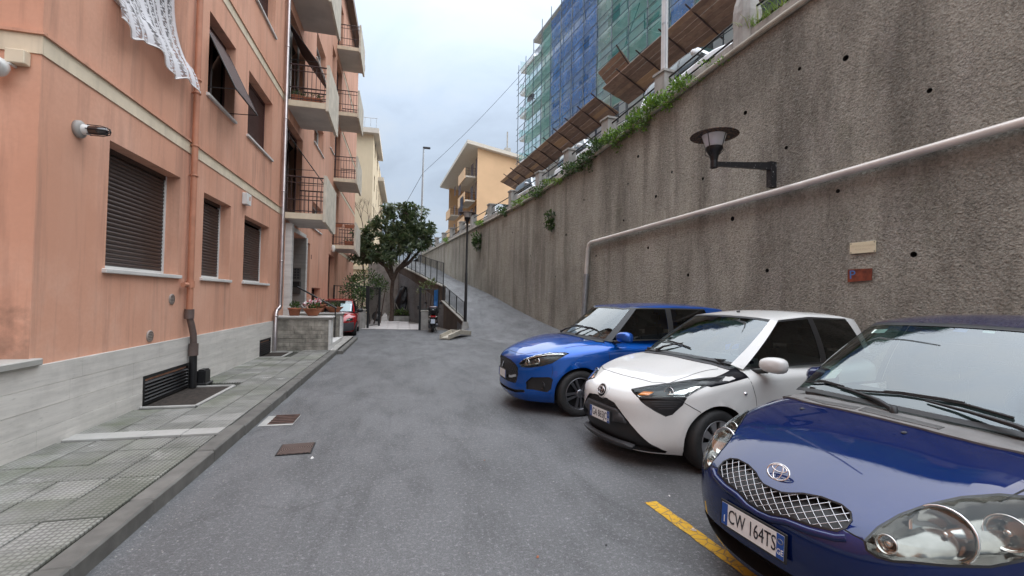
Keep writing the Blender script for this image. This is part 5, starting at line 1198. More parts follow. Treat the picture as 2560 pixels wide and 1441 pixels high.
# upper street
b = B(); ds = [.34, 3, 6.5, 16, 60]; us = ss+[70, 110, 200]
for s in us:
    for d in ds: b.v.append(tuple(wp(s, d, smooth_tab(TOPZ, s)+.05)))
m = len(ds); b.f = [(i*m+k, i*m+k+1, (i+1)*m+k+1, (i+1)*m+k) for i in range(len(us)-1) for k in range(m-1)]; b.mi = [0]*len(b.f); b.sm = [False]*len(b.f)
tag(b.build('upper_street', ASPH), kind='structure')
# handrail pipe on the wall
hp = thing('wall_pipe', 'long cream pipe running slantwise along the roughcast wall and bending down', 'pipe', tuple(wp(15.4, -.1, 1)))
CPIPE = M('cream_pipe', (.68, .63, .58), .3, .15, var=.10, vs=3)
obj('pipe', B().tube([wp(-8, -.10, 4.33), wp(5.65, -.10, 3.76), wp(8.42, -.10, 3.64), wp(11.4, -.10, 3.54), wp(15.32, -.10, 3.40)], .062, 14).mesh('pipe', CPIPE), hp, world=True)
obj('elbow', B().tube([wp(15.28, -.10, 3.40), wp(15.42, -.10, 3.36), wp(15.49, -.10, 3.2), wp(15.6, -.10, 2.3)], .062, 14).mesh('elbow', CPIPE), hp, world=True)
obj('pipe_guard', B().tube([wp(15.58, -.09, 2.4), wp(15.8, -.09, .15)], .085, 12).mesh('pipe_guard', GREYM), hp, world=True)
for s in (6.5, 9.5, 12.5): obj('bracket', B().obox(wp(s, -.05, lerp_tab([(5.65, 3.76), (8.42, 3.64), (15.3, 3.4)], s)-.01), WD*.012, WN*.05, (0, 0, .012)).mesh('bracket', GREYM), hp, world=True)
# lamps with a wide flat hat
RUSTH = None
def hatmat():
    n = NT('rusty_hat'); a = n.noise(n.pos(), 22, 6, .7); n.col(n.mix(n.rng(a, .44, .54), (.16, .085, .05), (.022, .017, .015))); n.set(Roughness=.75, Metallic=.1); n.bump(a, .4, .004); return n.m
HAT = hatmat(); OPAL = M('opal_lamp_glass', (.70, .68, .66), .25, var=.06, coat=.4)
def lamp_head(t, s=1.0):
    obj('hat', B().lathe([(.001, .075), (.14*s, .07), (.34*s, .035), (.40*s, .012), (.405*s, .0), (.39*s, .0), (.30*s, .010), (.20*s, .012)], n=40).mesh('hat', HAT), t)
    obj('glass', B().lathe([(.205*s, .01), (.125*s, -.235*s), (.001, -.24*s)], n=28).mesh('glass', OPAL), t); obj('cup', B().lathe([(.145*s, -.20*s), (.150*s, -.235*s), (.12*s, -.28*s), (.075*s, -.36*s), (.058*s, -.46*s), (.05*s, -.56*s), (.001, -.57*s)], n=28).mesh('cup', IRON), t)
    for k in range(4):
        a = pi/2*k+.4; obj('strut', B().tube([(.21*s*cos(a), .21*s*sin(a), .01), (.155*s*cos(a), .155*s*sin(a), -.20*s), (.17*s*cos(a), .17*s*sin(a), -.30*s), (.08*s*cos(a), .08*s*sin(a), -.36*s)], .006, 5).mesh('strut', IRON), t)
q = wp(8.93, -1.50, 4.50); t = thing('wall_lantern', 'black lamp with rusty flat hat on an arm from the roughcast wall', 'street lamp', tuple(q)); lamp_head(t)
def peelm():
    n = NT('peeling_black_paint'); a = n.noise(n.pos((1, 1, .6)), 26, 5, .7); n.col(n.mix(n.rng(a, .62, .66), (.016, .016, .018), (.50, .50, .50))); n.set(Roughness=.5); return n.m
PEEL = peelm()
e = wp(8.93, -1.50, 4.0); k = wp(8.93, -.06, 4.14)
ab = B(); u_ = (k-e); up = Vector((0, 0, 1)); sd = WD
vs = []
for f, h in ((0, .035), (.5, .05), (.85, .065), (1, .075)):
    c_ = e.lerp(k, f)
    for a_, b_ in ((-1, -1), (1, -1), (1, 1), (-1, 1)): vs.append(c_+sd*.035*a_+up*h*b_)
ab.add(vs, [(i*4+j, i*4+(j+1) % 4, (i+1)*4+(j+1) % 4, (i+1)*4+j) for i in range(3) for j in range(4)]+[(0, 1, 2, 3), (12, 13, 14, 15)]); obj('arm', ab.mesh('arm', PEEL), t, world=True)
pb = B(); pb.obox(wp(8.93, -.07, 3.98), WD*.05, WN*.075, (0, 0, .24)); obj('wall_bracket', pb.mesh('wall_bracket', PEEL), t, world=True); obj('arm_end', B().lathe([(.06, -.07), (.065, 0), (.06, .07)], e, 16).mesh('arm_end', IRON), t, world=True)
t = thing('lamp_post', 'slim black lamp post with flat-hatted lantern at the foot of the ramp', 'street lamp', (2.64, 18.95, 5.20)); lamp_head(t, .93)
obj('pole', B().tube([(2.64, 18.95, .45), (2.64, 18.95, 2.6), (2.64, 18.95, 2.62), (2.64, 18.95, 4.70)], .05, 14, rr=[.062, .058, .048, .04]).mesh('pole', IRON), t, world=True)
ft = B(); ft.add([(2.64+x*w_, 18.95+y*w_, z) for z, w_ in ((-.05, .20), (.2, .15), (.5, .11)) for x, y in ((-1, -1), (1, -1), (1, 1), (-1, 1))], [(i*4+j, i*4+(j+1) % 4, i*4+4+(j+1) % 4, i*4+4+j) for i in range(2) for j in range(4)]+[(8, 9, 10, 11)]); obj('footing', ft.mesh('footing', CONC), t, world=True)
# signs on the wall
def sign(name, label, s, z, w_, h, mat, rot=0):
    t = thing(name, label, 'sign', tuple(wp(s, -.012, z)), atan2(WD.y, WD.x)+pi); t.rotation_euler = (0, -rot, atan2(-WD.y, -WD.x)); return t
PLQ = M('cream_plaque', (.72, .64, .45), .5, var=.04); t = sign('wall_plaque', 'small cream plaque with faint lettering screwed to the wall', 7.40, 2.445, .37, .17, 0); obj('plate', B().box(-.185, .185, -.012, .0, -.088, .088, bev=.003).mesh('plate', PLQ), t)
FT = M('faded_letters', (.60, .52, .35), .6, var=0)
for i, tx in enumerate(('VIETATO GIOCARE', 'ALLA PALLA')):
    m = text_mesh(tx, .040, .0005); m.materials.append(FT); obj('lettering', m, t, (0, -.0135, .026-.05*i), (pi/2, 0, 0))
for x in (-.165, .165):
    for z in (-.07, .07): obj('screw', B().lathe([(.001, .003), (.007, .002), (.008, 0)], (x, -.013, z), 10, 0, Matrix.Rotation(pi/2, 3, 'X')).mesh('screw', IRON), t)
RED = M('rusted_red_plate', (.20, .045, .02), .7, var=.4, vs=9, bump=.2, bs=40); t = sign('parking_plate', 'rusty red plate with a blue letter P below the cream plaque', 7.44, 2.01, .35, .2, 0, .03); obj('plate', B().poly([(-.18, -.012, -.10), (.165, -.012, -.09), (.18, -.012, .095), (-.17, -.012, .105)], (0, .01, 0)).mesh('plate', RED), t)
m = text_mesh('P', .19, .001); m.materials.append(M('blue_letter', (.06, .17, .42), .6, var=.1)); obj('lettering', m, t, (-.105, -.0135, .01), (pi/2, 0, 0))
# plants on the wall
def plant(name, label, pts, size, n, mats, seed, droop=0, group='plants on the retaining wall', up=.3, shape=(1, .5)):
    c_ = Vector(pts[0][0]); t = thing(name, label, 'plant', tuple(c_), 0, group); obj('foliage', leafy('f', pts, size, n, 0, seed, up, shape=shape, droop=droop).mesh('foliage', mats), t, world=True)
    st_ = B()
    for p, r_ in pts[::2]: p = Vector(p); st_.tube([p+Vector((0, 0, -.12)), p+Vector((.03, .02, .05))], .006, 5)
    obj('stem', st_.mesh('stem', M('twig', (.08, .05, .03), .9, var=.2)), t, world=True); return t
zt = lambda s: smooth_tab(TOPZ, s)
r = random.Random(12)
def ivy(label, s0, s1, mats, seed, h=.35, n=150, size=.11, dd=-.05):
    k = max(2, int((s1-s0)/.28)); pts = []
    for i in range(k+1):
        s = s0+(s1-s0)*i/k; pts.append((wp(s, dd+r.uniform(-.06, .05), zt(s)+.02+r.uniform(-.15, .12)*1.2), (.24, .20, .75*h*r.uniform(.5, 1.1))))
    plant('ivy', label, pts, size, n, mats, seed)
ivy('long dense bank of ivy spilling over the wall top left of the pole pillar', 12.45, 14.5, [LF2, LF3], 31, .42, 190); ivy('dark ivy trailing over the wall edge between the third and fourth pillars', 14.9, 17.0, [LF1, LF2], 32, .36, 170); ivy('bright green creeper around the base of the pole pillar', 11.2, 12.35, [LF3, LF2], 33, .38, 160)
ivy('patch of small-leaved creeper on the wall top below the near white car', 10.1, 11.2, [LF2, LF3], 37, .08, 35, .08)
ivy('low grassy weeds on the wall top by the fourth pillar', 17.6, 18.6, [LF3, LF4], 34, .16, 80, .1); ivy('leafy weed hanging at the fifth pillar on the wall top', 18.9, 19.9, [LF2, LF1], 35, .3, 110); ivy('yellow-green weeds low on the coping beyond the fifth pillar', 20.6, 22.4, [LF3, LF4], 36, .16, 60); ivy('bushy weed beside the sixth pillar', 23.4, 24.0, [LF1, LF2], 39, .35, 120); ivy('small tuft of weeds at a far pillar of the parapet', 27.2, 28.2, [LF3, LF2], 40, .2, 80); ivy('far tuft of weeds near the end of the parapet', 36, 37, [LF3, LF2], 42, .25, 80)
def tuft(label, s, seed, n=240, L=.38, spread=.75):
    rr = random.Random(seed); b = B(); t = thing('grass_tuft', label, 'plant', tuple(wp(s, .05, zt(s)+.2)), 0, 'plants on the retaining wall')
    for k in range(n):
        p = wp(s+rr.uniform(-spread, spread), .1+rr.uniform(-.12, .12), 0); p.z = zt(s)+.25-.035*((p-wp(s, .1, 0)).dot(WD)); d = Vector((rr.gauss(0, .4), rr.gauss(0, .4), 1)).normalized(); l = L*rr.uniform(.5, 1.2); side = d.cross(Vector((rr.uniform(-1, 1), rr.uniform(-1, 1), 0))).normalized()*.008; out = Vector((d.x, d.y, -.5))*l*.35
        b.add([p-side, p+side, p+d*l*.55+side*.7, p+d*l*.55-side*.7, p+d*l+out], ((0, 1, 2, 3), (3, 2, 4)), rr.randint(0, 1))
    obj('blades', b.mesh('blades', [LF3, leafmat('grass_yellow', (.20, .24, .05))]), t, world=True)
tuft('bright tuft of grass beside the broken pillar at the top right', 9.05, 51); tuft('short bright grass on the upstand right of the broken pillar', 7.9, 52, 140, .25, .5)
plant('hanging_weed', 'round weed growing out of the face of the wall, right of the lamp post', [(wp(18.26, -.10, 4.75), (.24, .16, .22)), (wp(18.3, -.10, 4.42), (.16, .12, .22))], .14, 130, [LF1, LF2], 41, .4); plant('hanging_weed', 'leafy weed hanging on the wall close behind the lamp post', [(wp(27.7, -.15, 5.05), (.42, .2, .3)), (wp(27.8, -.15, 4.65), (.3, .18, .35))], .2, 150, [LF1, LF2], 43, .3); plant('hanging_weed', 'trailing weed just under the coping left of the pole pillar', [(wp(15.5, -.06, 5.95), (.22, .1, .22))], .09, 90, [LF1, LF2], 44, .4)
# street light pole standing on the pillar
t = thing('street_light_pole', 'tall pale metal pole rising from the second parapet pillar', 'pole', tuple(wp(12.26, .2, 7.5))); zz = zt(12.26)+.98
obj('pole', B().tube([wp(12.26, .2, zz), wp(12.26, .2, zz+9)], .085, 16, rr=[.088, .07]).mesh('pole', M('pale_pole', (.56, .55, .54), .5, .3, var=.1, vs=3)), t, world=True); obj('band', B().lathe([(.09, -.03), (.094, 0), (.09, .03)], wp(12.26, .2, zz+1.3), 16).mesh('band', GREYM), t, world=True); obj('conduit', B().tube([wp(12.14, .14, zz), wp(12.14, .14, zz+8)], .014, 6).mesh('conduit', GREYM), t, world=True)
# ------------------------------------------------------------------ scaffolded block on the upper street
sb = thing('scaffolded_building', 'tall apartment block behind the netted scaffolding', 'building', tuple(wp(24, 8, 6.2)))
BW = M('grey_beige_render', (.70, .68, .64), .9, var=.08, vs=.8)
b = B(); plb = lambda y, z, d: tuple(wp(y, 7.9+d, z)); hl_ = [(s, s+1.3, 9.3+3.1*k, 10.9+3.1*k, .25) for k in range(5) for s in (11, 14.6, 18.2, 21.8, 25.4, 29, 33.2)]
holes_wall(b, 4, 36.6, 5, 23.4, hl_, plb, .25)
for a, c_ in ((wp(36.6, 7.9, 0), wp(36.6, 20, 0)), (wp(4, 7.9, 0), wp(4, 20, 0))): b.quad((a.x, a.y, 5), (c_.x, c_.y, 5), (c_.x, c_.y, 23.4), (a.x, a.y, 23.4))
obj('wall', b.mesh('wall', BW), sb, world=True); b = B(); b.poly([wp(3.6, 7.2, 23.4), wp(37, 7.2, 23.4), wp(37, 20, 23.4), wp(3.6, 20, 23.4)], (0, 0, .25)); obj('roof', b.mesh('roof', CONC), sb, world=True)
for h in hl_: obj('window', B().poly([wp(h[0], 8.13, h[2]), wp(h[1], 8.13, h[2]), wp(h[1], 8.13, h[3]), wp(h[0], 8.13, h[3])], WN*.02).mesh('window', M('dull_shutter', (.16, .17, .16), .6, var=.1)), sb, world=True)
sc = thing('scaffolding', 'steel scaffolding hung with green and blue nets over the apartment block', 'scaffolding', tuple(wp(24, 6.9, 6.2)))
def net(name, c_, a):
    n = NT(name); n.n.remove(n.b); d = n.new('BsdfDiffuse'); f = n.noise(n.pos((1, 1, .5)), 1.2, 4); d.inputs[0].default_value = (*c_, 1); cc = n.mix(n.rng(f, .3, .7), tuple(x*.75 for x in c_), tuple(min(1, x*1.25) for x in c_)); n.link(cc, d.inputs[0]); tl = n.new('BsdfTranslucent'); n.link(cc, tl.inputs[0]); m1 = n.new('MixShader'); m1.inputs[0].default_value = .45; n.link(d.outputs[0], m1.inputs[1]); n.link(tl.outputs[0], m1.inputs[2])
    t = n.new('BsdfTransparent'); t.inputs[0].default_value = (1, 1, 1, 1); m2 = n.new('MixShader'); n.link(n.rng(n.noise(n.pos(), 2.3, 4), .3, .7, a-.07, a+.07), m2.inputs[0]); n.link(t.outputs[0], m2.inputs[1]); n.link(m1.outputs[0], m2.inputs[2]); n.link(m2.outputs[0], n.out.inputs[0]); return n.m
NG = net('green_net', (.06, .42, .37), .42); NB = net('blue_net', (.07, .25, .64), .50); NP = net('pale_green_net', (.32, .56, .49), .40); STEEL = M('scaffold_tube', (.16, .19, .21), .5, .5, var=.2, vs=3); RUSTP = M('rusty_tube', (.08, .05, .045), .7, .3, var=.3, vs=6)
BAY = 1.57; SS = [38.1-BAY*i for i in range(20)]; ZL = [9.2+2.0*k for k in range(8)]
def scaf_top(s): return 21.3 if s > 36 else 21.9 if s > 33.5 else 22.6 if s > 30.5 else 24.2
for s in SS:
    for d in (6.36, 7.4): obj('standard', B().tube([wp(s, d, zt(s)+.05), wp(s, d, scaf_top(s)+.5)], .030, 6).mesh('standard', STEEL), sc, world=True)
for z in ZL:
    for dz in (.0, .5, 1.0):
        s1 = 38.4; 
        if z+dz > 21.5: s1 = 33.8
        if z+dz > 23: s1 = 30.8
        obj('ledger', B().tube([wp(s1, 6.33, z+dz), wp(SS[-1]-.2, 6.33, z+dz)], .024, 5).mesh('ledger', STEEL), sc, world=True)
BRD = M('scaffold_board', (.80, .80, .77), .8, var=.15, vs=2)
for i, (s, s2) in enumerate(zip(SS, SS[1:])):
    for z in ZL:
        if z > scaf_top(s): continue
        b = B(); b.obox(wp((s+s2)/2, 6.95, z-.05), WD*(BAY/2-.02), WN*.40, (0, 0, .025)); obj('platform', b.mesh('platform', BRD), sc, world=True); b = B(); b.obox(wp((s+s2)/2, 6.52, z+.09), WD*(BAY/2-.02), WN*.012, (0, 0, .09)); obj('toe_board', b.mesh('toe_board', BRD), sc, world=True)
    col = NG if s2 > 31.0 else NB if s2 > 24.5 else NP if s2 > 22.9 else NG if s2 > 19.0 else NB if s2 > 16.5 else NG
    if i == 0: continue
    zb_ = 11.6+(38-s)*.06; zt_ = scaf_top(s)-.6; n = 10; b = B(); rr = random.Random(i)
    vs = []
    for k in range(n+1):
        for q in range(5): vs.append(wp(s+(s2-s)*q/4, 6.42+.04*sin(k*1.3+q*2+i)-.05*sin(q/4*pi), zb_+(zt_-zb_)*k/n))
    b.add(vs, [(k*5+q, k*5+q+1, k*5+q+6, k*5+q+5) for k in range(n) for q in range(4)], 0, True); obj('net', b.mesh('net', col), sc, world=True)
for s, z in ((37.3, 11.2), (37.3, 13.2), (37.3, 15.2), (37.3, 17.2), (37.3, 19.2), (28.0, 13.2), (22.5, 15.2), (20, 13.2)): obj('brace', B().tube([wp(s+.78, 6.6, z), wp(s-.78, 6.6, z+2)], .022, 5).mesh('brace', STEEL), sc, world=True)
for z in ZL[1:7]: obj('end_net', B().quad(wp(38.1, 6.5, z+.1), wp(38.1, 7.4, z+.1), wp(38.1, 7.4, z+1.0), wp(38.1, 6.5, z+1.0)).mesh('end_net', NG if z < 18 else NP), sc, world=True)
# timber catch-fan
def plank_mat():
    n = NT('fan_plank'); p = n.pos((1, 1, 6)); a = n.noise(p, 3, 5, .6, .4); oi = n.new('ObjectInfo').outputs['Random']; c_ = n.mix(n.rng(a, .3, .7), (.24, .15, .105), (.40, .27, .19)); c_ = n.mix(n.rng(oi, .0, .7, .6, 0), c_, (.15, .10, .08)); c_ = n.mix(n.rng(oi, .8, .86, 0, .8), c_, (.50, .31, .17)); n.col(c_); n.set(Roughness=.85); return n.m
PLK = plank_mat()
def fan(label, s0, s1, zi, zo, di=6.45, do=4.9, npl=6, slope=.064, sref=38):
    t = thing('catch_fan', label, 'scaffolding', tuple(wp((s0+s1)/2, di, zi)), 0, 'timber catch fans on the scaffolding'); nb = max(1, round((s1-s0)/BAY)); l = (s1-s0)/nb; rr = random.Random(int(s0))
    for i in range(nb):
        for k in range(npl):
            f = (k+.5)/npl; sm = s0+l*(i+.5); up_ = (sref-sm)*slope; c_ = wp(sm, di+(do-di)*f, zi+(zo-zi)*f+up_+rr.uniform(-.012, .012)); ax = (wp(sm+1, di, -slope)-wp(sm, di, 0)); across = wp(0, do, zo)-wp(0, di, zi); nrm = ax.cross(across).normalized()
            b = B(); b.obox((0, 0, 0), ax.normalized()*(l/2+.02), across*(.5/npl-.008/across.length), nrm*.022); obj('plank', b.mesh('plank', PLK), t, loc=c_, world=True)
        up_ = (sref-(s0+l*i))*slope; obj('fan_bearer', B().tube([wp(s0+l*i, di+.1, zi-.25+up_), wp(s0+l*i, do-.25, zo+.05+(zo-zi)*.15+up_)], .034, 6).mesh('fan_bearer', RUSTP), t, world=True)
fan('long sloping timber catch fan along the foot of the green and blue nets', 23.3, 38.3, 10.95, 11.55); fan('near timber catch fan set higher, right of the gap', 4.0, 22.4, 11.0, 11.55, do=4.8, npl=7); fan('short steep timber catch fan tilted up in the gap', 21.0, 23.0, 11.75, 12.75, do=4.9, npl=5, di=5.9)
# dishes on the scaffold end
for s, d, z, l in ((33.6, 6.1, 20.6, 'upper grey satellite dish at the end of the scaffolding'), (35.0, 6.2, 17.6, 'lower dark satellite dish at the end of the scaffolding')):
    t = thing('satellite_dish', l, 'dish', tuple(wp(s, d, z)), 0, 'dishes'); q = Vector((-.8, -.45, .3)).to_track_quat('Z', 'Y').to_matrix(); obj('dish', B().lathe([(.001, -.12), (.2, -.09), (.35, -.02), (.40, .02)], (0, 0, 0), 24, 0, q).mesh('dish', DGR if z < 19 else GREYM), t); obj('feed_arm', B().tube([(0, 0, -.4), q @ Vector((0, -.1, .45))], .015, 6).mesh('feed_arm', GREYM), t); obj('mount', B().tube([(0, 0, 0), tuple(WN*.4)], .03, 6).mesh('mount', GREYM), t)
t = thing('hoarding', 'grey-green plywood hoarding with a rolled teal tarpaulin under the gap in the fans', 'hoarding', tuple(wp(20, 5.8, 6.5)))
for i in range(5): obj('panel', B().obox(wp(19.2+i*1.0, 5.9, 8.6), WD*.48, WN*.02, (0, 0, 1.4)).mesh('panel', M('hoarding_grey', (.30, .36, .34), .8, var=.15, vs=2)), t, world=True)
obj('tarpaulin', B().lathe([(.001, -.5), (.18, -.42), (.25, 0), (.2, .4), (.001, .5)], wp(20.6, 5.5, 9.3), 14, 0, Matrix.Rotation(.9, 3, 'X')).mesh('tarpaulin', M('teal_tarp', (.02, .22, .20), .6, var=.2, vs=6)), t, world=True)
# ------------------------------------------------------------------ far buildings
OCH = M('ochre_render', (.66, .43, .25), .9, var=.06, vs=.5); SOFW = M('pale_soffit', (.62, .56, .48), .9, var=.05)
ob = thing('ochre_house', 'ochre apartment house with pale overhanging roof and corner balconies, behind the wall', 'building', (8.8, 55, 5.7))
A_, Bq, Cq = Vector((8.8, 55, 0)), Vector((7.4, 77, 0)), Vector((15.4, 56.4, 0)); dl = (Bq-A_).normalized(); nl = Vector((-dl.y, dl.x, 0)); nl = nl if nl.x < 0 else -nl
def op(t_, d, z): q = A_+dl*t_-nl*d; return (q.x, q.y, z)
hb_ = [(1.2, 2.3, 8.2+3.1*k, 10.5+3.1*k, .3) for k in range(4)]+[(3.6, 5.2, 8.2+3.1*k, 10.5+3.1*k, .3) for k in range(4)]+[(9, 10.2, 9.0+3.1*k, 10.5+3.1*k, .3) for k in range(4)]+[(12.5, 14.5, 8.2+3.1*k, 10.5+3.1*k, .3) for k in range(4)]+[(17, 18.2, 9+3.1*k, 10.5+3.1*k, .3) for k in range(4)]
b = B(); holes_wall(b, 0, 22, 3, 20.6, hb_, op, .3); D_ = Bq+(Cq-A_)
b.quad((*A_.xy, 3), (*Cq.xy, 3), (*Cq.xy, 19.9), (*A_.xy, 20.6)); b.quad((*Cq.xy, 3), (*D_.xy, 3), (*D_.xy, 19.9), (*Cq.xy, 19.9)); b.quad((*Bq.xy, 3), (*D_.xy, 3), (*D_.xy, 19.9), (*Bq.xy, 20.6)); obj('wall', b.mesh('wall', OCH), ob, world=True)
for h in hb_: obj('window', B().quad(op(h[0], .28, h[2]), op(h[1], .28, h[2]), op(h[1], .28, h[3]), op(h[0], .28, h[3])).mesh('window', SHUTR), ob, world=True)
u1 = (Cq-A_).normalized(); f0 = A_-dl*.9+nl*1.5-u1*0; pts = [A_-dl*.8+nl*1.5, Bq+dl*.8+nl*1.5, D_+dl*.8+u1*.6, Cq-dl*.8+u1*.6]
b = B(); zz_ = [20.75, 20.75, 19.75, 19.75]; lo_ = [Vector((p.x, p.y, z)) for p, z in zip(pts, zz_)]; hi_ = [p+Vector((0, 0, .45)) for p in lo_]; b.add(lo_+hi_, ((0, 1, 2, 3), (4, 5, 6, 7), (0, 1, 5, 4), (1, 2, 6, 5), (2, 3, 7, 6), (3, 0, 4, 7))); rf = obj('roof', b.mesh('roof', SOFW), ob, world=True)
cq = A_+u1*4.6+dl*1.5; obj('chimney', B().box(cq.x-.4, cq.x+.4, cq.y-.4, cq.y+.4, 20.0, 21.7).tube([(cq.x, cq.y, 21.6), (cq.x, cq.y, 24)], .1, 8).mesh('chimney', CONC), rf, world=True)
bar = B().tube([(0, 0, 0), (0, 0, 1.0)], .025, 4).mesh('baluster', RAIL)
for t0, t1, zs in ((1.0, 5.6, (7.9, 11.0, 14.1, 17.2)), (12, 16, (7.9, 11.0, 14.1))):
    for z in zs:
        b = B(); b.add([op(t0, 0, z-.2), op(t1, 0, z-.2), op(t1, -1.3, z-.2), op(t0, -1.3, z-.2), op(t0, 0, z), op(t1, 0, z), op(t1, -1.3, z), op(t0, -1.3, z)], ((0, 1, 2, 3), (4, 5, 6, 7), (0, 1, 5, 4), (1, 2, 6, 5), (2, 3, 7, 6), (3, 0, 4, 7))); o = obj('balcony', b.mesh('balcony', SOFW), ob, world=True)
        b = B(); b.add([op(t0, -1.3, z-.35), op(t1, -1.3, z-.35), op(t1, -1.3, z+1.0), op(t0, -1.3, z+1.0), op(t0, -1.4, z-.35), op(t1, -1.4, z-.35), op(t1, -1.4, z+1.0), op(t0, -1.4, z+1.0)], ((0, 1, 2, 3), (4, 5, 6, 7), (0, 1, 5, 4), (1, 2, 6, 5), (2, 3, 7, 6), (3, 0, 4, 7))); obj('parapet_panel', b.mesh('parapet_panel', OCH), o, world=True)
        obj('rail', B().tube([op(t0, 0, z+1), op(t0, -1.3, z+1)], .03, 5).mesh('rail', RAIL), o, world=True)
        for k in range(4): obj('baluster', bar, o, op(t0, -1.3*k/3, z), world=True)
        for z2 in (.3, .65): obj('rail', B().tube([op(t0, 0, z+z2), op(t0, -1.3, z+z2)], .015, 4).mesh('rail', RAIL), o, world=True)
for k, z in enumerate((8.4, 11.5, 14.6, 17.7)): obj('side_window', B().poly([(15.1, 56.30-.06, z), (14.2, 56.11-.06, z), (14.2, 56.11-.06, z+1.4), (15.1, 56.3-.06, z+1.4)], (0, -.03, 0)).mesh('side_window', SHUTR), ob, world=True)
t = thing('laundry', 'dark cloths hung out from a balcony of the ochre house', 'laundry', op(2, -1.6, 13.5)); obj('cloth', B().poly([op(1.4, -1.5, 12.3), op(3.2, -1.5, 12.3), op(3.2, -1.5, 14.6), op(1.4, -1.5, 14.6)], nl*.03).mesh('cloth', M('dark_cloth', (.02, .025, .05), .9, var=.3, vs=3)), t, world=True)
pbd = thing('pale_house', 'pale yellow house with stepped eaves rising behind the salmon block', 'building', (-2.9, 42, 0)); PAL = M('pale_yellow_render', (.66, .55, .38), .9, var=.06, vs=.6, streak=.12)
b = B(); hp_ = [(44+4*i, 45.2+4*i, 5.5+3.1*k, 7.0+3.1*k, .25) for i in range(4) for k in range(4)]; holes_wall(b, 42, 62, 0, 16.3, hp_, lambda y, z, d: (-2.95-d, y, z), .25); b.quad((-2.95, 42, 0), (-14, 42, 0), (-14, 42, 16.3), (-2.95, 42, 16.3)); b.quad((-2.95, 62, 0), (-14, 62, 0), (-14, 62, 16.3), (-2.95, 62, 16.3)); obj('wall', b.mesh('wall', PAL), pbd, world=True)
for h in hp_: obj('window', B().box(-3.2, -3.16, h[0], h[1], h[2], h[3]).mesh('window', SHUTR), pbd, world=True)
rf = obj('roof', B().box(-14.5, -2.45, 41.4, 50, 16.3, 16.75).mesh('roof', SOFW), pbd, world=True); obj('lower_eaves', B().box(-3.0, -2.35, 50.2, 62.5, 14.2, 14.6).mesh('lower_eaves', SOFW), rf, world=True); obj('moulding', B().box(-14, -2.75, 41.8, 42.0, 3.9, 4.2).box(-14, -2.8, 41.85, 42.0, 3.4, 3.5).mesh('moulding', PAL), pbd, world=True)
for x in [-2.7-.5*k for k in range(14)]: obj('terrace_baluster', B().tube([(x, 41.6, 16.75), (x, 41.6, 17.7)], .02, 4).mesh('terrace_baluster', GREYM), rf, world=True)
obj('terrace_rail', B().tube([(-2.6, 41.6, 17.7), (-14, 41.6, 17.7)], .03, 5).mesh('terrace_rail', GREYM), rf, world=True)
# far street light and the wire
t = thing('street_light', 'tall thin street light standing behind the tree at the top of the ramp', 'street light', (1.55, 42, 5.0)); obj('pole', B().tube([(1.5, 42, 4.8), (1.58, 42, 15.55)], .1, 10, rr=[.13, .07]).mesh('pole', GREYM), t, world=True); obj('head', B().box(1.5, 2.2, 41.88, 42.12, 15.5, 15.66, bev=.03).mesh('head', DGR), t, world=True)
a, c_ = Vector((1.57, 42, 13.2)), wp(33.6, 6.2, 20.4); t = thing('overhead_wire', 'thin wire sagging from the far street light up to the scaffolding', 'wire', tuple(a)); obj('span', B().tube([a.lerp(c_, k/14)-Vector((0, 0, .35*sin(pi*k/14))) for k in range(15)], .018, 4).mesh('span', IRON), t, world=True); obj('span', B().tube([a.lerp(Vector((-2.9, 43, 4.5)), k/8) for k in range(9)], .018, 4).mesh('span', IRON), t, world=True)
# ------------------------------------------------------------------ foot of the ramp: brown wall, fences, garden
BRNW = M('brown_stained_concrete', (.095, .070, .055), .9, var=.25, vs=1.2, streak=.5, bump=.3, bs=40); PALEC = M('pale_coping', (.40, .38, .33), .85, var=.15, vs=5)
gw = thing('ramp_wall', 'brown stained wall holding up the ramp, with fences along its top', 'wall', (1.9, 22.4, 0))
LOW = [(2.55, 19.15, .50), (1.90, 22.35, 1.33)]; UPP = [(1.90, 22.36, 2.08), (1.36, 24.4, 2.42), (.86, 26.3, 2.80), (.3, 28.7, 3.22), (-.3, 30.9, 3.62), (-1.0, 34, 4.3)]
def wall_strip(pts, th, mat, name, zb=-.1, cop=True):
    b = B(); cp = B()
    for (x0, y0, z0), (x1, y1, z1) in zip(pts, pts[1:]):
        d = Vector((x1-x0, y1-y0, 0)).normalized(); n = Vector((d.y, -d.x, 0))*th
        v = [Vector((x0, y0, zb)), Vector((x1, y1, zb)), Vector((x1, y1, z1)), Vector((x0, y0, z0))]; b.add(v+[q+n for q in v], ((0, 1, 2, 3), (4, 5, 6, 7), (3, 2, 6, 7), (0, 3, 7, 4), (1, 2, 6, 5)))
        w_ = [Vector((x0, y0, z0+.001))-n*.2, Vector((x1, y1, z1+.001))-n*.2, Vector((x1, y1, z1+.001))+n*1.2, Vector((x0, y0, z0+.001))+n*1.2]; cp.add(w_+[q+Vector((0, 0, .05)) for q in w_], ((0, 1, 2, 3), (4, 5, 6, 7), (0, 1, 5, 4), (1, 2, 6, 5), (2, 3, 7, 6), (3, 0, 4, 7)))
    o = obj(name, b.mesh(name, mat), gw, world=True); obj('coping', cp.mesh('coping', PALEC), o, world=True); return o
wall_strip(LOW, .18, BRNW, 'low_wall'); wall_strip(UPP, .2, BRNW, 'high_wall')
obj('return_wall', B().box(-2.3, -.32, 30.9, 31.15, -.1, 3.75).mesh('return_wall', CONC), gw, world=True)
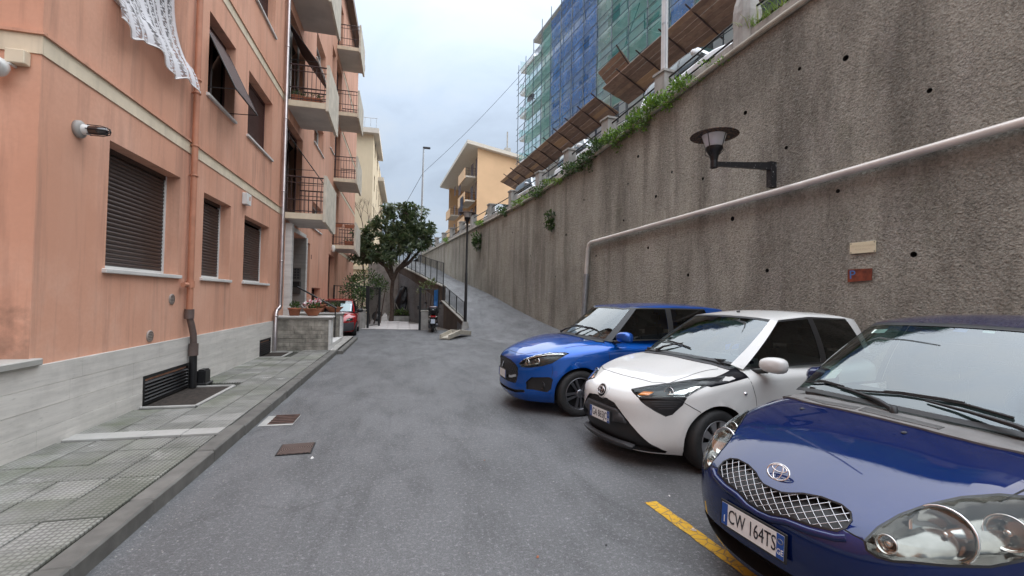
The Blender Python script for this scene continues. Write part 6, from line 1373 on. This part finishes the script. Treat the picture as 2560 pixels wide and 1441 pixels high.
def fence(name, label, pts, h, post_every, bar_gap, group=None):
    t = thing(name, label, 'fence', pts[0], 0, group); post = B().box(-.022, .022, -.022, .022, 0, h).mesh('post', IRON); bar = B().box(-.007, .007, -.007, .007, .06, h-.02).mesh('bar', IRON)
    P_ = [Vector(p)+Vector((.06, .02, .05)) for p in pts]; L_ = [0]
    for a, b_ in zip(P_, P_[1:]): L_.append(L_[-1]+(b_-a).length)
    def at(l):
        for i in range(len(P_)-1):
            if l <= L_[i+1]+1e-6: return P_[i].lerp(P_[i+1], (l-L_[i])/(L_[i+1]-L_[i]))
        return P_[-1]
    n = max(1, round(L_[-1]/post_every))
    for k in range(n+1): obj('post', post, t, at(L_[-1]*k/n), world=True)
    m = int(L_[-1]/bar_gap)
    for k in range(m): obj('bar', bar, t, at((k+.5)*bar_gap), world=True)
    for z in (.06, h-.01): obj('rail', B().tube([p+Vector((0, 0, z)) for p in P_], .018, 6).mesh('rail', IRON), t, world=True)
    return t
fence('ramp_fence', 'lower black iron fence on the low wall beside the lamp post', LOW, .80, 1.2, .115, 'ramp fences'); fence('ramp_fence', 'upper black iron fence along the brown wall above the garden', UPP, 1.15, .98, .12, 'ramp fences')
# garden floor tiles
gf = tag(B().add([(-3.1, 21.55, .0), (2.2, 20.7, .0), (1.9, 22.4, .0), (-.3, 31, .0), (-3.1, 31, .0)], ((0, 1, 2, 3, 4),)).build('garden_floor', M('grout', (.16, .14, .12), .95, var=.2, vs=5)), kind='structure'); gf.location.z = .003
GT = M('pale_floor_tile', (.56, .52, .50), .6, var=.12, vs=2, rnd=.25); gm = B().box(-.265, .265, -.265, .265, 0, .022, bev=.004).mesh('tile', GT)
for i in range(6):
    for j in range(15):
        x, y = -1.55+i*.545, 21.55+j*.545-i*.09
        if x < lerp_tab([(20.5, 2.2), (22.4, 1.7), (30.9, -.45)], y)-.35: obj('tile', gm, gf, (x, y, .002), (0, 0, -.16))
# gate
def low_wall(loc, x0, x1, label, h=.86):
    t = thing('gate_wall', label, 'wall', loc, 0, 'low walls beside the garden gate'); obj('body', B().box(x0, x1, -.11, .11, -.02, h, bev=.01).mesh('body', CONC), t); obj('cap', B().box(x0-.03, x1+.03, -.14, .14, h+.001, h+.05, bev=.01).mesh('cap', PALEC), t); return t
low_wall((-2.4, 21.75, 0), -.72, .72, 'low concrete wall left of the garden gate, behind the red car'); low_wall((1.15, 20.85, 0), -.32, .42, 'low mossy concrete wall right of the garden gate, behind the scooter')
def iron_panel(name, label, p0, p1, z0, z1, gap, cat='fence', post=.03):
    t = thing(name, label, cat, p0); a, c_ = Vector((*p0[:2], 0)), Vector((*p1[:2], 0)); L = (c_-a).length
    for p in (a, c_): obj('post', B().box(p.x-post, p.x+post, p.y-post, p.y+post, 0 if z0 < .2 else z0-.1, z1+.04).mesh('post', IRON), t, world=True)
    for z in (z0+.06, z1): obj('rail', B().tube([(a.x, a.y, z), (c_.x, c_.y, z)], .018, 6).mesh('rail', IRON), t, world=True)
    for k in range(1, int(L/gap)): p = a.lerp(c_, k*gap/L); obj('bar', B().tube([(p.x, p.y, z0+.06), (p.x, p.y, z1)], .009, 5).mesh('bar', IRON), t, world=True)
    return t
iron_panel('iron_railing', 'black iron railing above the low wall behind the red car', (-3.1, 21.75, .86), (-1.66, 21.75, .86), .9, 1.98, .13); iron_panel('garden_gate', 'open black iron gate leaf folded back into the garden', (-1.58, 21.75, 0), (-1.15, 23.4, 0), .05, 1.95, .10, 'gate', .05); iron_panel('iron_railing', 'black iron railing above the low wall behind the scooter', (.80, 20.86, .86), (1.62, 20.86, .86), .9, 1.9, .12)
t = thing('gate_post', 'black gate post at the right side of the garden gate', 'post', (.78, 20.80, 0)); obj('post', B().box(-.05, .05, -.05, .05, 0, 1.98).mesh('post', IRON), t); obj('latch', B().box(-.12, -.02, -.03, .03, .95, 1.12, bev=.01).mesh('latch', IRON), t)
# tree
def limb(b, pts, rr, n=9): b.tube(pts, 1, n, 0, True, rr)
BARK = M('bark', (.10, .07, .055), .9, var=.3, vs=8, bump=.6, bs=30); tr = thing('garden_tree', 'evergreen tree with long dark leaves over the garden at the foot of the ramp', 'tree', (-.62, 28, 0))
b = B(); fork = Vector((-.62, 27.9, 2.55)); limb(b, [(-.66, 28, -.05), (-.62, 28, .8), (-.68, 27.95, 1.7), fork], [.15, .12, .11, .11])
r = random.Random(61); TIPS = []
mains = [[fork, (-.35, 27.8, 3.2), (.25, 27.6, 3.9), (.55, 27.4, 4.6), (.75, 27.3, 5.5)], [fork, (-.75, 27.8, 3.3), (-.95, 27.6, 4.2), (-.9, 27.5, 5.2), (-.6, 27.4, 6.2)], [fork, (-1.1, 27.7, 3.4), (-1.7, 27.5, 4.1), (-2.2, 27.3, 4.8)], [(-.35, 27.8, 3.2), (.3, 27.5, 3.6), (.9, 27.2, 4.3), (1.35, 27.0, 5.0)], [(-.95, 27.6, 4.2), (-.3, 27.2, 4.9), (.1, 27.0, 5.7), (.2, 26.9, 6.4)], [(-1.1, 27.7, 3.4), (-1.6, 27.0, 3.7), (-2.0, 26.6, 4.0)]]
for m_ in mains:
    k = len(m_); limb(b, m_, [.115*(1-i/k)+.02 for i in range(k)], 8)
CR = [((-.6, 27.2, 5.6), (1.0, 1.0, .9)), ((.45, 27.1, 5.5), (1.0, 1.0, .95)), ((1.05, 27, 5.0), (.65, .8, .6)), ((-1.5, 27.1, 4.7), (1.0, 1.0, .8)), ((-.4, 26.9, 4.6), (1.2, 1.0, .8)), ((-2.1, 26.9, 4.0), (.75, .8, .7)), ((-1.2, 26.8, 3.8), (.8, .8, .55)), ((.0, 27, 6.5), (.8, .7, .55)), ((1.5, 27, 5.35), (.4, .5, .35)), ((.75, 27, 6.25), (.55, .6, .45)), ((-.9, 27, 6.4), (.4, .5, .5)), ((-2.5, 27, 4.9), (.55, .5, .4)), ((-2.6, 27, 4.2), (.6, .5, .45)), ((-2.5, 26.9, 3.5), (.55, .5, .35)), ((1.35, 27, 4.65), (.45, .5, .35)), ((-1.7, 27, 5.6), (.55, .5, .35)), ((-.9, 26.8, 3.55), (.9, .8, .45)), ((.35, 26.8, 4.1), (.7, .6, .45)), ((.9, 26.9, 4.35), (.5, .5, .35)), ((-1.9, 26.8, 3.45), (.6, .6, .4)), ((.1, 26.9, 5.2), (1.1, .8, .9))]
anchors = [Vector(p) for m_ in mains for p in m_[1:]]
for c_, rad in CR:
    for k in range(int(34*rad[0]*rad[2])+8):
        d = Vector((r.gauss(0, 1), r.gauss(0, 1), r.gauss(0, 1))).normalized()*r.random()**.4; p = Vector(c_)+Vector((d.x*rad[0], d.y*rad[1], d.z*rad[2])); a = min(anchors, key=lambda q: (q-p).length)
        if r.random() < .5: limb(b, [a, a.lerp(p, .55)+Vector((r.uniform(-.1, .1), r.uniform(-.1, .1), .08)), p], [.022, .014, .006], 5)
        p.z += .28; TIPS.append(p)
obj('trunk', b.mesh('trunk', BARK), tr, world=True)
lb_ = B()
for p in TIPS:
    ax = Vector((r.gauss(0, .6), r.gauss(0, .6), r.uniform(-.2, 1))).normalized(); sx = ax.orthogonal().normalized(); sy = ax.cross(sx)
    for k in range(11):
        a = 2.4*k+r.random(); o_ = (sx*cos(a)+sy*sin(a)); t_ = (o_*.9+ax*r.uniform(.0, .7)+Vector((0, 0, -.25))).normalized(); L = r.uniform(.22, .42); nn = (ax-t_*ax.dot(t_)).normalized(); sd = t_.cross(nn)*L*.19; c0 = p+ax*r.uniform(-.1, .1)
        lb_.add([c0, c0+t_*L*.45+sd, c0+t_*L*.5+nn*-.02, c0+t_*L*.45-sd, c0+t_*L-Vector((0, 0, .04))], ((0, 1, 2), (0, 2, 3), (1, 4, 2), (2, 4, 3)), 0 if r.random() < .6 else 1)
GLOS = leafmat('loquat_leaf', (.055, .085, .038)); GLOS2 = leafmat('loquat_leaf_light', (.15, .185, .105)); obj('crown', lb_.mesh('crown', [GLOS, GLOS2]), tr, world=True)
bt = thing('bare_tree', 'leafless thin-branched tree between the far balconies and the pale house', 'tree', (-3.0, 33, 0)); b = B(); rb_ = random.Random(70)
def grow(p, d, L, rad, dep):
    q = p+d*L; limb(b, [p, p.lerp(q, .5)+Vector((rb_.uniform(-.06, .06), rb_.uniform(-.06, .06), 0))*L, q], [rad, rad*.85, rad*.65], 5)
    if dep:
        for k in range(3 if dep > 1 else 4): grow(q-d*L*rb_.uniform(0, .3), (d+Vector((rb_.gauss(0, .45), rb_.gauss(0, .4), rb_.uniform(-.1, .45)))).normalized(), L*rb_.uniform(.6, .8), rad*.6, dep-1)
grow(Vector((-2.9, 33, 0)), Vector((-.0, 0, 1)), 4.6, .08, 0); grow(Vector((-2.9, 33, 4.6)), Vector((.05, 0, 1)), 1.7, .055, 4); obj('trunk', b.mesh('trunk', BARK), bt, world=True)
# garden shrubs
def shrub(name, label, pts, size, n, mats, seed, stems, up=.3):
    t = thing(name, label, 'shrub', stems[0][0], 0, 'garden shrubs'); obj('foliage', leafy('f', pts, size, n, 0, seed, up, shape=(1, .45)).mesh('foliage', mats), t, world=True); b = B()
    for s in stems: b.tube(s, .03, 6, 0, True, [.045-.03*i/len(s) for i in range(len(s))])
    obj('stem', b.mesh('stem', BARK), t, world=True); return t
shrub('shrub', 'broad dark shrub behind the left gate post under the tree', [((-1.85, 25, 2.45), (.75, .7, .6)), ((-2.5, 24.4, 2.2), (.5, .6, .5)), ((-1.3, 25.3, 2.1), (.55, .5, .5)), ((-2.1, 24.6, 1.6), (.6, .5, .4))], .15, 330, [LF1, LF2], 81, [[(-1.7, 25, 0), (-1.8, 25, 1), (-1.9, 25, 2)], [(-1.5, 25.1, 0), (-1.3, 25.2, 1.2), (-1.2, 25.2, 2)], [(-1.2, 25.4, 0), (-1.05, 25.4, 1.2), (-.9, 25.2, 2.3)]])
shrub('shrub', 'mass of leaves spilling over the iron railing behind the red car', [((-2.3, 22.2, 1.75), (.6, .35, .35)), ((-1.75, 22.3, 1.7), (.4, .35, .4)), ((-2.1, 22.3, 1.2), (.5, .3, .4))], .13, 230, [LF1, LF2], 82, [[(-2.1, 22.3, 0), (-2.1, 22.3, 1.3)]])
shrub('shrub', 'sparse pale shrub rising behind the scooter', [((1.05, 22.2, 2.1), (.35, .3, .22)), ((1.4, 22, 2.3), (.2, .2, .15)), ((.85, 22.2, 1.85), (.2, .2, .15))], .14, 55, [LF4, LF2], 83, [[(1.2, 22.2, 0), (1.15, 22.2, 1.1), (1.05, 22.2, 2.0)], [(1.25, 22.2, .3), (1.35, 22.1, 1.4), (1.4, 22, 2.2)]])
t = thing('plant_bed', 'low stone plant bed with mixed leaves at the back of the garden', 'plant bed', (-.1, 28.4, 0)); obj('stone_rim', B().box(-.75, .65, -.35, .35, 0, .32, bev=.04).mesh('stone_rim', CONC), t); obj('soil', B().box(-.68, .58, -.28, .28, .321, .335).mesh('soil', SOIL), t); obj('foliage', leafy('f', [((-.4, 0, .5), (.3, .3, .2)), ((.1, -.1, .52), (.35, .3, .22)), ((.5, 0, .45), (.25, .3, .2))], .17, 90, 0, 84, .5).mesh('foliage', [LF4, LF2]), t)
t = thing('spare_wheel', 'old tyre standing against the wall at the back of the garden', 'tyre', (-1.45, 27.6, .32), 0); obj('tyre', B().lathe([(.17, -.08), (.24, -.1), (.30, -.08), (.32, 0), (.30, .08), (.24, .1), (.17, .08)], (0, 0, 0), 24, 0, Matrix.Rotation(pi/2-.15, 3, 'X')).mesh('tyre', RUB), t); obj('rim', B().lathe([(.17, -.06), (.15, 0), (.05, .03), (.001, .03)], (0, 0, 0), 20, 0, Matrix.Rotation(pi/2-.15, 3, 'X')).mesh('rim', GREYM), t)
t = thing('garden_stone', 'pale upright stone beside the old tyre', 'stone', (-1.05, 27.6, 0)); obj('block', B().add([(-.18, -.14, 0), (.2, -.12, 0), (.17, .14, 0), (-.16, .13, 0), (-.17, -.1, .3), (.16, -.1, .36), (.12, .1, .42), (-.12, .1, .34), (0.03, 0, .55)], ((0, 1, 2, 3), (0, 1, 5, 4), (1, 2, 6, 5), (2, 3, 7, 6), (3, 0, 4, 7), (4, 5, 8), (5, 6, 8), (6, 7, 8), (7, 4, 8))).mesh('block', MARB), t)
t = thing('covered_bundle', 'black tarpaulin-wrapped bundle leaning on the brown wall', 'bundle', (-.1, 28.9, 0)); rr = random.Random(90); prof = [(.0, .42, .30), (.5, .45, .32), (1.0, .38, .28), (1.3, .42, .30), (1.7, .34, .24), (2.0, .26, .2), (2.2, .12, .1)]; n = 14; vs = []
for i, (z, a, b_) in enumerate(prof):
    for k in range(n): w_ = 2*pi*k/n; f = 1+.16*rr.uniform(-1, 1); vs.append((a*f*cos(w_)+.12*z*.5, b_*f*sin(w_), z+rr.uniform(-.05, .05)))
obj('tarpaulin', B().add(vs, [(i*n+k, i*n+(k+1) % n, (i+1)*n+(k+1) % n, (i+1)*n+k) for i in range(len(prof)-1) for k in range(n)]+[tuple(range((len(prof)-1)*n, len(prof)*n))], 0, False).mesh('tarpaulin', M('black_tarp', (.010, .010, .012), .35, var=.2)), t)
obj('cord', B().tube([(-.35, -.33, 1.1), (-.2, -.36, .8), (0, -.38, .6), (.2, -.38, .75), (.4, -.3, .6)], .018, 6).mesh('cord', PALEC), t); obj('board', B().obox((.48, -.12, 1.35), (.10, 0, 0), (0, .03, 0), (.08, 0, .85)).mesh('board', PALEC), t)
t = thing('blue_tarp', 'folded blue tarpaulin hanging on the railing behind the scooter', 'tarpaulin', (1.50, 21.0, 1.3)); obj('cloth', B().add([(-.08, 0, .55), (.12, 0, .6), (.16, .06, .3), (-.02, .08, .25), (.08, 0, -.3), (-.1, 0, -.3), (-.08, .08, -.3), (.1, .08, -.3)], ((0, 1, 2, 3), (3, 2, 4, 5), (5, 4, 7, 6), (0, 3, 5, 6), (1, 2, 4, 7), (0, 1, 7, 6))).mesh('cloth', M('blue_tarp', (.02, .13, .36), .5, var=.2, vs=8)), t)
# concrete trough on the ground
t = thing('concrete_trough', 'overturned bent concrete gutter channel lying in front of the lamp post', 'trough', (2.03, 17.0, .0), atan2(1.8, 1.05)); b = B()
sec = [(-1.05, .02, .20), (-.1, .14, .22), (1.05, .02, .20)]; vs = []
for x, z, w_ in sec:
    for y, zz2 in ((-w_, z), (-w_, z+.16), (-w_+.05, z+.17), (-w_+.07, z+.05), (w_-.07, z+.05), (w_-.05, z+.17), (w_, z+.16), (w_, z)): vs.append((x, y, zz2))
b.add(vs, [(i*8+k, i*8+(k+1) % 8, (i+1)*8+(k+1) % 8, (i+1)*8+k) for i in range(2) for k in range(8)]+[tuple(range(8))[::-1], tuple(range(16, 24))]); obj('channel', b.mesh('channel', M('pale_concrete', (.42, .38, .31), .9, var=.15, vs=4, bump=.3, bs=40)), t); obj('baffle', B().add([(-.12, -.16, .19), (-.10, .16, .19), (-.10, .16, .30), (-.12, -.16, .30), (-.07, -.16, .19), (-.05, .16, .19), (-.05, .16, .30), (-.07, -.16, .30)], ((0, 1, 2, 3), (4, 5, 6, 7), (3, 2, 6, 7))).mesh('baffle', PALEC), t)
# ------------------------------------------------------------------ scooter seen from behind (local: +y is forward)
t = thing('scooter', 'black scooter with top box parked by the brown wall, seen from behind', 'scooter', (1.30, 19.55, 0), radians(-4)); SBK = M('scooter_black', (.010, .010, .012), .25, var=.1, coat=.8); ry = Matrix.Rotation(pi/2, 3, 'Y')
for y in (0.0, 1.28):
    w_ = thing_part('wheel', t, (0, y, .245)); obj('tyre', B().lathe([(.15, -.05), (.20, -.06), (.235, -.045), (.245, 0), (.235, .045), (.20, .06), (.15, .05)], (0, 0, 0), 28, 0, ry).mesh('tyre', RUB), w_); obj('rim', B().lathe([(.15, -.045), (.14, 0), (.15, .045), (.05, .05), (.001, .05)], (0, 0, 0), 20, 0, ry).mesh('rim', ALLOY), w_)
def loft(sec, n=16, e=2.4):
    """rounded sections (y, zc, half width, half height)"""
    b = B(); vs = []
    for y, zc, a, h in sec:
        for k in range(n): q = 2*pi*k/n; c_, s_ = cos(q), sin(q); vs.append((abs(c_)**(2/e)*(1 if c_ > 0 else -1)*a, y, zc+abs(s_)**(2/e)*(1 if s_ > 0 else -1)*h))
    m_ = len(sec); return b.add(vs, [(i*n+k, i*n+(k+1) % n, (i+1)*n+(k+1) % n, (i+1)*n+k) for i in range(m_-1) for k in range(n)], 0, True).add([vs[k] for k in range(n)], (tuple(range(n))[::-1],)).add(vs[-n:], (tuple(range(n)),))
obj('tail_body', loft([(-.30, .66, .06, .05), (-.24, .66, .13, .11), (-.05, .64, .19, .17), (.25, .60, .20, .19), (.5, .52, .17, .15), (.62, .42, .14, .08)]).mesh('tail_body', SBK), t); obj('seat', loft([(-.12, .83, .12, .04), (.0, .84, .16, .06), (.3, .81, .16, .06), (.55, .77, .12, .05)]).mesh('seat', BLK), t); obj('rear_fender', loft([(-.30, .42, .07, .10), (-.22, .45, .085, .12), (-.05, .50, .09, .06), (.1, .5, .08, .04)]).mesh('rear_fender', BLK), t)
obj('engine_case', loft([(-.1, .27, .05, .09), (.0, .28, .06, .12), (.4, .28, .06, .11), (.6, .3, .05, .08)]).mesh('engine_case', DGR), t).location.x = -.15; ex = obj('exhaust', B().tube([(.17, -.22, .33), (.17, .12, .28), (.12, .4, .24)], .065, 12, rr=[.07, .075, .03]).mesh('exhaust', BLK), t); obj('exhaust_shield', B().lathe([(.04, .01), (.055, 0)], (.17, -.225, .33), 14, 0, Matrix.Rotation(pi/2, 3, 'X')).mesh('exhaust_shield', ALLOY), ex)
obj('floorboard', loft([(.5, .30, .16, .06), (.9, .30, .17, .05), (1.02, .34, .15, .06)]).mesh('floorboard', BLK), t); obj('leg_shield', B().obox((0, 1.10, .66), (.21, 0, 0), (0, .035, -.01), (0, -.10, .34)).mesh('leg_shield', SBK), t); obj('front_fender', loft([(1.05, .42, .06, .06), (1.25, .50, .08, .04), (1.45, .44, .06, .05)]).mesh('front_fender', SBK), t); obj('steering_column', B().tube([(0, 1.24, .3), (0, 1.04, .98)], .035, 8).mesh('steering_column', BLK), t)
hb2 = obj('handlebar', B().tube([(-.32, .86, 1.02), (-.2, .96, 1.03), (0, 1.0, 1.02), (.2, .96, 1.03), (.32, .86, 1.02)], .018, 8).mesh('handlebar', BLK), t)
for s in (-1, 1): obj('mirror', B().tube([(s*.22, .95, 1.04), (s*.30, .93, 1.22)], .007, 5).lathe([(.001, -.012), (.06, -.008), (.065, .01)], (s*.34, .92, 1.25), 16, 0, Matrix.Rotation(pi/2, 3, 'X')).mesh('mirror', BLK), hb2)
bx_ = obj('top_box', loft([(-.46, 1.0, .12, .06), (-.42, 1.0, .18, .10), (-.25, 1.0, .21, .125), (-.05, 1.0, .20, .125), (.0, 1.0, .15, .10)], e=3.6).mesh('top_box', BLK), t); obj('box_lid', loft([(-.44, 1.10, .11, .02), (-.38, 1.105, .165, .035), (-.2, 1.11, .185, .045), (-.04, 1.105, .165, .035)], e=3).mesh('box_lid', M('box_lid_burgundy', (.06, .012, .025), .22, var=.1, coat=.8)), bx_); obj('box_badge', B().box(-.03, .03, -.470, -.462, .99, 1.015).mesh('box_badge', CHR), bx_)
tl_ = obj('tail_lamp', loft([(-.335, .70, .05, .02), (-.32, .70, .10, .035), (-.26, .70, .13, .05)]).mesh('tail_lamp', REDL), t)
for s in (-1, 1): obj('turn_signal', loft([(-.31, .69, .02, .012), (-.28, .69, .045, .02), (-.2, .69, .05, .03)]).mesh('turn_signal', M('clear_lens', (.6, .58, .55), .15, var=0, coat=1)), t).location.x = s*.13
pl_ = obj('number_plate', B().box(-.09, .09, -.345, -.338, .40, .585, bev=.004).mesh('number_plate', M('plate_bluewhite', (.58, .64, .72), .4, var=.04)), t); obj('plate_hanger', B().box(-.06, .06, -.337, -.22, .44, .60).mesh('plate_hanger', BLK), t); obj('kick_stand', B().tube([(.05, .25, .25), (.18, .3, .01)], .014, 6).mesh('kick_stand', IRON), t)
# ------------------------------------------------------------------ ironwork and litter on the road
def covermat():
    n = NT('cast_iron_cover'); p = n.pos(obj=True); w_ = n.new('TexWave'); w_.wave_type = 'RINGS'; w_.rings_direction = 'Z'; w_.inputs['Scale'].default_value = 16; n.link(p, w_.inputs[0]); n.col(n.mix(n.rng(w_.outputs['Fac'], .3, .7), (.05, .035, .03), (.13, .085, .07))); n.set(Roughness=.7, Metallic=.3); n.bump(w_.outputs['Fac'], .6, .006); return n.m
t = thing('manhole_cover', 'small square rusty cast-iron cover with ring pattern in the asphalt', 'manhole cover', (-1.0, 4.82, 0), .05); obj('frame', B().box(-.16, .16, -.165, .165, .0035, .008).mesh('frame', IRON), t); obj('lid', B().box(-.148, .148, -.152, .152, .006, .0135, bev=.002).mesh('lid', covermat()), t)
t = thing('drain_grate', 'rusty slotted drain grate set in pale concrete beside the kerb', 'drain grate', (-1.42, 5.95, 0)); obj('surround', B().box(-.19, .185, -.24, .205, .0035, .007).mesh('surround', MARBT), t); obj('pit', B().box(-.10, .18, -.17, .20, .0072, .0085).mesh('pit', DARK), t)
for k in range(6): obj('grate_bar', B().box(-.10, .18, -.17+k*.074-.018, -.17+k*.074+.018, .009, .016, bev=.003).mesh('grate_bar', RUST), t)
t = thing('parking_line', 'worn yellow painted line in front of the dark blue car', 'road marking', (1.92, 1.5, 0)); vs = []; rr = random.Random(33); ln = 60
for k in range(ln+1):
    y = 3.06-4.2*k/ln; x = 1.885+(3.03-y)*.085; wd = .052
    vs += [(x-wd+rr.uniform(-.007, .007), y, .004), (x+wd+rr.uniform(-.007, .007), y, .004)]
def lineM():
    n = NT('worn_yellow'); a = n.noise(n.pos(), 26, 6, .75); v = n.new('TexVoronoi'); v.feature = 'DISTANCE_TO_EDGE'; v.inputs['Scale'].default_value = 13; n.link(n.pos(), v.inputs['Vector']); f = n.noise(n.pos(), 5, 4)
    c_ = n.mix(n.rng(f, .3, .7), (.50, .27, .012), (.62, .36, .02)); c_ = n.mix(n.math('MAXIMUM', n.rng(v.outputs['Distance'], .01, .05, .75, 0), n.rng(a, .56, .64, 0, .85)), c_, (.09, .085, .08)); n.col(c_); n.set(Roughness=.8); return n.m
obj('paint', B().add(vs, [(2*i, 2*i+1, 2*i+3, 2*i+2) for i in range(ln)]).mesh('paint', lineM()), t, world=True)
def scrap(label, x, y, s, mat, seed, z=0):
    r_ = random.Random(seed); t = thing('litter', label, 'litter', (x, y, z), r_.random()*6); b = B(); n = 8; vs = [(s*cos(2*pi*k/n)*r_.uniform(.6, 1.1), s*.7*sin(2*pi*k/n)*r_.uniform(.6, 1.1), .003) for k in range(n)]+[(s*.6*cos(2*pi*k/n)*r_.uniform(.6, 1.1), s*.45*sin(2*pi*k/n)*r_.uniform(.5, 1.1), s*r_.uniform(.4, .9)) for k in range(n)]; b.add(vs, [(k, (k+1) % n, n+(k+1) % n, n+k) for k in range(n)]+[tuple(range(n, 2*n))]); obj('scrap', b.mesh('scrap', mat), t)
PAP = M('white_paper', (.75, .73, .70), .8, var=.05)
scrap('white shell-like scrap beside the square iron cover', -.8, 4.52, .022, PAP, 1); scrap('crumpled white paper lying on the yellow line', 1.94, 2.62, .02, PAP, 2, .004); scrap('small white scrap left of the yellow line end', 2.09, 3.12, .012, PAP, 3); scrap('brown leaf scrap in the foreground of the road', .82, 2.55, .014, TERRA, 4); scrap('dark pebble on the road in the right foreground', 1.28, 2.58, .012, DGR, 5); scrap('pale scrap in the middle of the road', .79, 4.16, .010, TERRA, 6)
rr = random.Random(44); b = B()
for k in range(420):
    x, y = rr.uniform(-1.6, 1.8), rr.uniform(2.2, 10)
    if rr.random() < .5: x = rr.uniform(-1.62, -1.3)
    s = rr.uniform(.003, .008); b.add([(x-s, y, .002), (x, y-s, .002), (x+s, y, .002), (x, y+s, .002), (x, y, s*1.1)], ((0, 1, 4), (1, 2, 4), (2, 3, 4), (3, 0, 4)))
tag(b.build('road_grit', M('grit', (.30, .29, .27), .9, var=.3, vs=40), label='loose pale grit scattered over the asphalt', cat='grit', kind='stuff'))
# ------------------------------------------------------------------ all the cars
dark_blue_car(); white_car(); bright_blue_car()
r_ = car_root('parked_car', 'small red car with grey bumper parked behind the entrance steps', (-2.42, 17.35, -90+3)); rc = small_car(r_, paint('red_paint', (.32, .012, .014), .35, .1))
e = on_cab(rc, ('ws', 0), 1.08, .30); h, nm = e; x = Vector((0, 1, 0)); x = (x-nm*x.dot(nm)).normalized(); y = nm.cross(x)
o = obj('sun_shade', B().box(-.22, .22, -.21, .21, -.002, .002, bev=.001).mesh('sun_shade', M('silver_shade', (.62, .70, .78), .45, .2, var=.05)), r_, loc=h-nm*.03); o.rotation_euler = Matrix((x, y, nm)).transposed().to_euler()
WHP = paint('street_white_paint', (.70, .71, .72), .35, 0); GRP = paint('street_silver_paint', (.45, .46, .48), .32, .6); hd = math.degrees(atan2(-WD.y, -WD.x))
def street_car(s, label, pm, kind, d=1.45, flip_=False):
    p = wp(s, d, 0); g = (smooth_tab(TOPZ, s+3)-smooth_tab(TOPZ, s))/3; r0 = car_root('street_car', label, (p.x, p.y, hd, smooth_tab(TOPZ, s)+.06), 'cars parked on the upper street'); r0.rotation_euler = (0, g, radians(hd)); small_car(r0, pm, kind); return r0
street_car(10.2, 'white car parked above the wall beside the pole pillar', WHP, 'suv'); street_car(15.9, 'white car parked above the wall between the third and fourth pillars', WHP, 'suv'); street_car(20.9, 'silver car parked above the wall beyond the fifth pillar', GRP, 'suv'); street_car(26.6, 'white car parked above the wall before the ochre house', WHP, 'hatch')
r0 = car_root('street_car', 'dark blue car waiting at the top of the ramp behind the fence', (-1.2, 40, -82, 4.75), 'cars parked on the upper street'); small_car(r0, paint('slate_blue_paint', (.03, .06, .12), .3, .5), 'hatch')
